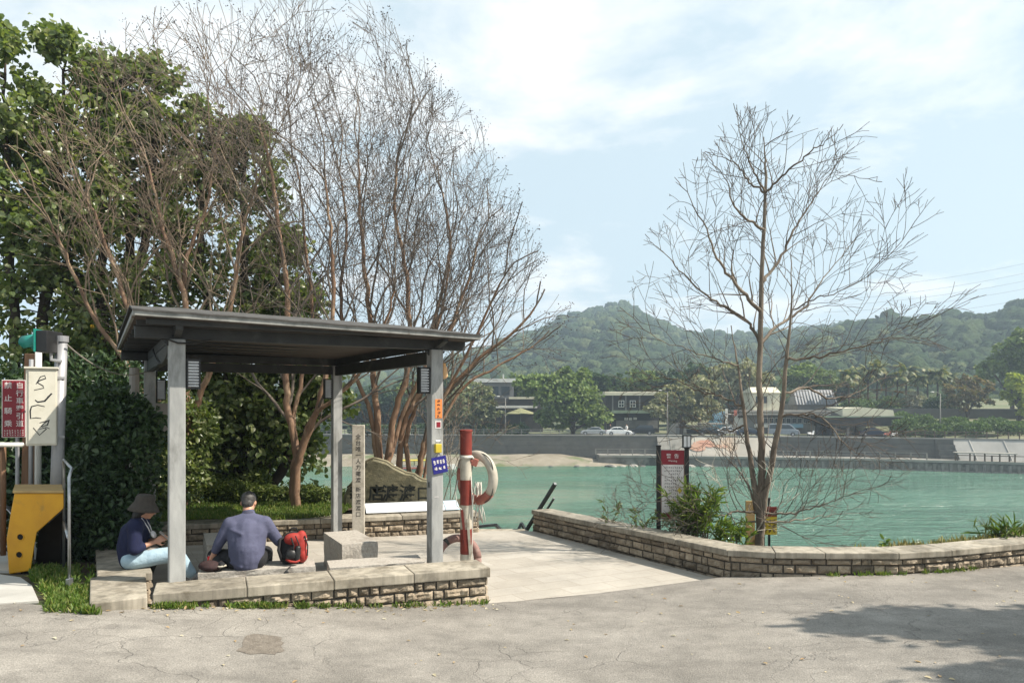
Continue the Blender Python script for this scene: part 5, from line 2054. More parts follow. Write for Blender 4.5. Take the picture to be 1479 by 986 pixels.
# ================================================================ bushes
def bush(name, label, loc, blobs, seed, mat, n, size, group=None, cat='bush', aspect=.6, core=True, shell=.45, stemn=7):
    """blobs: (x,y,z,rx,ry,rz) in local space; leaves fill the outer part of each"""
    rg = random.Random(seed)
    nr = np.random.default_rng(seed)
    root = thing(name, label, cat, loc, 0, group)
    vol = np.array([b_[3] * b_[4] + b_[4] * b_[5] + b_[3] * b_[5] for b_ in blobs])
    Cs, Ds = [], []
    for b_, m in zip(blobs, (vol / vol.sum() * n).astype(int)):
        d = nr.normal(size=(m, 3))
        d /= np.linalg.norm(d, axis=1, keepdims=True)
        lump = np.array([mnoise.noise(Vector((float(q[0]) * 2.2 + seed, float(q[1]) * 2.2, float(q[2]) * 2.2))) for q in d])
        r = (1 - shell * nr.random(m) ** 1.3) * (1 + .28 * lump)
        C = d * r[:, None] * np.array(b_[3:]) + np.array(b_[:3])
        Cs.append(C)
        Ds.append(d * .7)
    C, D = np.concatenate(Cs), np.concatenate(Ds)
    k = C[:, 2] > .02
    C, D = C[k], D[k]
    V, F = leaves_np(nr, C, nr.uniform(.65, 1.3, len(C)) * size, aspect, .3, .35, .12, D)
    npmesh('foliage', V, [F], mat, root)
    st = []
    for i in range(stemn):
        b_ = rg.choice(blobs)
        q = Vector((b_[0] + rg.uniform(-.6, .6) * b_[3], b_[1] + rg.uniform(-.6, .6) * b_[4], b_[2] + .5 * b_[5]))
        o_ = Vector((q.x * .35, q.y * .35, -.05))
        P = smooth_line([o_, o_.lerp(q, .5) + rvec(rg) * .06, q], 4)
        st.append((P, [.02 * (1 - .7 * j / (len(P) - 1)) for j in range(len(P))]))
    V, F = tubes_np(st, 5)
    npmesh('stems', V, [F], MT['bark3'], root, True)
    return root


hl = at(152, 800, 9.2)
bush('bush', 'dense dark glossy bush between the yellow barrier and the seated woman', (hl.x, 9.2, rz(hl.x, 9.2)), [
    (0, 0, .55, .58, .55, .62), (.1, .1, 1.15, .52, .5, .60), (-.12, .3, 1.75, .45, .45, .42), (.22, .2, 1.6, .40, .4, .35), (-.3, -.1, .35, .45, .4, .4), (.28, -.15, .3, .42, .4, .35)], 301, MT['leafd'], 15000, .075, 'dark bushes at the left')
for px, Y, s, lab, sd in ((28, 10.6, 1.25, 'dark leafy bush behind the red sign and the poles', 302), (100, 11.4, 1.6, 'tall dark leafy bush behind the signal mast', 303), (-70, 10.8, 1.5, 'dark leafy bush at the frame edge behind the bicycle', 304), (230, 12.6, 1.1, 'dark leafy bush behind the far left shelter post', 305)):
    q = at(px, 700, Y)
    bush('bush', lab, (q.x, Y, rz(q.x, Y) if px < 200 else .33), [(0, 0, .6 * s, .75 * s, .6 * s, .65 * s), (.2 * s, .2, 1.25 * s, .6 * s, .5 * s, .55 * s), (-.35 * s, .1, 1.0 * s, .5 * s, .5 * s, .5 * s)], sd, MT['leafd' if px < 200 else 'leaf'], 7000, .10, 'dark bushes at the left')
# shrubs in the lawn behind the wall
sh = bush('shrub', 'low sunlit shrub at the back of the lawn, first from the dark bush', (0, 0, 0), [(0, 0, .22, .38, .28, .26), (.15, .05, .36, .24, .22, .2), (-.18, 0, .3, .2, .2, .18)], 310, MT['leafs'], 1500, .075, 'low shrubs at the back of the lawn', cat='shrub', aspect=.45)
names = ['second', 'third', 'fourth', 'fifth', 'sixth', 'seventh', 'eighth', 'ninth', 'tenth']
rg = random.Random(9)
spots = [(228, 13.3), (262, 13.9), (292, 13.4), (322, 14.2), (345, 13.6), (372, 14.3), (398, 13.8), (447, 14.0), (472, 13.6)]
for i, (px, Y) in enumerate(spots):
    q = at(px, 735, Y)
    loc = (q.x, Y, .28)
    if i == 0:
        sh.location = loc
    else:
        dup(sh, loc, rg.uniform(0, 6), 'low sunlit shrub at the back of the lawn, %s from the dark bush' % names[i - 1], (rg.uniform(.8, 1.15), rg.uniform(.8, 1.1), rg.uniform(.75, 1.2) if i < 6 else .62))


# ================================================================ grass, weeds, litter
def blades(name, C, size, mat, seed, aspect=.12, up=1.6, kind=True):
    nr = np.random.default_rng(seed)
    C = np.asarray(C)
    D = nr.normal(size=(len(C), 3)) * .55
    D[:, 2] = up
    V, F = leaves_np(nr, C, nr.uniform(.5, 1.3, len(C)) * size, aspect, -.2, 0, .05, D, .25)
    o = npmesh(name, V, [F], mat)
    return stuff(o) if kind else o


nr = np.random.default_rng(5)
n = 16000
X = nr.uniform(-6.5, -2.8, n)
Yg = 12.02 + (X + 3.1) * .298 + nr.random(n) ** 1.2 * 2.3
C = np.stack([X, Yg, .29 + .03 * np.sin(X * 2 + Yg) - np.maximum(0, Yg - 14.4) * .5], 1)
blades('lawn_grass', C, .085, MT['grass'], 6, .16)
# verge on the left, in loose patches
pts = []
rg = random.Random(17)
while len(pts) < 5200:
    px, py = rg.uniform(46, 146), rg.uniform(815, 892)
    if px < 60 + (py - 850) * .15 + 14 * mnoise.noise(Vector((px * .05, py * .05, 0))) and py > 842:
        continue
    if mnoise.noise(Vector((px * .045, py * .06, 3))) + .35 < rg.random() * .8:
        continue
    Y = 1.78 * FOC / (py - HOR)
    X_ = (px - CX) / FOC * Y
    if X_ > -3.62 + (Y - 6.3) * -.53 and Y > 6.3:
        continue
    pts.append((X_, Y, rz(X_, Y) - .005))
blades('verge_grass', pts, .075, MT['grass'], 7, .22, 1.0)
# weeds along the foot of the front wall and of the curved wall
pts = []
while len(pts) < 1500:
    t = rg.random()
    cl = mnoise.noise(Vector((t * 9, 1, 0))) + mnoise.noise(Vector((t * 31, 2, 0))) * .7
    if cl < rg.uniform(-.25, .45) or (t > .55 and rg.random() < .75):
        continue
    x, y = FW[0][0] + (FW[1][0] - FW[0][0]) * t, FW[0][1] + (FW[1][1] - FW[0][1]) * t
    o_ = rg.random() ** 2 * .10 + .01
    x, y = x + .37 * o_, y - .93 * o_
    pts.append((x, y, rz(x, y)))
blades('wall_weeds', pts, .06, MT['grass'], 8, .25, .9)
pts = []
while len(pts) < 260:
    x = rg.uniform(3.7, 5.6)
    if mnoise.noise(Vector((x * 5, 4, 0))) < rg.uniform(-.15, .4):
        continue
    y = edge_y(x) - .01 - rg.random() ** 2 * .09
    pts.append((x, y, rz(x, y)))
blades('curved_wall_weeds', pts, .055, MT['grass'], 9, .25, .8)
# dry grass tops along the back of the curved wall
pts = []
while len(pts) < 5200:
    x = rg.uniform(4.2, 9.5)
    y = wall_y(x) + .38 + rg.random() ** 1.3 * .35
    if mnoise.noise(Vector((x * 2.2, y * 2, 8))) + (x - 4.1) * .14 < .0:
        continue
    pts.append((x, y, .185))
blades('dry_grass', pts, .19, MT['drygrass'], 10, .06, 1.5)
# fallen leaves on the road
pts = []
while len(pts) < 150:
    x, y = rg.uniform(-4.5, 7), rg.uniform(4.2, 8.6)
    if y < edge_y(x) - .08:
        pts.append((x, y, rz(x, y) + .008))
for k in range(260):
    t = rg.random()
    x, y = FW[0][0] + (FW[1][0] - FW[0][0]) * t, FW[0][1] + (FW[1][1] - FW[0][1]) * t
    x, y = x - .5 + rg.gauss(0, .35), y - .12 - abs(rg.gauss(0, .12))
    if y < edge_y(x) - .03:
        pts.append((x, y, rz(x, y) + .008))
nr = np.random.default_rng(12)
D = nr.normal(size=(len(pts), 3)); D[:, 2] = 0
V, F = leaves_np(nr, np.array(pts), nr.uniform(.02, .055, len(pts)), .5, 0, 4, .08, D * 3, .1)
stuff(npmesh('fallen_leaves', V, [F], MT['litter']))


# ================================================================ plants behind the right wall
def stalk_plant(name, label, loc, n, h, spread, seed, mat, leaf, per, group=None, asp=.16, lean=(0, 0)):
    rg = random.Random(seed)
    nr = np.random.default_rng(seed)
    root = thing(name, label, 'plant', loc, 0, group)
    st, C, D = [], [], []
    for i in range(n):
        a = rg.uniform(0, 6.283)
        o_ = Vector((rg.gauss(0, spread * .3), rg.gauss(0, spread * .3), -.03))
        H = h * rg.uniform(.45, 1.1)
        tip = o_ + Vector((math.cos(a) * spread * rg.uniform(.2, 1) + lean[0], math.sin(a) * spread * rg.uniform(.2, .8) + lean[1], H))
        mid = o_.lerp(tip, .5) + Vector((0, 0, H * .14))
        P = smooth_line([o_, mid, tip], 5, rg, .006)
        st.append((P, [.006 * (1 - .7 * j / (len(P) - 1)) for j in range(len(P))]))
        for k in range(per):
            j = rg.uniform(2.2, len(P) - 1.01)
            q = P[int(j)].lerp(P[int(j) + 1], j % 1)
            C.append(tuple(q))
            t = (P[int(j) + 1] - P[int(j)]).normalized() * .9 + rvec(rg) * .5
            D.append(tuple(t * 1.6))
    V, F = tubes_np(st, 4)
    npmesh('stalks', V, [F], MT['twig'], root, True)
    V, F = leaves_np(nr, np.array(C), nr.uniform(.6, 1.2, len(C)) * leaf, asp, .35, .5, .06, np.array(D), .4)
    npmesh('leaves', V, [F], mat, root)
    return root


def bed(px, off=.55):
    x = (px - CX) / FOC * 10.8
    return x


g_ = 'plants behind the long wall'
stalk_plant('reed_shrub', 'bright green leafy shrub of long narrow leaves in front of the notice board', (2.62, 10.35, .2), 34, .74, .36, 401, MT['leafb'], .15, 26, g_, .15)
stalk_plant('reed_shrub', 'lower end of green narrow-leaved shrub trailing over the wall beside the bare tree', (2.95, 10.0, .2), 16, .34, .26, 402, MT['leafb'], .13, 22, g_, .17)
bush('dry_shrub', 'pale dried small-leaved shrub at the foot of the notice board', (2.42, 10.45, .2), [(0, 0, .2, .30, .2, .24), (.1, 0, .36, .2, .15, .16)], 403, MT['pale'], 900, .05, g_, 'shrub', stemn=12)
stalk_plant('weed_plant', 'thin dark leafed weed left of the notice board', (1.82, 10.75, .2), 9, .42, .38, 404, MT['leaf'], .12, 9, g_, .2)
stalk_plant('weed_plant', 'lone leafy weed rising over the long wall well left of the notice board', (1.42, 11.25, .15), 4, .48, .16, 405, MT['leaf'], .12, 7, g_, .28)
stalk_plant('weed_plant', 'small green weed showing over the curved wall right of the bare tree', (4.62, 9.15, .18), 4, .30, .08, 406, MT['leafb'], .09, 9, g_, .4)
stalk_plant('grass_tuft', 'tuft of tall green grass behind the far end of the curved wall', (6.5, 9.75, .18), 46, .42, .3, 407, MT['grass'], .2, 5, g_, .05)
# bare wispy shrub twigs around the notice board
rg = random.Random(77)
acc, tips = [], []
TW = dict(step=.08, wob=.16, trop=.02, taper=.6, rmin=.003, side_from=1, side=.4, sang=(25, 55), max=4, tri=.1, ang=(18, 45), len=(.6, .9))
b0 = Vector((2.0, 10.9, .2))
for k in range(6):
    a = rg.uniform(-.2, 3.3)
    grow(rg, b0 + Vector((rg.uniform(-.1, .3), 0, 0)), Vector((-math.cos(a) if k % 2 else math.cos(a), .2, rg.uniform(.2, .8))).normalized(), .38, .006, 1, TW, acc, tips)
V, F = tubes_np([([p - b0 for p in P], r) for P, r, l in acc], 4)
o = npmesh('twiggy_shrub', V, [F], MT['twig'], None, True)
o.location = b0
tag(o, 'leafless wispy shrub spreading behind the notice board', 'shrub', g_)
rg = random.Random(78)
acc, tips = [], []
b0 = Vector((3.32, 10.4, .2))
for dx in (-.8, .5):
    grow(rg, b0, Vector((dx, .0, .75)).normalized(), .45, .010, 1, TW, acc, tips)
V, F = tubes_np([([p - b0 for p in P], r) for P, r, l in acc], 4)
o = npmesh('pale_twigs', V, [F], MT['cream'], None, True)
o.location = b0
tag(o, 'pale bleached twigs climbing the foot of the bare tree', 'shrub', g_)

# bare thin saplings on the near bank by the sticker post
rg = random.Random(79)
acc, tips = [], []
b0 = at(632, 745, 14.6)
for k in range(6):
    grow(rg, b0 + Vector((rg.uniform(-.35, .5), rg.uniform(-.2, .3), 0)), Vector((rg.uniform(-.3, .4), .1, 1)).normalized(), .8, .012, 2, CM, acc, tips)
V, F = tubes_np([([p - b0 for p in P], r) for P, r, l in acc], 4)
o = npmesh('sapling_thicket', V, [F], MT['bark2'], None, True)
o.location = b0
tag(o, 'thicket of pale bare saplings behind the sticker post', 'shrub', g_)

# tree outside the frame that shades the road
leafy_tree('shade_tree', 'roadside broadleaf tree that throws its shade over the right of the road', (9.65, 4.15, 0.20), [
    [(9.65, 4.15, 0.20), (9.45, 4.45, 2.50), (8.85, 5.05, 4.50), (7.85, 5.55, 5.60)], [(9.65, 4.15, 0.20), (9.55, 4.15, 2.50), (9.85, 3.75, 5.00), (10.05, 3.15, 6.50)],
    [(9.65, 4.15, 0.20), (9.65, 4.25, 2.50), (10.65, 5.05, 4.60), (11.95, 5.75, 6.00)], [(9.65, 4.15, 0.20), (9.65, 4.15, 2.50), (8.45, 3.95, 4.50), (7.65, 3.15, 5.20)], [(9.65, 4.15, 0.20), (9.45, 4.15, 2.50), (9.25, 4.95, 5.00), (9.05, 5.35, 6.60)], [(9.65, 4.15, 0.20), (9.3, 4.0, 2.6), (8.6, 3.7, 4.3), (7.5, 3.9, 5.1)], [(9.65, 4.15, 0.20), (9.4, 3.9, 2.6), (9.2, 3.4, 4.5), (8.6, 3.0, 5.3)]], 210, MT['leaf'], 22000, .17, 1.9, gt, t0=.5)

# ================================================================ far bank
QL = [(-60, 121.5), (16, 118.8), (23.2, 117.8), (53.2, 111.4), (71.7, 103.6), (120, 84), (200, 50)]   # quay front line
EL = [(-120, 131), (-40, 128), (24, 122.6), (28, 121.9), (42, 119.2), (64, 112.2), (66.2, 111.3), (74, 108.0), (125, 87), (205, 52)]  # upper wall line
ZQ, ZU, ZW_ = -5.9, -3.05, -7.5


def line_y(L, x):
    for (x0, y0), (x1, y1) in zip(L, L[1:]):
        if x0 <= x <= x1:
            return y0 + (y1 - y0) * (x - x0) / (x1 - x0)
    return L[0][1] if x < L[0][0] else L[-1][1]


def fm(name, c1, c2=None, s=.3, **k):
    return M(name, c1, c2, s, k.pop('rough', .85), **k)


FT = {}
FT['quay'] = fm('quay_concrete', (.26, .245, .215), (.17, .16, .14), .5, c3=(.07, .07, .06), s3=.3)
FT['dark'] = fm('dark_revetment', (.125, .12, .108), (.085, .083, .076), .9, c3=(.11, .105, .09), s3=.4)
FT['pale'] = fm('pale_revetment', (.40, .365, .31), (.31, .285, .245), .4, c3=(.40, .30, .22), s3=.12, lo3=.56, hi3=.66)
FT['pale2'] = fm('pale_slabs', (.36, .345, .32), (.29, .28, .26), .4)
FT['rail'] = fm('rail_concrete', (.24, .225, .2), (.16, .15, .135), 2)
FT['timber'] = fm('timber_rail', (.13, .09, .055), (.09, .065, .045), 2)
FT['walk'] = fm('walk_concrete', (.30, .285, .25), (.24, .225, .2), .8)
FT['road2'] = fm('far_road', (.27, .26, .25), (.22, .21, .2), .8)
FT['white'] = fm('far_white', (.66, .65, .62), (.5, .49, .46), .8)
FT['cream'] = fm('far_cream', (.58, .55, .42), (.48, .45, .34), .8)
FT['grey'] = fm('far_grey', (.20, .195, .185), (.14, .135, .13), .8)
FT['silver'] = fm('silver_roof', (.20, .205, .215), (.15, .155, .165), .5, rough=.5, metal=.4)
FT['darkwood'] = fm('dark_cladding', (.045, .04, .036), (.028, .026, .024), 1.2)
FT['glass'] = M('far_glass', (.03, .04, .045), None, 2, .15)
FT['blue'] = fm('stall_blue', (.16, .33, .46), (.25, .40, .50), .5)
FT['pink'] = fm('banner_pink', (.58, .18, .14), None, .8)
FT['mural'] = fm('mural_paint', (.42, .22, .155), (.40, .28, .2), .3)
FT['green'] = fm('awning_green', (.20, .26, .18), (.15, .2, .14), .8)
FT['umb'] = fm('umbrella_cloth', (.22, .22, .11), (.17, .17, .085), .8)
FT['skyl'] = fm('shade_cloth', (.05, .045, .04), None, .8)
FT['rubber'] = M('tyre_rubber', (.012, .012, .012), None, 9, .8)
FT['carsilver'] = M('car_silver', (.45, .46, .47), None, 5, .25, metal=.5)
FT['carwhite'] = M('car_white', (.75, .75, .74), None, 5, .25)
FT['cardark'] = M('car_dark', (.02, .022, .026), None, 5, .2)
FT['carnavy'] = M('car_navy', (.025, .035, .06), None, 5, .2)
FT['vangrey'] = M('van_grey', (.22, .25, .28), None, 5, .3)
FT['lightred'] = M('light_red', (.4, .01, .01), None, 5, .3)

# terrain: upper road terrace rising to the hills
def far_z(x, y):
    e = line_y(EL, x)
    d = y - e
    if d < 26 + max(0, (60 - x)) * .12:
        z = ZU
        if x > 60:
            z = ZU + max(0, d - 7) * .16 * min(1, (x - 60) / 10)
    else:
        d0 = 26 + max(0, (60 - x)) * .12
        z = ZU + (max(0, d0 - 7) * .16 * min(1, (x - 60) / 10) if x > 60 else 0) + (d - d0) * .06
    return z


V, F = [], []
xs_ = [-160, -120, -90, -60, -40, -20, 0, 10, 20, 24, 28, 34, 42, 50, 58, 64, 66.2, 70, 74, 82, 92, 104, 125, 160, 205]
NY = 26
for x in xs_:
    e = line_y(EL, x)
    for j in range(NY + 1):
        y = e + .3 + (max(60, 205 - e)) * (j / NY) ** 1.3
        V.append((x, y, far_z(x, y)))
n = NY + 1
for i in range(len(xs_) - 1):
    for j in range(NY):
        F.append((i * n + j, (i + 1) * n + j, (i + 1) * n + j + 1, i * n + j + 1))
mb = MB(); mb.add(V, F)
struct(mb.build('far_bank', MT['farground'], smooth=True))
# riverside road strip
mb = MB()
V, F = [], []
for i in range(60):
    x = -120 + 240 * i / 59
    e = line_y(EL, x)
    V += [(x, e + .32, ZU + .03), (x, e + 7.0, ZU + .03)]
for i in range(59):
    F.append((2 * i, 2 * i + 2, 2 * i + 3, 2 * i + 1))
mb.add(V, F)
struct(mb.build('riverside_road', FT['road2']))


# lower quay
def strip_wall(L, x0, x1, zb, zt, thick, mb, step=2.0):
    n = max(2, int((x1 - x0) / step))
    P = [(x0 + (x1 - x0) * i / n) for i in range(n + 1)]
    V, F = [], []
    for x in P:
        y = line_y(L, x)
        V += [(x, y, zb), (x, y, zt), (x, y + thick, zt), (x, y + thick, zb)]
    for i in range(n):
        a, c = 4 * i, 4 * (i + 1)
        F += [(a, c, c + 1, a + 1), (a + 1, c + 1, c + 2, a + 2), (a + 2, c + 2, c + 3, a + 3)]
    F += [(3, 2, 1, 0), (4 * n, 4 * n + 1, 4 * n + 2, 4 * n + 3)]
    mb.add(V, F)


qy = thing('quay', 'long grey concrete quay with ribbed face along the opposite waterline', 'quay', (0, 0, 0))
mb = MB(); strip_wall(QL, 14, 130, -9, ZQ - .02, 9, mb); mb.build('quay_body', FT['quay'], qy)
mb = MB()
x = 34.0
while x < 128:
    y = line_y(QL, x)
    mb.box((x, y - .14, -6.95), (.42, .28, 1.1))
    x += .95
mb.build('quay_ribs', FT['rail'], qy)
mb = MB(); strip_wall([(a, b_ - .3) for a, b_ in QL], 14, 130, ZQ - .32, ZQ + .02, .6, mb); mb.build('quay_coping', FT['walk'], qy)
mb = MB(); strip_wall([(a, b_ - .22) for a, b_ in QL], 30, 130, -7.62, -7.35, .5, mb); mb.build('waterline_beam', FT['walk'], qy)

ew = thing('embankment_wall', 'long embankment wall of dark and pale sections carrying the riverside road', 'wall', (0, 0, 0))
rgf = random.Random(60)
for x0, x1, mt in ((-120, 24, 'dark'), (24, 28, 'quay'), (28, 42, 'pale'), (42, 64, 'dark'), (64, 66.2, 'dark'), (66.2, 130, 'pale2')):
    mb = MB()
    zt_ = ZU + .05
    if mt == 'dark':
        n = max(1, int((x1 - x0) / 4))
        for r in range(5):
            za, zb2 = -7.0 + (zt_ + 7.0) * r / 5, -7.0 + (zt_ + 7.0) * (r + 1) / 5
            off = (.45 if x0 == 64 else .12) * (5 - r)
            strip_wall([(a, b_ - off) for a, b_ in EL], x0 + .02, x1 - .02, za, zb2 - .03, 1.2 + off, mb)
    else:
        n = 12
        V = []
        for k in range(n + 1):      # battered slope
            x = x0 + (x1 - x0) * k / n
            y = line_y(EL, x)
            V += [(x, y - 2.3, -6.2), (x, y - .05, zt_), (x, y + 1.2, zt_), (x, y + 1.2, -6.2)]
        F = []
        for k in range(n):
            a, c = 4 * k, 4 * k + 4
            F += [(a, c, c + 1, a + 1), (a + 1, c + 1, c + 2, a + 2)]
        F += [(3, 2, 1, 0), (4 * n, 4 * n + 1, 4 * n + 2, 4 * n + 3)]
        mb.add(V, F)
        for k in range(int((x1 - x0) / 4)):
            xx = x0 + 4 * k + 2
            mb.beam((xx, line_y(EL, xx) - 2.33, -6.2), (xx, line_y(EL, xx) - .08, zt_), .12, .08)
    mb.build('wall_section', FT[mt], ew)
mb = MB(); strip_wall([(a, b_ - .15) for a, b_ in EL], -120, 130, ZU + .055, ZU + .22, .5, mb); mb.build('coping', FT['walk'], ew)
# painted mural patch on the pale section
mb = MB()
for k in range(9):
    x = 29.5 + rgf.uniform(0, 5)
    a, c = rgf.uniform(.4, 1.4), rgf.uniform(.2, .6)
    y = line_y(EL, x) - .02 - .006 * k
    z = rgf.uniform(-5.0, -3.8)
    y -= 2.3 * (ZU + .05 - z) / 3.15 + .05
    pts = [Vector((x + a * math.cos(t * .6283), y + .18 * a * -math.cos(t * .6283) + .73 * c * math.sin(t * .6283), z + c * math.sin(t * .6283))) for t in range(10)]
    mb.add(pts, [tuple(range(10))[::-1]])
mb.build('mural', FT['mural'], ew)


def railing(name, label, L, x0, x1, off, zb, h, gap, mat, bars=2, pw=.16):
    root = thing(name, label, 'railing', (x0, line_y(L, x0) + off, zb))
    o0 = Vector(root.location)
    x = x0
    pm_ = MB(); pm_.box((0, 0, h / 2), (pw, pw, h))
    first = None
    while x <= x1 + .01:
        if first is None:
            first = pm_.build('post', mat, root)
        else:
            c = first.copy(); COL.objects.link(c); c.parent = root
            c.location = Vector((x, line_y(L, x) + off, zb)) - o0
        x += gap
    for b_ in range(bars):
        mb = MB()
        xx = x0
        pts = []
        while xx <= x1 + .01:
            pts.append(Vector((xx, line_y(L, xx) + off, zb + h * (1 - b_ * .42) - .06)) - o0)
            xx += gap
        for p, q in zip(pts, pts[1:]):
            mb.beam(p, q, .09, .10)
        mb.build('rail', mat, root)
    return root


railing('railing', 'pale concrete railing on the quay below the parked white cars', QL, 13.5, 25.5, .4, ZQ, 1.0, 1.95, FT['rail'])
railing('railing', 'grey railing on the quay below the big pavilion roof', QL, 40, 62.5, .4, ZQ, 1.0, 1.9, FT['rail'])
railing('railing', 'dark post railing along the far end of the quay by the white canopy', QL, 64.5, 78, .4, ZQ, .85, 1.95, FT['timber'], 1)
railing('railing', 'brown timber fence along the road edge below the hedges', EL, 58, 90, .3, ZU + .2, 1.0, 1.25, FT['timber'], 2, .12)
railing('railing', 'dark roadside railing above the sand bank', EL, -40, 10, .3, ZU + .2, .9, 1.6, FT['grey'], 2, .10)

# sand bank
V, F = [], []
for i in range(41):
    x = -70 + 92 * i / 40
    for j in range(9):
        v = j / 8
        y = 115.6 + 7.0 * v + 1.2 * mnoise.noise(Vector((x * .09, 0, 0)))
        crest = 1.75 * (1 if x < 8 else max(.12, 1 - (x - 8) / 13))
        z = -7.75 + crest * math.sin(v * math.pi / 2) + .22 * mnoise.noise(Vector((x * .25, y * .4, 2))) * min(1, v * 3)
        V.append((x, y, z))
for i in range(40):
    for j in range(8):
        F.append((i * 9 + j, (i + 1) * 9 + j, (i + 1) * 9 + j + 1, i * 9 + j + 1))
mb = MB(); mb.add(V, F)
struct(mb.build('sand_bank', MT['sand'], smooth=True))
rk = None
for k in range(12):
    x = rgf.choice([rgf.uniform(6, 22), rgf.uniform(14, 24), rgf.uniform(27, 34)])
    bm = bmesh.new()
    bmesh.ops.create_icosphere(bm, subdivisions=2, radius=rgf.uniform(.35, .8))
    for v in bm.verts:
        v.co *= 1 + .35 * mnoise.noise(v.co * 2 + Vector((k, 0, 0)))
        v.co.z *= .45
    me = bpy.data.meshes.new('boulder'); bm.to_mesh(me); bm.free()
    o = finish(me, 'boulder', FT['dark' if k % 2 else 'walk'])
    o.location = (x, 115.6 + rgf.uniform(-.2, .5), -7.5)
    tag(o, 'low dark boulder at the opposite waterline' if k % 2 else 'low pale boulder at the opposite waterline', 'boulder', 'boulders along the opposite waterline')

# moored boat
bt = thing('boat', 'low moored boat with red and yellow stripes seen behind the carved rock', 'boat', (at(608, 676, 111).x, 111, -7.5), rad(4))
mb = MB()
L_h, W_h = 5.2, 1.1
V = []
for i in range(13):
    t = i / 12 * 2 - 1
    w = W_h * (1 - abs(t) ** 3) + .05
    V += [(t * L_h, -w * .75, -.1), (t * L_h, -w, .5 + .25 * t * t), (t * L_h, w, .5 + .25 * t * t), (t * L_h, w * .75, -.1)]
F = []
for i in range(12):
    a, c = 4 * i, 4 * i + 4
    F += [(a, c, c + 1, a + 1), (a + 1, c + 1, c + 2, a + 2), (a + 2, c + 2, c + 3, a + 3)]
F += [(0, 1, 2, 3), (51, 50, 49, 48)]
mb.add(V, F); mb.build('hull', FT['white'], bt)
mb = MB(); mb.box((0, -1.12, .28), (8.4, .06, .18)); mb.build('stripe', FT['pink'], bt)
mb = MB(); mb.box((0, 0, 1.35), (6.0, 1.9, .14)); mb.build('canopy', MT['lampyellow'], bt, bevel=.03)
mb = MB()
for x in (-2.8, -1, 1, 2.8):
    for y in (-.85, .85):
        mb.box((x, y, .95), (.07, .07, .8))
mb.build('canopy_posts', FT['grey'], bt)

# white canopy on the quay
wc = thing('canopy_frame', 'long low white canopy on the quay at the far right', 'canopy', (0, 0, 0))
pa, pb = at(1380, 653, 106.8), at(1470, 656, 103.5)
mb = MB()
u_ = (pb - pa); u_.z = 0
mb.obox(pa + Vector((0, 0, -.12)), u_, (.4, 1.4, 0), (0, 0, .15)); mb.build('canopy', FT['walk'], wc, bevel=.05)
for k in range(5):
    p = pa + u_ * (.02 + .24 * k)
    mb = MB(); mb.box((p.x, p.y + .3, (p.z + ZQ) / 2 - .05), (.14, .14, p.z - ZQ)); mb.build('post', FT['timber'], wc)


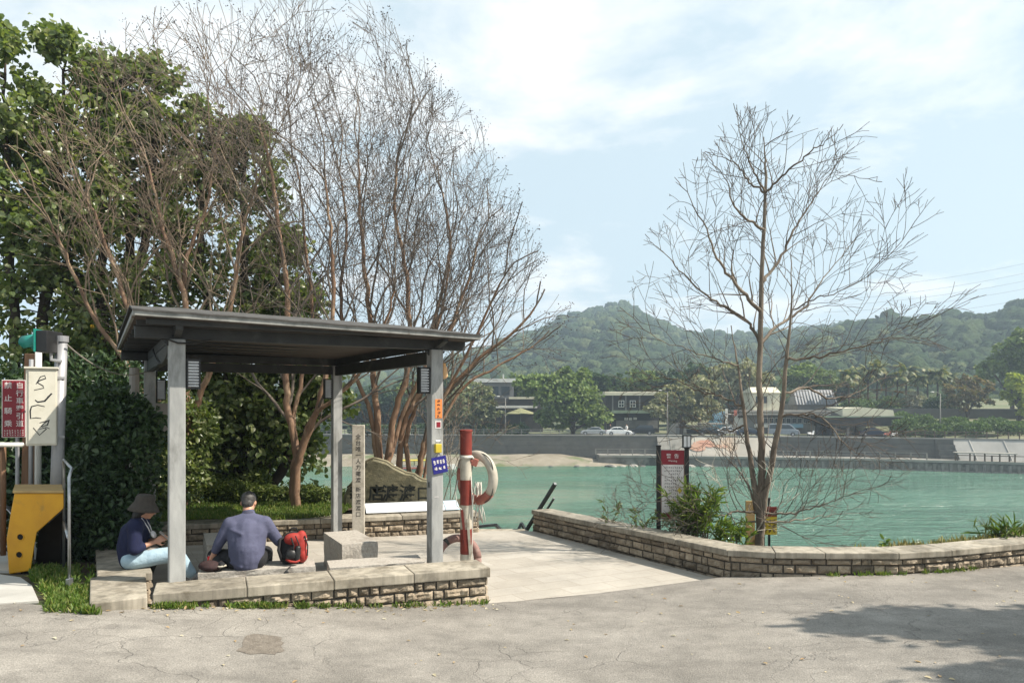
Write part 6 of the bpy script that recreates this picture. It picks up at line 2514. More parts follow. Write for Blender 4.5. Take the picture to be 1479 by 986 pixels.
# ---------------------------------------------------------------- vehicles
def car(label, px, py, paint, kind='sedan', rot=None, Y=None, flip=False):
    Y = Y or 127
    x = at(px, py, Y).x
    z = ZU + .04
    t = math.atan2(line_y(EL, x + 2) - line_y(EL, x - 2), 4)
    root = thing('parked_car', label, 'car', (x, Y, z), t + (math.pi if flip else 0), 'vehicles parked on the riverside road')
    if kind == 'sedan':
        body = [(-2.2, .25), (-2.22, .62), (-2.1, .86), (-1.55, .93), (1.15, .90), (1.95, .78), (2.2, .55), (2.2, .25)]
        cab = [(-1.6, .92), (-1.05, 1.36), (-.5, 1.44), (.25, 1.42), (1.2, .89)]
        W = 1.72
    elif kind == 'suv':
        body = [(-2.25, .32), (-2.28, .95), (-2.2, 1.08), (1.2, 1.06), (2.05, .96), (2.25, .7), (2.25, .32)]
        cab = [(-2.15, 1.06), (-1.9, 1.68), (-.8, 1.76), (.35, 1.70), (1.2, 1.05)]
        W = 1.82
    else:
        body = [(-2.5, .32), (-2.52, 1.0), (-2.5, 1.12), (1.9, 1.1), (2.3, .98), (2.45, .7), (2.45, .32)]
        cab = [(-2.45, 1.1), (-2.38, 1.95), (-1.5, 2.03), (1.0, 1.98), (1.95, 1.08)]
        W = 1.84
    mb = MB(); mb.extr([(a, -W / 2, b_) for a, b_ in body], (0, W, 0)); bo_ = mb.build('body', paint, root, bevel=.09, seg=3)
    mb = MB()
    n = len(cab)
    lo = [Vector((a, -W / 2 + .06, b_)) for a, b_ in cab]
    inn = [Vector((a, -W / 2 + .06 + (.16 if b_ > 1.2 else 0), b_)) for a, b_ in cab]
    mir = [Vector((v.x, -v.y, v.z)) for v in inn]
    mb.add(inn + mir, [tuple(range(n - 1, -1, -1)), tuple(range(n, 2 * n))] + [(i, (i + 1) % n, n + (i + 1) % n, n + i) for i in range(n)])
    mb.build('roof', paint, root, bevel=.05)
    mb = MB()
    zc = sum(b_ for a, b_ in cab) / n
    for sd in (-1, 1):
        pol = []
        for (a, b_), v in zip(cab, inn):
            cxm = sum(q for q, _ in cab) / n
            pol.append(Vector((cxm + (a - cxm) * .88, (v.y - .012) * (1 if sd < 0 else -1), zc + .02 + (b_ - zc) * .74)))
        mb.add(pol, [tuple(range(n - 1, -1, -1)) if sd < 0 else tuple(range(n))])
    mb.build('windows', FT['glass'], root)
    mb = MB()
    mb.box((sum(a for a, _ in cab) / n + .1, -W / 2 + .11, zc + .0), (.07, .04, (cab[2][1] - cab[0][1]) * .8)); mb.build('pillar', paint, root)
    first = None
    for wx in (-1.35, 1.38):
        for wy in (-W / 2 + .09, W / 2 - .09):
            wm = MB()
            Mx_ = Matrix.Rotation(rad(90), 3, 'X')
            wm.lathe([(.20, -.1), (.33, -.1), (.34, -.06), (.34, .06), (.33, .1), (.20, .1)], 18, (wx, wy, .34), Mx_)
            wh = wm.build('wheel', FT['rubber'], root)
            hm = MB(); hm.lathe([(.19, -.105), (.19, .105)], 12, (wx, wy, .34), Mx_); hm.build('hub', FT['carsilver'], wh)
    mb = MB(); mb.box((-2.2 if kind == 'sedan' else -2.3, -.6, .72), (.06, .3, .14)); mb.build('tail_light', FT['lightred'], root)
    return root


car('silver parked sedan nearest to the big rounded tree', 857, 627, FT['carsilver'], Y=126.5, flip=True)
car('white parked sedan beside the silver one', 894, 628, FT['carwhite'], Y=125.5)
car('dark parked off-roader right of the white sedan', 926, 626, FT['cardark'], 'suv', Y=127.5, flip=True)
car('black parked sedan in front of the blue stall', 1026, 628, FT['cardark'], Y=124.5)
car('white sedan parked behind the black sedan', 1053, 627, FT['carwhite'], Y=126.5)
car('dark sedan parked just left of the bare tree limbs', 1082, 628, FT['carnavy'], Y=123.5)
car('grey van parked in front of the row of shop windows', 1132, 627, FT['vangrey'], 'van', Y=122.8)
car('navy sedan parked under the big pavilion roof', 1262, 629, FT['carnavy'], Y=121.0)
for i, (px, lab) in enumerate(((1283, 'red scooter at the edge of the big pavilion'), (1292, 'white scooter beside the red scooter'), (1172, 'white scooter right of the grey van'))):
    p = at(px, 629, 116.5 if px > 1200 else 120)
    sc_ = thing('scooter', lab, 'scooter', (p.x, p.y, ZU + .05), rad(20), 'scooters on the riverside road')
    for wx in (-.6, .6):
        mb = MB(); mb.tube([Vector((wx + .22 * math.cos(a * .5236), 0, .25 + .22 * math.sin(a * .5236))) for a in range(12)], .06, 6, closed=True); mb.build('wheel', FT['rubber'], sc_)
    mb = MB(); mb.extr([(-.75, -.14, .45), (-.1, -.14, .35), (.35, -.14, .35), (.5, -.14, .95), (.4, -.14, 1.0), (.2, -.14, .5), (-.1, -.14, .7), (-.75, -.14, .75)], (0, .28, 0)); mb.build('body', FT['pink' if i == 0 else 'carwhite'], sc_, bevel=.03)
    mb = MB(); mb.tube([(.42, -.3, 1.05), (.45, 0, 1.0), (.42, .3, 1.05)], .03, 6); mb.build('handlebar', FT['rubber'], sc_)
    mb = MB(); mb.box((-.4, 0, .80), (.6, .26, .1)); mb.build('seat', FT['rubber'], sc_, bevel=.02)


# ---------------------------------------------------------------- buildings
def bbox(mb, px0, px1, py0, py1, Y, d):
    a, b_ = at(px0, py1, Y), at(px1, py0, Y)
    mb.obox(a, (b_.x - a.x, 0, 0), (0, d, 0), (0, 0, b_.z - a.z))


def bpart(root, name, mat, rects, d=.3, bevel=0):
    """rects: (px0, px1, py0, py1, Y[, depth]) read off the photo, built at their real distance"""
    mb = MB()
    for r in rects:
        bbox(mb, *r[:5], r[5] if len(r) > 5 else d)
    return mb.build(name, mat, root, bevel=bevel)


def gable(mb, px0, px1, pyb, pyt, Y, d, slope_back=.5):
    a, b_ = at(px0, pyb, Y), at(px1, pyb, Y)
    zt = at(0, pyt, Y).z
    mb.add([(a.x, Y, a.z), (b_.x, Y, b_.z), (b_.x, Y + d, a.z), (a.x, Y + d, a.z), (a.x + .2, Y + d * slope_back, zt), (b_.x - .2, Y + d * slope_back, zt)],
           [(0, 1, 5, 4), (2, 3, 4, 5), (3, 0, 4), (1, 2, 5), (0, 3, 2, 1)])


b1 = thing('restaurant', 'white flat-roofed building with dark open terraces behind the left far trees', 'building', (0, 0, 0))
bpart(b1, 'wall', FT['grey'], [(682, 742, 552, 632, 148, 10)])
bpart(b1, 'roof', FT['white'], [(676, 746, 546.5, 552, 147.6, 11)])
bpart(b1, 'window', FT['glass'], [(690, 702, 558, 570, 147.8, .3)]); bpart(b1, 'window', FT['glass'], [(708, 720, 558, 570, 147.8, .3)])
bpart(b1, 'window', FT['glass'], [(724, 736, 558, 570, 147.8, .3)])
bpart(b1, 'terrace', FT['darkwood'], [(712, 784, 575, 640, 144, 3.5)])
bpart(b1, 'awning', FT['white'], [(716, 776, 585.5, 589, 142, 2.2)])
bpart(b1, 'upper_awning', FT['cream'], [(735, 776, 573, 576, 143, 1.5)])
mb = MB(); bbox(mb, 726, 728, 540, 548, 147, .3); mb.build('chimney', FT['white'], b1)
mb = MB()
c_ = at(752, 600, 138)
um = thing('parasol', 'large olive parasol in front of the dark terrace', 'parasol', (c_.x, 138, ZU))
for k in range(1):
    mb.lathe([(2.9, 3.55 - .0), (2.85, 3.62), (1.4, 4.15), (.1, 4.6), (.02, 4.65)], 8, cap=False)
o = mb.build('cloth', FT['umb'], um); sm = o.modifiers.new('t', 'SOLIDIFY'); sm.thickness = .05
mb = MB(); mb.tube([(0, 0, 0), (0, 0, 4.6)], .06, 8); mb.build('pole', FT['grey'], um)
um2 = thing('parasol', 'pale parasol under the right side of the big rounded tree', 'parasol', (at(852, 595, 136).x, 136, ZU))
mb = MB(); mb.lathe([(2.0, 3.5), (1.95, 3.56), (.9, 3.95), (.02, 4.25)], 8, cap=False)
o = mb.build('cloth', FT['cream'], um2); sm = o.modifiers.new('t', 'SOLIDIFY'); sm.thickness = .05
mb = MB(); mb.tube([(0, 0, 0), (0, 0, 4.2)], .06, 8); mb.build('pole', FT['grey'], um2)

b2 = thing('restaurant', 'dark clad two-storey building with two small white windows and a pale roof edge', 'building', (0, 0, 0))
bpart(b2, 'wall', FT['darkwood'], [(875, 952, 571, 634, 140, 9)])
bpart(b2, 'roof', FT['cream'], [(873, 956, 565.5, 571, 139.4, 10)], bevel=.08)
for px in (897.5, 914):
    f = bpart(b2, 'window', FT['white'], [(px - 4.2, px + 4.2, 578, 588, 139.8, .3)])
    bpart(f, 'panes', FT['glass'], [(px - 3.2, px - .5, 579, 582.6, 139.74, .2), (px + .5, px + 3.2, 579, 582.6, 139.74, .2), (px - 3.2, px - .5, 583.6, 587.2, 139.74, .2), (px + .5, px + 3.2, 583.6, 587.2, 139.74, .2)])
bpart(b2, 'ledge', FT['green'], [(884, 952, 592.5, 596.5, 138.2, 2)])
bpart(b2, 'corner_board', FT['grey'], [(884, 886, 571, 592, 139.8, .3), (903, 905, 571, 592, 139.8, .3), (923, 925, 571, 592, 139.8, .3)])
bpart(b2, 'menu_boards', FT['white'], [(902, 907, 603, 606.5, 139.8, .25), (908.5, 913, 603, 606.5, 139.8, .25), (915, 920, 602.5, 606, 139.8, .25)])
bpart(b2, 'shopfront', FT['grey'], [(890, 950, 607, 618, 139.85, .25)])
tn = thing('tent', 'rounded grey canvas tent on the road beneath the grey-leafed tree', 'tent', (at(979, 628, 131).x, 131, ZU))
mb = MB()
V, F = [], []
for i in range(3):
    for k in range(9):
        a = math.pi * k / 8
        V.append((-1.6 * math.cos(a) * (1 - .06 * i), i * 1.4, 2.15 * math.sin(a) ** .8))
for i in range(2):
    for k in range(8):
        F.append((i * 9 + k, i * 9 + k + 1, i * 9 + 10 + k, i * 9 + 9 + k))
F.append(tuple(range(8, -1, -1)))
mb.add(V, F); mb.build('canvas', FT['walk'], tn)
mb = MB(); mb.extr([(-.4, -.03, 0), (.4, -.03, 0), (.3, -.03, 1.5), (-.3, -.03, 1.5)], (0, -.02, 0)); mb.build('flap', FT['grey'], tn)

b3 = thing('market_stall', 'pale blue market stall with white and pink banners', 'stall', (0, 0, 0))
bpart(b3, 'front', FT['blue'], [(1030, 1049, 592, 632, 135, 4)])
bpart(b3, 'counter', FT['white'], [(1049, 1078, 598, 632, 134.6, 4)])
bpart(b3, 'banner', FT['white'], [(1047.5, 1051.5, 590, 612, 134, .15)])
bpart(b3, 'banner', FT['pink'], [(1060, 1064.5, 592, 600, 134, .15)])
bpart(b3, 'opening', FT['darkwood'], [(1052, 1060, 598, 612, 134.4, .2), (1066, 1076, 600, 603, 134.4, .2)])
bpart(b3, 'awning', FT['walk'], [(1012, 1050, 611, 613, 131.5, 2.5)])
b3b = thing('snack_booth', 'low pale awning booth left of the blue stall', 'stall', (0, 0, 0))
bpart(b3b, 'awning', FT['walk'], [(992, 1028, 614, 617.5, 132, 2.5)])
bpart(b3b, 'counter', FT['darkwood'], [(993, 1027, 620, 634, 133, 2.0)])

b4 = thing('shop_row', 'long low shop row with many windows and a stepped grey roof behind the bare tree', 'building', (0, 0, 0))
bpart(b4, 'wall', FT['grey'], [(1078, 1196, 598, 634, 134, 8)])
bpart(b4, 'roof', FT['walk'], [(1074, 1200, 592.5, 595, 132.6, 10), (1074, 1200, 596.5, 599, 132.0, 4)])
for k in range(11):
    px = 1103 + k * 8.2
    f = bpart(b4, 'window', FT['white'], [(px, px + 6.4, 603, 611.5, 133.7, .3)])
    bpart(f, 'panes', FT['glass'], [(px + .8, px + 2.9, 604, 610.6, 133.6, .2), (px + 3.5, px + 5.6, 604, 610.6, 133.6, .2)])
bpart(b4, 'upper_floor', FT['cream'], [(1088, 1126, 566, 592, 138, 6)])
mb = MB(); gable(mb, 1086, 1128, 567, 558.5, 137.6, 7, .3); mb.build('upper_roof', FT['cream'], b4)
bpart(b4, 'upper_window', FT['glass'], [(1092, 1098, 572, 582, 137.9, .2)]); bpart(b4, 'upper_window', FT['glass'], [(1102, 1108, 572, 582, 137.9, .2)])
bpart(b4, 'banner', FT['white'], [(1090, 1118, 612, 617, 133, .15)])
bpart(b4, 'counter', FT['blue'], [(1132, 1160, 612, 617.5, 132.8, .4)])
mb = MB(); gable(mb, 1149, 1210, 584, 562.5, 138, 4, .45); sr = thing('metal_roof_house', 'house with a big ribbed silver grey roof above the shop row', 'building', (0, 0, 0))
mb.build('roof', FT['silver'], sr)
mb = MB()
for k in range(14):
    px = 1151 + k * 4.4
    p, q = at(px, 583.8, 137.9), at(px, 562.7, 137.9)
    q = Vector((p.x, 138 + 1.8, q.z)); mb.beam(p + Vector((0, 0, .05)), q + Vector((0, 0, .05)), .12, .1)
mb.build('roof_ribs', FT['grey'], sr)
bpart(sr, 'wall', FT['grey'], [(1152, 1207, 583, 600, 139, 8)])

b5 = thing('riverside_pavilion', 'open riverside pavilion with a wide pale roof and dark flared eaves', 'pavilion', (0, 0, 0))
a, b_ = at(1219, 599, 122), at(1290, 599, 122)
mb = MB()
Yp = 121.5
def zpx(py): return at(0, py, Yp).z
def xpx(px): return at(px, 0, Yp).x
mb.add([(xpx(1217), Yp, zpx(601)), (xpx(1292), Yp, zpx(600.5)), (xpx(1289), Yp + 8, zpx(596)), (xpx(1220), Yp + 8, zpx(588)), (xpx(1217), Yp, zpx(589.5)), (xpx(1247), Yp, zpx(588)), (xpx(1290), Yp, zpx(592))],
       [(0, 1, 6, 5, 4), (4, 5, 6, 2, 3), (0, 3, 2, 1), (1, 2, 6), (0, 4, 3)])
mb.build('roof', FT['cream'], b5)
mb = MB()
def quad8(p0, p1, p2, p3, y0, y1):
    V = [(xpx(px), y0, zpx(py)) for px, py in (p0, p1, p2, p3)] + [(xpx(px), y1, zpx(py)) for px, py in (p0, p1, p2, p3)]
    mb.add(V, [(0, 1, 2, 3), (7, 6, 5, 4), (0, 4, 5, 1), (1, 5, 6, 2), (2, 6, 7, 3), (3, 7, 4, 0)])
quad8((1206, 616), (1291, 615), (1300, 601.2), (1180, 600.8), Yp - .5, Yp + 8.5)
mb.build('eaves', FT['darkwood'], b5)
mb = MB()
quad8((1178, 602.5), (1302, 602), (1302, 600.6), (1178, 600.6), Yp - .8, Yp - .55)
mb.build('gutter', FT['green'], b5)
for px in (1208, 1226, 1264, 1289):
    for dy in (.4, 7):
        mb = MB(); x = xpx(px); mb.box((x, Yp + dy, (zpx(616) + ZU) / 2), (.4, .4, zpx(616) - ZU)); mb.build('column', FT['grey'], b5)
mb = MB(); mb.box(((xpx(1208) + xpx(1226)) / 2, Yp + 7.2, ZU + 1.2), (3, .2, 2.4)); mb.build('back_wall', FT['darkwood'], b5)
mb = MB(); mb.box((xpx(1250), Yp + 8.2, ZU + .9), (8, .15, 1.4)); mb.build('glazed_screen', FT['white'], b5)

# lamp posts and a road sign over there
for px, Y, h, lab in ((730, 128, 6.5, 'thin grey lamp post in front of the white flat-roofed building'), (964, 126, 7.5, 'thin lamp post right of the dark clad building'), (1358, 118, 7.0, 'pale forked lamp post on the hedge terrace')):
    x = at(px, 600, Y).x
    lp_ = thing('lamp_post', lab, 'lamp post', (x, Y, max(ZU, far_z(x, Y)) - .1), 0, 'lamp posts on the far road')
    mb = MB(); mb.tube([(0, 0, 0), (0, 0, h)], [.12, .07], 8); mb.build('pole', FT['rail'], lp_, smooth=True)
    mb = MB(); mb.tube([(0, 0, h - .1), (-.5, 0, h + .25), (-1.1, 0, h + .3)], .05, 6); mb.build('arm', FT['rail'], lp_, smooth=True)
    mb = MB(); mb.ellipsoid((-1.25, 0, h + .28), (.32, .14, .09), 10, 6); mb.build('lamp_head', FT['white'], lp_, smooth=True)
rsn = thing('road_sign', 'small round red and white road sign beside the dark clad building', 'sign', (at(876, 606, 131).x, 131, ZU))
mb = MB(); mb.tube([(0, 0, 0), (0, 0, 2.4)], .05, 6); mb.build('pole', FT['rail'], rsn)
mb = MB(); mb.lathe([(.36, 0), (.36, .04)], 20, (0, -.05, 2.6), Matrix.Rotation(rad(90), 3, 'X')); mb.build('disc', FT['pink'], rsn)
mb = MB(); mb.lathe([(.22, 0), (.22, .05)], 20, (0, -.06, 2.6), Matrix.Rotation(rad(90), 3, 'X')); mb.build('disc_centre', FT['white'], rsn)
# people by the parked cars, tiny
def small_person(label, px, Y, top, leg):
    x = at(px, 620, Y).x
    r = thing('person', label, 'person', (x, Y, ZU + .04))
    mb = MB()
    for s in (-1, 1):
        mb.capsule((s * .09, 0, .85), .085, (s * .1, .02 * s, .08), .05, 8)
        mb.capsule((s * .2, 0, 1.38), .05, (s * .24, .05, .85), .035, 8)
    mb.capsule((0, 0, .9), .15, (0, 0, 1.35), .17, 10); mb.capsule((0, 0, 1.45), .05, (0, 0, 1.55), .05, 8)
    mb.ellipsoid((0, 0, 1.63), (.095, .11, .125))
    remesh(mb, 'body', MT['skin'], r, .03, 1)
    mb = MB(); mb.capsule((0, 0, .92), .17, (0, 0, 1.36), .19, 10)
    for s in (-1, 1):
        mb.capsule((s * .2, 0, 1.38), .07, (s * .23, .04, 1.05), .055, 8)
    remesh(mb, 'shirt', top, r, .03, 1)
    mb = MB()
    for s in (-1, 1):
        mb.capsule((s * .09, 0, .88), .11, (s * .1, .02 * s, .12), .07, 8)
    remesh(mb, 'trousers', leg, r, .03, 1)
small_person('person in a pale shirt standing by the parked off-roader', 905, 129.5, FT['white'], FT['darkwood'])
small_person('person in dark clothes standing by the round road sign', 881.5, 130, FT['darkwood'], FT['darkwood'])


# ---------------------------------------------------------------- far trees
def far_tree(label, px, pyb, Y, crown, seed, mat, n, size, trunk_px=None, group='trees on the far bank', name='broadleaf_tree', trunk_r=.35, sparse=.5):
    """crown: list of (px, py, rx_px, ry_px) lobes; built in metres at distance Y"""
    k = Y / FOC
    base = at(trunk_px or px, pyb, Y)
    blobs = []
    for cx_, cy_, rx, ry in crown:
        c = at(cx_, cy_, Y)
        blobs.append((c.x - base.x, (hash((cx_, seed)) % 7 - 3) * .35, c.z - base.z, rx * k, max(rx, ry) * k * .85, ry * k))
    rg = random.Random(seed)
    nr = np.random.default_rng(seed)
    root = thing(name, label, 'tree', base, 0, group)
    vol = np.array([b_[3] * b_[5] for b_ in blobs])
    Cs, Ds = [], []
    for b_, m in zip(blobs, (vol / vol.sum() * n).astype(int)):
        # smaller leaf clumps sit on each lobe's shell
        nc = max(10, int(m / 34))
        d = nr.normal(size=(nc, 3)); d /= np.linalg.norm(d, axis=1, keepdims=True)
        rr = 1 - .5 * nr.random(nc) ** 1.6
        cc = d * rr[:, None] * np.array(b_[3:]) + np.array(b_[:3])
        w = nr.integers(0, nc, m)
        rad_ = nr.uniform(.5, 1.1, nc)[w] * min(b_[3], b_[5]) * .30
        v = nr.normal(size=(m, 3)); v /= np.linalg.norm(v, axis=1, keepdims=True)
        v[:, 2] = np.abs(v[:, 2]) * .8 - .25
        C = cc[w] + v * rad_[:, None]
        Cs.append(C); Ds.append(v * .8)
    C, D = np.concatenate(Cs), np.concatenate(Ds)
    V, F = leaves_np(nr, C, nr.uniform(.6, 1.3, len(C)) * size, .8, .2, .8, .12, D)
    npmesh('crown', V, [F], mat, root)
    st = []
    for b_ in blobs:
        q = Vector(b_[:3])
        P = smooth_line([Vector((0, 0, -.2)), Vector((q.x * .15, q.y * .15, q.z * .45)), q], 4, rg, .08)
        st.append((P, [trunk_r * (1 - .75 * j / (len(P) - 1)) for j in range(len(P))]))
        for t in range(4):
            e = q + Vector((rg.uniform(-.7, .7) * b_[3], rg.uniform(-.6, .6) * b_[4], rg.uniform(-.2, .7) * b_[5]))
            P = smooth_line([P[-4], q.lerp(e, .4), e], 3, rg, .06) if len(P) > 4 else P
            st.append((P, [trunk_r * .28 * (1 - .7 * j / (len(P) - 1)) for j in range(len(P))]))
    V, F = tubes_np(st, 6)
    npmesh('trunk', V, [F], MT['bark3'], root, True)
    return root


LF = {}
LF['mid'] = LEAF('far_leaf_green', (0.094, 0.144, 0.037), (0.150, 0.206, 0.056), (0.213, 0.256, 0.100), .25, .6, .3, .25)
LF['olive'] = LEAF('far_leaf_olive', (0.188, 0.194, 0.106), (0.263, 0.256, 0.150), (0.338, 0.325, 0.213), .25, .7, .3, .25)
LF['grey'] = LEAF('far_leaf_greyish', (0.138, 0.156, 0.081), (0.188, 0.206, 0.112), (0.250, 0.250, 0.150), .25, .7, .3, .25)
LF['dark'] = LEAF('far_leaf_dark', (0.027, 0.056, 0.022), (0.050, 0.088, 0.033), (0.075, 0.119, 0.044), .2, .6, .3, .2)
LF['lime'] = LEAF('far_leaf_lime', (0.213, 0.275, 0.037), (0.312, 0.350, 0.062), None, .3, .6, .3, .25)
LF['brown'] = LEAF('far_leaf_brown', (0.150, 0.119, 0.062), (0.213, 0.156, 0.081), (0.125, 0.150, 0.062), .25, .7, .3, .25)
LF['hedge'] = LEAF('hedge_leaf', (.06, .105, .03), (.095, .15, .045), (.14, .19, .06), .25, .6, .3, .3)

far_tree('big rounded green tree standing by the silver parked car', 826, 629, 131, [(812, 575, 34, 34), (845, 585, 32, 30), (790, 560, 26, 24), (765, 556, 24, 14), (860, 605, 20, 18), (800, 605, 26, 16), (828, 552, 28, 20)], 501, LF['mid'], 9000, .62, trunk_px=828)
far_tree('greyish feathery tree beside the white flat-roofed building', 680, 632, 130, [(680, 585, 34, 28), (705, 592, 20, 20), (655, 590, 22, 26), (690, 566, 22, 14), (700, 612, 18, 12)], 502, LF['grey'], 6500, .55, trunk_px=690)
far_tree('wide pale olive tree over the grey canvas tent', 985, 630, 131, [(985, 575, 40, 20), (1005, 560, 28, 16), (960, 590, 26, 16), (1018, 590, 22, 15), (985, 600, 30, 14)], 503, LF['olive'], 6500, .55, trunk_px=984)
far_tree('olive brown tree rising behind the bare tree limbs', 1064, 600, 150, [(1050, 555, 32, 26), (1085, 545, 28, 24), (1065, 535, 26, 18), (1030, 575, 18, 16)], 504, LF['olive'], 5000, .7)
far_tree('green tree behind the silver grey roof', 1168, 590, 152, [(1150, 550, 22, 20), (1175, 545, 24, 16), (1198, 555, 18, 14), (1165, 535, 18, 10)], 505, LF['mid'], 4500, .7)
far_tree('thin brownish tree on the terrace right of the palms', 1402, 612, 126, [(1400, 565, 26, 22), (1420, 570, 20, 18), (1385, 575, 18, 18), (1408, 550, 18, 10)], 506, LF['brown'], 2600, .5, trunk_px=1397, trunk_r=.25)
far_tree('bright yellow-green tree at the far right edge', 1472, 610, 124, [(1470, 550, 16, 12), (1480, 570, 20, 16), (1463, 565, 12, 12), (1490, 590, 22, 16)], 507, LF['lime'], 3500, .55)
far_tree('tall dark green tree above the yellow-green one at the right edge', 1462, 600, 140, [(1460, 520, 26, 22), (1480, 500, 26, 24), (1435, 535, 20, 16), (1470, 545, 26, 18)], 508, LF['mid'], 6000, .7)
far_tree('dark green tree behind the dark clad building', 870, 620, 152, [(866, 560, 18, 16), (885, 555, 20, 14), (850, 550, 22, 14)], 509, LF['dark'], 3500, .7)
for i, (px, py, lab, mt) in enumerate(((920, 552, 'rounded tree just above the dark clad building', 'mid'), (965, 550, 'dark tree above the pale olive tree', 'dark'), (1010, 545, 'green tree left of the olive brown tree', 'dark'), (745, 560, 'tree behind the white flat-roofed building', 'mid'), (1215, 560, 'dark tree between silver roof and palms', 'dark'), (640, 560, 'tree behind the greyish feathery tree', 'dark'), (600, 570, 'tree on the far bank behind the bare crape stems', 'mid'), (545, 575, 'tree on the far bank behind the inscribed pillar', 'dark'), (490, 580, 'tree on the far bank seen past the shelter middle', 'mid'))):
    far_tree(lab, px, 612, 156 + 2 * i, [(px, py, 24, 18), (px + 16, py + 8, 18, 16), (px - 15, py + 8, 18, 16)], 520 + i, LF[mt], 2600, .8)


# palms
def palm():
    rg = random.Random(71)
    root = thing('palm_tree', 'palm tree with drooping fronds', 'tree', (0, 0, 0), 0, 'row of palms above the hedge terrace')
    H = 6.2
    mb = MB(); mb.tube([(0, 0, -.3), (.05, 0, 2), (0, .05, 4), (.03, 0, H)], [.24, .17, .15, .16], 8); mb.build('trunk', MT['bark3'], root, smooth=True)
    V, F = [], []
    for k in range(26):
        az = k * 2.4 + rg.uniform(-.3, .3)
        el = rad(rg.uniform(-15, 80))
        L = rg.uniform(2.0, 2.9)
        d = Vector((math.cos(az) * math.cos(el), math.sin(az) * math.cos(el), math.sin(el)))
        side = Vector((-math.sin(az), math.cos(az), 0))
        p = Vector((0, 0, H))
        n = 9
        for i in range(n):
            q = p + d * (L / n)
            d = (d + Vector((0, 0, -.16 - .02 * i))).normalized()
            w = .55 * math.sin(math.pi * (i + .8) / (n + 1)) + .05
            for s in (-1, 1):
                b = len(V)
                V += [p, q, q + side * s * w + Vector((0, 0, -w * .55)) + d * .25, p + side * s * w * .9 + Vector((0, 0, -w * .5)) + d * .15]
                F.append((b, b + 1, b + 2, b + 3))
            p = q
    mb = MB(); mb.add(V, F); mb.build('fronds', LF['palm'], root)
    return root


LF['palm'] = LEAF('palm_frond', (.05, .08, .025), (.09, .115, .035), (.26, .23, .09), .25, .5, .3, .4)
pr = palm()
pl_s = [(1226, 592), (1240, 590), (1254, 591), (1267, 588), (1280, 593), (1296, 590), (1309, 588), (1326, 591), (1340, 589), (1354, 592), (1369, 590)]
ordw = ['first', 'second', 'third', 'fourth', 'fifth', 'sixth', 'seventh', 'eighth', 'ninth', 'tenth', 'eleventh']
rg = random.Random(72)
for i, (px, py) in enumerate(pl_s):
    Y = 139 + rg.uniform(-3, 4)
    p = at(px, py, Y)
    lab = 'palm tree above the hedge terrace, %s of the row from the silver roof' % ordw[i]
    if i == 0:
        pr.location = (p.x, Y, p.z); pr['label'] = lab
    else:
        dup(pr, (p.x, Y, p.z), rg.uniform(0, 6), lab, rg.uniform(.85, 1.12))
# low wall behind the hedges, palms stand on it
tw = MB()
a, b_ = at(1200, 589, 138), at(1560, 592, 124)
tw.obox(Vector((a.x, a.y, -4)), (b_.x - a.x, b_.y - a.y, 0), (.3, 3.0, 0), (0, 0, a.z + 3.9))
tag(tw.build('terrace_wall', FT['dark']), 'low dark retaining wall under the palms', 'wall')
# pale blossoming thicket below the palms
for i, (px, py, rx, ry, Y, mt, lab) in enumerate(((1240, 586, 26, 8, 137.5, 'hedge', 'pale green thicket under the first palms'), (1322, 582, 16, 12, 137, 'pale', 'pale grey thicket between the middle palms'), (1285, 584, 22, 9, 137.2, 'hedge', 'light green thicket under the middle palms'), (1360, 584, 26, 10, 134, 'dark', 'dark thicket under the last palms'))):
    c = at(px, py, Y)
    k = Y / FOC
    bush('thicket', lab, (c.x, Y, c.z - ry * k), [(0, 0, ry * k, rx * k, 1.6, ry * k * 1.2)], 560 + i, MT['pale'] if mt == 'pale' else LF[mt], 1800, .45, 'thickets under the palms', stemn=4)
# hedges on the terrace
hs = [(1306, 617, 18, 12, 'rounded'), (1330, 612, 22, 13, 'tall rounded'), (1345, 622, 22, 9, 'low front'), (1375, 612, 26, 9, 'long upper'), (1400, 618, 30, 8, 'long middle'), (1432, 612, 26, 8, 'flat topped'), (1462, 618, 28, 8, 'last right'), (1300, 604, 12, 8, 'small upper')]
for i, (px, py, rx, ry, w) in enumerate(hs):
    Y = 121 - (px - 1300) * .05 + (2 if py < 613 else -2)
    c = at(px, py, Y)
    k = Y / FOC
    bush('hedge', '%s clipped green hedge above the timber fence' % w, (c.x, Y, c.z - ry * k), [(0, 0, ry * k, rx * k, 1.5, ry * k), (rx * k * .4, 0, ry * k * 1.15, rx * k * .5, 1.3, ry * k * .9)], 570 + i, LF['hedge'], 2200, .42, 'hedges on the terrace', cat='hedge', stemn=4)
# more low growth along the far left bank
for i, px in enumerate((470, 520, 560, 610, 650, 700, 745)):
    Y = 129
    c = at(px, 628, Y)
    bush('bush', 'dark low bush along the far road edge, %s from the shelter' % ordw[i], (c.x, Y, ZU), [(0, 0, .8, 2.2, 1.2, .9), (1, .2, 1.0, 1.4, 1.1, .9)], 590 + i, LF['dark'], 900, .45, 'bushes along the far road', stemn=3)

# ---------------------------------------------------------------- hills and their woods
RID1 = [(380, 560), (520, 545), (640, 522), (700, 506), (760, 487), (800, 472), (830, 460), (862, 452), (890, 446), (918, 452), (945, 466), (975, 478), (1010, 486), (1060, 488), (1110, 484), (1160, 478), (1220, 474), (1300, 470), (1400, 470), (1700, 480)]
RID2 = [(1080, 560), (1110, 515), (1150, 494), (1200, 482), (1240, 474), (1283, 461), (1310, 468), (1345, 468), (1388, 459), (1418, 466), (1445, 456), (1465, 444), (1500, 430), (1600, 410), (1750, 420)]


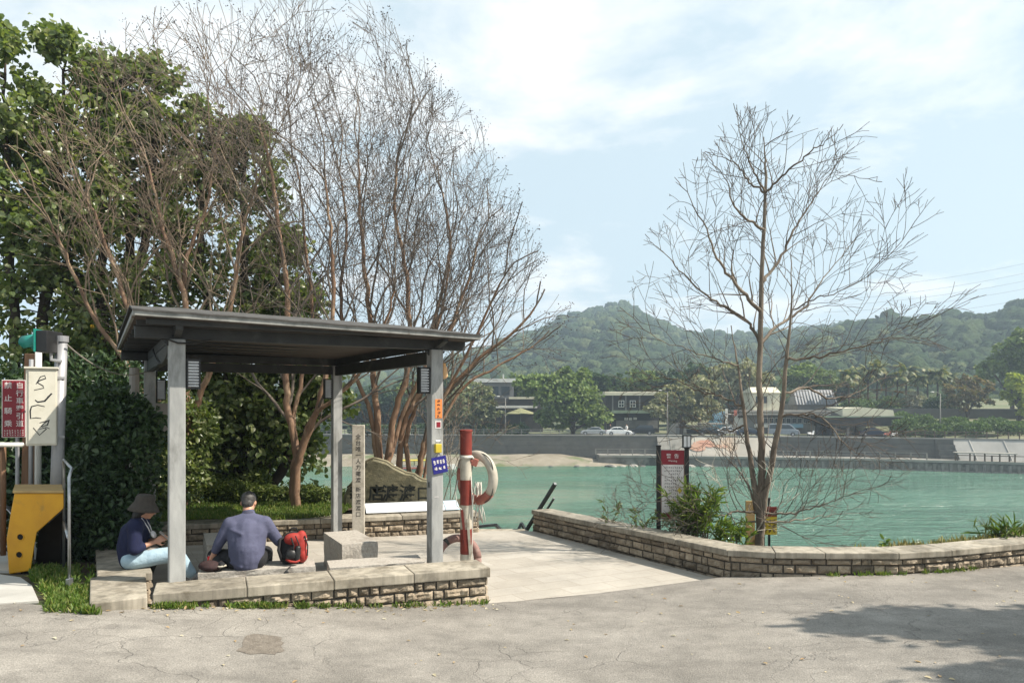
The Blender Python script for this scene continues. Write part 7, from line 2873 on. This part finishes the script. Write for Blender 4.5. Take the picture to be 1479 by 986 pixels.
def interp(T, x):
    if x <= T[0][0]:
        return T[0][1]
    for (a, c), (d, e) in zip(T, T[1:]):
        if x <= d:
            return c + (e - c) * (x - a) / (d - a)
    return T[-1][1]


def sst(t):
    t = max(0, min(1, t))
    return t * t * (3 - 2 * t)


def hill_z(x, y):
    px = CX + FOC * x / y
    z = -2.5 + max(0, y - 150) * .02
    h1 = EYE + (HOR - interp(RID1, px)) / FOC * 640 - 14.5
    t1 = sst((y - 215) / 425) ** .9 if y < 640 else 1 - .3 * sst((y - 640) / 300)
    px2 = px
    h2 = EYE + (HOR - interp(RID2, px2)) / FOC * 370 - 7.5
    t2 = sst((y - 165) / 205) ** .9 if y < 370 else 1 - .8 * sst((y - 370) / 160)
    a, b_ = max(0, h1) * t1, max(0, h2) * t2 * sst((px - 1085) / 70)
    lump = 3.0 * mnoise.noise(Vector((x * .012, y * .012, 0))) * min(1, max(a, b_) / 15)
    return z + max(a, b_) + lump


V, F = [], []
NA, ND = 90, 44
for i in range(NA + 1):
    px = 250 + 1600 * i / NA
    for j in range(ND + 1):
        y = 160 + 760 * (j / ND) ** 1.15
        x = (px - CX) / FOC * y
        V.append((x, y, hill_z(x, y)))
for i in range(NA):
    for j in range(ND):
        a = i * (ND + 1) + j
        F.append((a, a + ND + 1, a + ND + 2, a + 1))
mb = MB(); mb.add(V, F)
struct(mb.build('hills', MT['hillsoil'], smooth=True))

# crowns of the woods
def crown_mesh(seed):
    bm = bmesh.new()
    bmesh.ops.create_icosphere(bm, subdivisions=3, radius=1)
    for v in bm.verts:
        d = v.co.copy()
        f = 1 + .34 * mnoise.noise(d * 1.9 + Vector((seed * 7, 0, 0))) + .26 * mnoise.noise(d * 4.6 + Vector((0, seed * 5, 0))) + .14 * mnoise.noise(d * 10 + Vector((0, 0, seed * 3)))
        v.co = d * f
        v.co.z = v.co.z * .85 + .15
    bm.verts.ensure_lookup_table()
    Vv = np.array([tuple(v.co) for v in bm.verts])
    Ff = np.array([[v.index for v in f.verts] for f in bm.faces if f.calc_center_median().z > -.45])
    bm.free()
    return Vv, Ff


variants = [crown_mesh(s) for s in range(7)]
rg = random.Random(81)
nr = np.random.default_rng(81)
Vs, Fs, off = [], [], 0
cnt = 0
CC, DD = [], []
for row in range(400):
    y = 178 * (1.0105 ** row)
    if y > 720:
        break
    step = (4.6 if y < 420 else 5.8)
    x0_, x1_ = (400 - CX) / FOC * y, (1600 - CX) / FOC * y
    x = x0_ + rg.uniform(0, step)
    while x < x1_:
        yy = y + rg.uniform(-1.5, 1.5) * 2
        xx = x + rg.uniform(-1.5, 1.5)
        z = hill_z(xx, yy)
        px = CX + FOC * xx / yy
        x += step * rg.uniform(.8, 1.35)
        hidden = EYE + (HOR - 560) / FOC * yy   # low parts stand behind the riverside buildings
        if z + 6 < hidden - 10 or (px < 560 and rg.random() < .5):
            continue
        # skip what lies behind the crest
        if yy > 660 or (px > 1150 and yy > 392 and interp(RID2, px) < interp(RID1, px)):
            continue
        r = rg.uniform(2.0, 4.2) * (1.15 if yy > 420 else 1.0) * (1.35 if rg.random() < .12 else 1)
        Vv, Ff = variants[rg.randrange(7)]
        a = rg.uniform(0, 6.283)
        c, s = math.cos(a), math.sin(a)
        Rm_ = np.array([[c, -s, 0], [s, c, 0], [0, 0, 1]]) * np.array([r, r, r * rg.uniform(.8, 1.45)])[None, :]
        Vs.append(Vv @ Rm_.T + np.array([xx, yy, z + r * .5]))
        Fs.append(Ff + off)
        off += len(Vv)
        cnt += 1
        kk_ = 46
        d_ = nr.normal(size=(kk_, 3)); d_ /= np.linalg.norm(d_, axis=1, keepdims=True); d_[:, 2] = np.abs(d_[:, 2]) * 1.2 - .2
        CC.append(d_ * r * nr.uniform(.78, 1.02, kk_)[:, None] + np.array([xx, yy, z + r * .55])); DD.append(d_)
print('crowns', cnt, flush=True)
m, nt, b, out = newmat('far_woods')
rnd = island(nt)
v = coord(nt)
c0 = ramp(nt, rnd, [(0, (.022, .046, .018)), (.45, (.042, .074, .028)), (.8, (.066, .10, .038)), (1, (.12, .145, .06))])
f1 = ramp(nt, nz(nt, v, .55, 5, .75), [(.34, g3(.45)), (.6, g3(1.3))])
nt.links.new(mixc(nt, 1.0, c0, f1, 'MULTIPLY'), b.inputs['Base Color'])
b.inputs['Roughness'].default_value = .9
b.inputs['Specular IOR Level'].default_value = .15
nt.links.new(bumpn(nt, nz(nt, v, 1.3, 5, .75), 1.0, 1.6), b.inputs['Normal'])
CC, DD = np.concatenate(CC), np.concatenate(DD)
Lv, Lf = leaves_np(nr, CC, nr.uniform(.8, 1.8, len(CC)), .9, .1, .3, .15, DD)
stuff(npmesh('hill_woods', np.concatenate([*Vs, Lv]), [np.concatenate(Fs), Lf + off], m, None, False))

# power lines across the valley
for i, (y0_, y1_) in enumerate(((416, 374), (430, 388), (438, 400), (447, 412), (460, 428))):
    a, b_ = at(1190, y0_ + 4, 420), at(1560, y1_ - 12, 420)
    mb = MB()
    mb.tube([a.lerp(b_, t / 20) - Vector((0, 0, 3.5 * 4 * (t / 20) * (1 - t / 20))) for t in range(21)], .075, 5)
    o = mb.build('power_line', FT['grey'])
    tag(o, 'thin power line crossing the sky over the right hill, %s from the top' % ordw[i], 'power line', 'power lines over the right hill')

# ---------------------------------------------------------------- valley haze
if HAZE_D:
    mb = MB()
    mb.obox((-900, -60, -10.5), (2300, 0, 0), (0, 1050, 0), (0, 0, 135))
    m = bpy.data.materials.new('haze')
    m.use_nodes = True
    nt = m.node_tree
    for nd in list(nt.nodes):
        if nd.type == 'BSDF_PRINCIPLED':
            nt.nodes.remove(nd)
    pv_ = nt.nodes.new('ShaderNodeVolumePrincipled')
    pv_.inputs['Color'].default_value = (.66, .82, .98, 1)
    pv_.inputs['Density'].default_value = HAZE_D
    pv_.inputs['Anisotropy'].default_value = .25
    nt.links.new(pv_.outputs[0], nt.nodes['Material Output'].inputs['Volume'])
    stuff(mb.build('haze', m))

# ---------------------------------------------------------------- camera, sun, sky
SUN_DIR = Vector((.87, -.145, 1.0)).normalized()
sun = bpy.data.lights.new('sun', 'SUN')
sun.energy = 5.0
sun.angle = rad(.55)
sun.color = (1.0, .92, .80)
so = bpy.data.objects.new('sun', sun)
COL.objects.link(so)
so.rotation_euler = SUN_DIR.to_track_quat('Z', 'Y').to_euler()

w = bpy.data.worlds.new('World')
SC.world = w
w.use_nodes = True
nt = w.node_tree
bg = nt.nodes['Background']
sky = nt.nodes.new('ShaderNodeTexSky')
sky.sky_type = 'NISHITA'
sky.sun_disc = False
sky.sun_elevation = math.asin(SUN_DIR.z)
sky.sun_rotation = math.atan2(SUN_DIR.x, SUN_DIR.y)
sky.air_density = 1.0
sky.dust_density = 2.2
sky.ozone_density = 1.2
tc = nt.nodes.new('ShaderNodeTexCoord')
sep = nt.nodes.new('ShaderNodeSeparateXYZ')
nt.links.new(tc.outputs['Generated'], sep.inputs[0])
# clouds: a high layer, so the sky direction is projected onto a plane overhead
zc = maths(nt, 'MAXIMUM', sep.outputs[2], .06)
zc = maths(nt, 'ADD', zc, .12)
cx = maths(nt, 'DIVIDE', sep.outputs[0], zc)
cy = maths(nt, 'DIVIDE', sep.outputs[1], zc)
cmb = nt.nodes.new('ShaderNodeCombineXYZ')
nt.links.new(cx, cmb.inputs[0])
nt.links.new(cy, cmb.inputs[1])
cmb.inputs[2].default_value = CLOUD_SEED
n1 = nz(nt, cmb.outputs[0], .85, 9, .6, .35)
n2 = nz(nt, cmb.outputs[0], 2.8, 8, .62, .2)
cl = maths(nt, 'ADD', maths(nt, 'MULTIPLY', n1, .7), maths(nt, 'MULTIPLY', n2, .3))
clf = ramp(nt, cl, [(.495, g3(0)), (.60, g3(1))])
skyc = mixc(nt, SKY_WASH, sky.outputs[0], SKY_PALE)
cloudc = CLOUD_COL
mixd = mixc(nt, maths(nt, 'MULTIPLY', clf, .85), skyc, cloudc)
nt.links.new(mixd, bg.inputs['Color'])
bg.inputs['Strength'].default_value = .1

cam = bpy.data.cameras.new('camera')
cam.sensor_width = 36
cam.lens = FOC / 1479 * 36
cam.shift_y = (HOR - 493) / 1479
cam.clip_start = .05
cam.clip_end = 6000
co = bpy.data.objects.new('camera', cam)
COL.objects.link(co)
co.location = (0, 0, EYE)
co.rotation_euler = (rad(90), 0, 0)
SC.camera = co

vs = SC.view_settings
vs.view_transform = 'Standard'
vs.look = 'None'
vs.exposure = EXPO
vs.gamma = 1
SC.cycles.max_bounces = 6
SC.cycles.diffuse_bounces = 3
SC.cycles.glossy_bounces = 3
SC.cycles.transmission_bounces = 4
SC.cycles.volume_bounces = 0
SC.cycles.transparent_max_bounces = 8
SC.cycles.use_denoising = True
